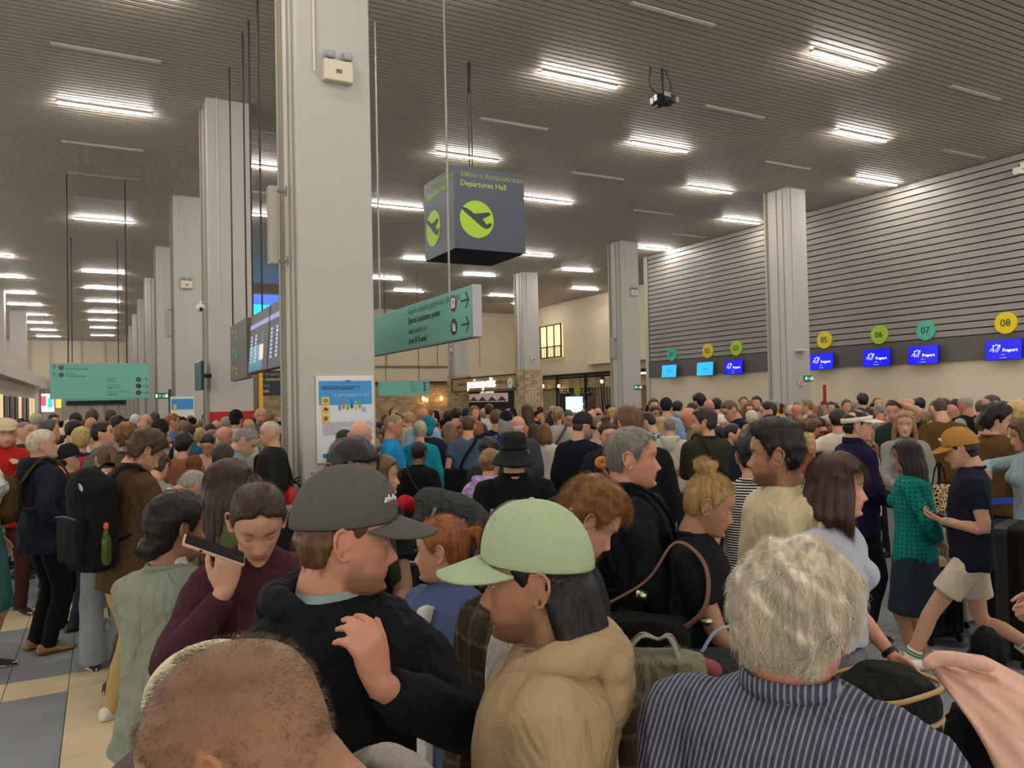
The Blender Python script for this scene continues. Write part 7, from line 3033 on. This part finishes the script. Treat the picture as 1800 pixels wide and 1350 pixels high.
# headphones
g = G()
pts = [tuple(xf(HdO, [(.092 * math.cos(a), -.02, .01 + .128 * math.sin(a))])[0]) for a in np.linspace(.02, PI - .02, 16)]
g.tube(pts, .011, 10)
hp_ = solid('headphones', wxf(MO, g), plain('headband', '#26282b', .5), 'black over-ear headphones on the long fair brown hair', 'headphones')
for s_ in (-1, 1):
    g = G()
    g.ell((s_ * .094, -.012, -.008), (.022, .036, .044), 16, 12)
    g.V = [xf(HdO, v) for v in g.V]
    sub(hp_, 'ear_cup', wxf(MO, g), plain('ear_cup', '#1c1d20', .5))
# orange ring plush
p = at(1058, 813, 3.55)
g = G()
a = np.linspace(0, 2 * PI, 30, endpoint=False)
R = []
for t_ in np.linspace(0, 2 * PI, 14, endpoint=False):
    rr_ = .0155 + .0145 * math.cos(t_)
    R.append([tuple(p + CM @ Vector((rr_ * math.cos(q) * 1.1, rr_ * math.sin(q), .015 * math.sin(t_)))) for q in a])
R.append(R[0])
g.loft(np.array(R), False)
o = solid('neck_pillow', g, plain('plush_orange', '#cf8240', .8), 'small round orange ring hung on the black backpack behind the grey haired person', 'ring')
g = G()
g.tube([tuple(p + Vector((0, 0, -.02))), tuple(p + Vector((.03, -.05, -.10)))], .006, 8)
sub(o, 'cord', g, plain('plush_cord', '#8a7a60', .8))


# ---- luggage
def suitcase(loc, rz, size, col, label, handle=0.0, kind='hard', hcol='#9fa0a2'):
    w, dp, h = size
    r_ = empty('suitcase', loc, rz)
    tag(r_, label, 'suitcase')
    g = G()
    g.bbox((0, 0, h / 2 + .05), (w, dp, h), .05)
    m_ = plain('case_' + col[1:], col, .4) if kind == 'hard' else cloth(col, fold=.5)
    g.build('shell', m_, r_)
    g = G()
    for k_ in range(5):
        g.bbox((-w * .36 + k_ * w * .18, -dp / 2 - .002, h / 2 + .05), (.022, .012, h * .8), .004)
    g.build('ribs', m_, r_)
    g = G()
    g.bbox((0, 0, h / 2 + .05), (w + .006, .014, h + .006), .05)
    g.build('zip', plain('zip_dark', '#2a2a2c', .5), r_)
    for sx in (-1, 1):
        for sy in (-1, 1):
            g = G()
            g.tube([(sx * w * .4 - .012, sy * dp * .36, .028), (sx * w * .4 + .012, sy * dp * .36, .028)], .027, 12, round_=False)
            g.build('wheel', BLACK, r_)
    if handle:
        hd = empty_child('telescopic_handle', r_)
        g = G()
        for sx in (-.09, .09):
            g.tube([(sx, dp * .3, h * .9), (sx, dp * .3, h + handle)], .009, 8, round_=False)
        g.build('tube', plain('alu_bar', '#a9a9a6', .3, metal=.8), r_)
        g = G()
        g.bbox((0, dp * .3, h + handle + .012), (.23, .034, .032), .012)
        g.build('grip', plain('grip_' + hcol[1:], hcol, .4), r_)
    return r_


def empty_child(n, p):
    return None


# suitcase pulled by the person with the bob: grip under the hand
hw = (MI @ S_H[(id(rI), 0)]).translation
az_ = math.atan2(hw.x, hw.y)
suitcase((hw.x + .02, hw.y - .04, 0), -az_ + .5, (.42, .26, .60), '#6e7074', 'grey suitcase with raised white handle beside the person in pale grey T-shirt', handle=max(.15, hw.z - .66), hcol='#c9c9cc')
p = at(1552, 1262, 2.45)
g = G()
g.bbox((0, 0, .14), (.34, .26, .28), .08)
g.ell((0, 0, .22), (.17, .12, .10), 18, 10)
for v in g.V:
    v += np.array([p.x, p.y, p.z - .14])
bk = solid('backpack', g, cloth('#191b17', fold=.7), 'small black and tan backpack set on luggage at the lower right', 'backpack', vox=.012, amp=.004)
for dz in (.17, .27):
    g = G()
    aa = np.linspace(0, 2 * PI, 28, endpoint=False)
    g.tube([(p.x + .176 * math.copysign(abs(math.cos(q)) ** .6, math.cos(q)), p.y + .135 * math.copysign(abs(math.sin(q)) ** .6, math.sin(q)), p.z - .14 + dz - .02) for q in np.append(aa, 0)], .008, 6)
    sub(bk, 'tan_piping', g, plain('tan_trim', '#b0925f', .6))
suitcase((p.x, p.y, 0), .4, (.40, .28, max(.3, p.z - .2)), '#1c1d20', 'black suitcase under the small black and tan backpack', kind='soft')
# black fleece heap with a peach sweater over it
p = at(1725, 1190, 1.95)
g = G()
for k_, (r1, z_) in enumerate(((.20, .25), (.19, .55), (.165, .82), (.12, 1.04), (.075, p.z - .1))):
    g.ell((p.x + .02 * k_ * .3, p.y, z_), (r1, r1 * .8, .22), 18, 12)
fl = solid('fleece_coat', g, cloth('#0c0c0d', fold=1.6), 'black fleece coat heaped over a luggage trolley at the lower right corner', 'coat', vox=.02, amp=.018, seed=8)
L_ = [at(1634, 1168, 1.86), at(1668, 1215, 1.80), at(1712, 1275, 1.72), at(1748, 1330, 1.66), at(1785, 1400, 1.60)]
R_ = [at(1650, 1150, 1.92), at(1745, 1160, 1.86), at(1830, 1205, 1.78), at(1890, 1280, 1.72), at(1930, 1400, 1.66)]
top_, bot_ = [], []
nu_, nv_2 = 26, 30
for j_ in range(nv_2):
    v_ = j_ / (nv_2 - 1) * 4
    a_ = min(int(v_), 3)
    t_ = v_ - a_
    l0, r0 = L_[a_].lerp(L_[a_ + 1], t_), R_[a_].lerp(R_[a_ + 1], t_)
    for i_ in range(nu_):
        u_ = i_ / (nu_ - 1)
        q_ = l0.lerp(r0, u_)
        back = (CM @ Vector((0, 0, 1)))
        w_ = .035 * math.sin(u_ * PI) + .010 * math.sin(u_ * 17 + v_ * 1.3) + .006 * math.sin(u_ * 31 - v_ * 2)
        top_.append(q_ + back * w_)
        bot_.append(q_ + back * (w_ - .022))
g = G()
V_ = np.array([tuple(v) for v in top_ + bot_])
N_2 = nu_ * nv_2
f_2 = [tuple(q) for q in grid_faces(nv_2, nu_, False)] + [tuple(q) for q in grid_faces(nv_2, nu_, False, N_2, True)]
ed_ = list(range(nu_)) + [nu_ * j + nu_ - 1 for j in range(1, nv_2)] + [nu_ * (nv_2 - 1) + i for i in range(nu_ - 2, -1, -1)] + [nu_ * j for j in range(nv_2 - 2, 0, -1)]
for i_ in range(len(ed_)):
    p_, q_ = ed_[i_], ed_[(i_ + 1) % len(ed_)]
    f_2.append((q_, p_, p_ + N_2, q_ + N_2))
g.add(V_, f_2)
pk = solid('sweater', g, cloth('#d8ae9b', fold=.3), 'peach pink sweater thrown over the black fleece heap', 'sweater')
g = G()
g.tube([tuple(at(1632, 1166, 1.84)), tuple(at(1650, 1158, 1.84)), tuple(at(1690, 1160, 1.82)), tuple(at(1740, 1172, 1.80))], [.014, .018, .018, .012], 10, smooth=4)
sub(pk, 'rolled_cuff', g, cloth('#d8ae9b', fold=.3))
# arm in a light blue cuff reaching in from the right edge
# trolley with black case, white cloth, grey hiking pack
p = at(715, 1010, 4.2)
r_ = empty('luggage_trolley', (p.x, p.y, 0), -.5)
tag(r_, 'chrome luggage trolley with black grip between the two baseball caps', 'trolley')
g = G()
for sx in (-.25, .25):
    g.tube([(sx, -.42, .16), (sx, .38, .12), (sx, .42, .3), (sx, .46, 1.02)], .014, 8, smooth=3)
g.tube([(-.25, .46, 1.02), (.25, .46, 1.02)], .014, 8)
g.tube([(-.25, -.42, .16), (.25, -.42, .16)], .014, 8)
g.tube([(-.25, 0, .14), (.25, 0, .14)], .012, 8)
g.tube([(-.25, .45, .6), (.25, .45, .6)], .012, 8)
g.build('frame', plain('chrome', '#b5b3ad', .2, metal=.9), r_, True)
g = G()
g.tube([(-.22, .48, 1.04), (0, .50, 1.07), (.22, .48, 1.04)], .024, 10, smooth=4)
g.build('grip', BLACK, r_, True)
for sx, sy in ((-.24, -.38), (.24, -.38), (0, .36)):
    g = G()
    g.tube([(sx - .014, sy, .06), (sx + .014, sy, .06)], .055, 14, round_=False)
    g.build('wheel', BLACK, r_)
MTr = Matrix.Translation((p.x, p.y, 0)) @ rotm(-.5, 'Z')
g = G()
g.bbox((0, -.05, .56), (.44, .62, .78), .06)
solid('suitcase', wxf(MTr, g), cloth('#0e0f12', fold=.8), 'big black soft suitcase standing on the luggage trolley', 'suitcase', vox=.02, amp=.008)
pb = at(796, 925, 4.2)
g = G()
g.bbox((0, 0, .0), (.46, .30, .30), .09)
g.ell((-.05, 0, .10), (.22, .15, .10), 16, 10)
g.ell((.16, 0, -.04), (.16, .17, .15), 16, 10)
Mb = Matrix.Translation((pb.x, pb.y, pb.z - .02)) @ rotm(-.45, 'Z') @ rotm(.35, 'Y')
gp = solid('hiking_backpack', wxf(Mb, g), cloth('#3a3b3c', fold=1.6), 'grey hiking backpack lying on piled luggage above the auburn haired person', 'backpack', vox=.014, amp=.010, seed=12)
for k_, x_ in enumerate((-.14, .02, .15)):
    g = G()
    g.tube([(x_, -.16, -.12), (x_ + .01, -.17, .06), (x_ + .02, 0, .175), (x_ + .01, .17, .06)], .009, 6, ry=.4, smooth=5)
    sub(gp, 'webbing_strap', wxf(Mb, g), plain('webbing', '#6f7070', .6))
g = G()
g.bbox((0, 0, -.42), (.42, .40, .52), .05)
Mc = Matrix.Translation((pb.x, pb.y, pb.z - .02)) @ rotm(-.45, 'Z')
solid('suitcase', wxf(Mc, g), cloth('#17181b', fold=.6), 'black suitcase under the grey hiking backpack', 'suitcase', vox=.02, amp=.006)
g = G()
g.bbox((0, 0, -.86), (.46, .44, .34), .05)
solid('holdall', wxf(Mc, g), cloth('#22242a', fold=.9), 'dark holdall at the bottom of the luggage pile', 'bag', vox=.02, amp=.008)
pw = [at(690, 938, 3.95), at(712, 935, 3.95), at(735, 925, 4.0)]
g = G()
g.tube([tuple(v) for v in pw], [.035, .05, .03], 12, smooth=4)
g.tube([tuple(pw[0]), tuple(at(692, 965, 3.95)), tuple(at(700, 985, 3.95))], [.05, .055, .02], 12, smooth=3)
solid('cloth_jacket', g, cloth('#c4bba6', fold=1.2), 'crumpled cream cloth draped over the black suitcase beside the grey cap brim', 'cloth', vox=.01, amp=.007, seed=5)
g = G()
pr = at(713, 886, 4.4)
g.tube([(pr.x - .05, pr.y, pr.z - .04), (pr.x, pr.y, pr.z), (pr.x + .06, pr.y, pr.z - .03)], [.04, .06, .03], 12, smooth=3)
solid('red_pouch', g, cloth('#b01c28', fold=.9), 'small red pouch on the luggage behind the grey cap', 'pouch', vox=.01, amp=.004)
# bags before the pinstriped blazer
p = at(1262, 1178, 2.55)
g = G()
g.bbox((0, 0, 0), (.42, .26, .24), .09)
g.ell((-.12, 0, .02), (.12, .13, .12), 16, 10)
Mb = Matrix.Translation((p.x, p.y, p.z - .06)) @ rotm(-.6, 'Z')
b1 = solid('holdall', wxf(Mb, g), cloth('#303133', fold=1.2), 'dark grey holdall on top of luggage just above the blazer shoulder', 'bag', vox=.012, amp=.006, seed=7)
g = G()
g.tube([(-.19, -.06, .09), (-.12, -.10, .12), (-.03, -.11, .10)], .028, 10, smooth=3)
sub(b1, 'rose_pocket', wxf(Mb, g), cloth('#8c4a50', fold=.4))
g = G()
g.tube([(-.05, .0, .12), (.0, .0, .19), (.08, .0, .20), (.14, .0, .12)], .006, 8, smooth=4)
sub(b1, 'handle', wxf(Mb, g), plain('handle_pale', '#9fb0c8', .3))
suitcase((p.x, p.y, 0), -.5, (.42, .28, p.z - .25), '#15161a', 'black suitcase under the dark grey holdall', kind='soft')
p = at(1276, 1130, 2.95)
g = G()
g.bbox((0, 0, 0), (.40, .30, .30), .08)
g.ell((0, 0, .10), (.18, .13, .12), 16, 10)
Mb = Matrix.Translation((p.x + .02, p.y + .02, p.z - .12)) @ rotm(-.4, 'Z')
solid('holdall', wxf(Mb, g), cloth('#111216', fold=1.0), 'black bag pushed along by the person with the watch', 'bag', vox=.014, amp=.008, seed=17)
suitcase((p.x + .02, p.y + .02, 0), -.4, (.44, .30, max(.3, p.z - .32)), '#101114', 'black suitcase below the bag pushed by the person with blond bun', kind='soft')
p = at(1146, 1185, 2.2)
tb = tote(Matrix.Translation((p.x, p.y, 0)) @ rotm(-.7, 'Z'), 'pale khaki tote bag between the beige hoodie and the blazer', '#76735c', (0, 0, p.z - .30), (.32, .14, .36), hand=(.02, 0, .04), strapc='#8a8a80')
suitcase((p.x, p.y, 0), -.7, (.38, .24, max(.3, p.z - .38)), '#2a2b2e', 'charcoal suitcase under the pale khaki tote', kind='soft')
# queue posts with blue belt
posts = [at(1650, 686, 6.4), at(1795, 684, 6.6), at(1638, 690, 9.6), at(1015, 700, 9.8)]
for k_, p in enumerate(posts[:2]):
    r_ = empty('queue_post', (p.x, p.y, 0))
    tag(r_, ('steel belt queue post between the teal sweater and the mustard cap', 'steel belt queue post at the right edge')[k_], 'post')
    g = G()
    a = np.linspace(0, 2 * PI, 28, endpoint=False)
    g.loft(np.array([np.stack([k * np.cos(a), k * np.sin(a), np.full(28, z)], -1) for k, z in ((.17, 0), (.172, .012), (.16, .022), (.05, .032), (.038, .04))]))
    g.build('base', plain('post_base', '#4a4a4c', .4), r_, True)
    g = G()
    g.tube([(0, 0, .03), (0, 0, 1.0)], .034, 18, round_=False)
    g.build('tube', plain('post_steel', '#7d7568', .35, metal=.6), r_, True)
    g = G()
    g.tube([(0, 0, 1.0), (0, 0, 1.09)], .040, 18, round_=False)
    g.ell((0, 0, 1.09), (.04, .04, .015), 16, 8)
    g.build('belt_head', plain('belt_head', '#1b1c22', .4), r_, True)
    if k_ == 0:
        q = posts[1]
        d_ = Vector((q.x - p.x, q.y - p.y, 0))
        ln_ = d_.length
        g = G()
        Mq = rotm(math.atan2(d_.y, d_.x), 'Z')
        g.box((ln_ / 2, 0, 1.045), (ln_ - .06, .004, .055), Mq)
        g.build('belt', plain('belt_blue', '#1a37b0', .6), r_)
        q = at(1600, 690, 9.0)
        d_ = Vector((q.x - p.x, q.y - p.y, 0))
        g = G()
        g.box((d_.length / 2, 0, 1.045), (d_.length - .06, .004, .055), rotm(math.atan2(d_.y, d_.x), 'Z'))
        g.build('belt', plain('belt_blue', '#1a37b0', .6), r_)
p = at(1652, 872, 6.15)
tote(Matrix.Translation((p.x, p.y, p.z - .13)), 'leopard print tote hanging at the queue post', '#15120e', (0, 0, 0), (.20, .10, .22), kind='leopard', col2='#c9b183', hand=(0, 0, .18), strapc='#15120e')
p = at(1665, 960, 7.0)
suitcase((p.x + .05, p.y, 0), .2, (.40, .26, .95), '#b0245a', 'bright pink suitcase behind the queue post')
p = at(1650, 1085, 6.1)
suitcase((p.x + .02, p.y + .05, 0), -.2, (.36, .28, .42), '#16171c', 'small black suitcase with white trim behind the person in shorts')
g = G()
a = np.linspace(0, 2 * PI, 36, endpoint=False)
R = [np.stack([p.x + .02 + k * np.cos(a) * 1.1, p.y + .05 + k * np.sin(a), np.full(36, .56) + z + .012 * np.sin(2 * a) * (k > .15)], -1) for k, z in ((.10, -.004), (.22, -.004), (.222, .006), (.11, .012), (.098, .09), (.06, .11), (.01, .112))]
g.loft(np.array(R))
sh = solid('straw_hat', g, plain('straw', '#b3946a', .8, bump=.3, bscale=90), 'straw hat resting on the small black suitcase', 'hat')
g = G()
g.loft(np.array([np.stack([p.x + .02 + k * np.cos(a) * 1.1, p.y + .05 + k * np.sin(a), np.full(36, .56 + z)], -1) for k, z in ((.108, .014), (.114, .014), (.110, .045), (.102, .045))]))
sub(sh, 'hat_band', g, BLACK)
p = at(1695, 1060, 6.6)
suitcase((p.x, p.y, 0), .1, (.42, .26, .62), '#b8b4ae', 'pale grey suitcase behind the white shorts')
p = at(1775, 1000, 5.7)
suitcase((p.x, p.y, 0), .3, (.50, .32, .95), '#15120f', 'tall black soft suitcase behind the walking person in shorts', kind='soft')
p = at(232, 1185, 5.0)
suitcase((p.x + .05, p.y + .15, 0), .1, (.30, .20, .45), '#5c1a24', 'maroon suitcase behind the khaki trousers')
# forearm reaching in at the right edge is part of the navy topped person there

# ------------------------------------------------------------------ done
if TMP.name in bpy.data.scenes:
    bpy.data.scenes.remove(TMP)
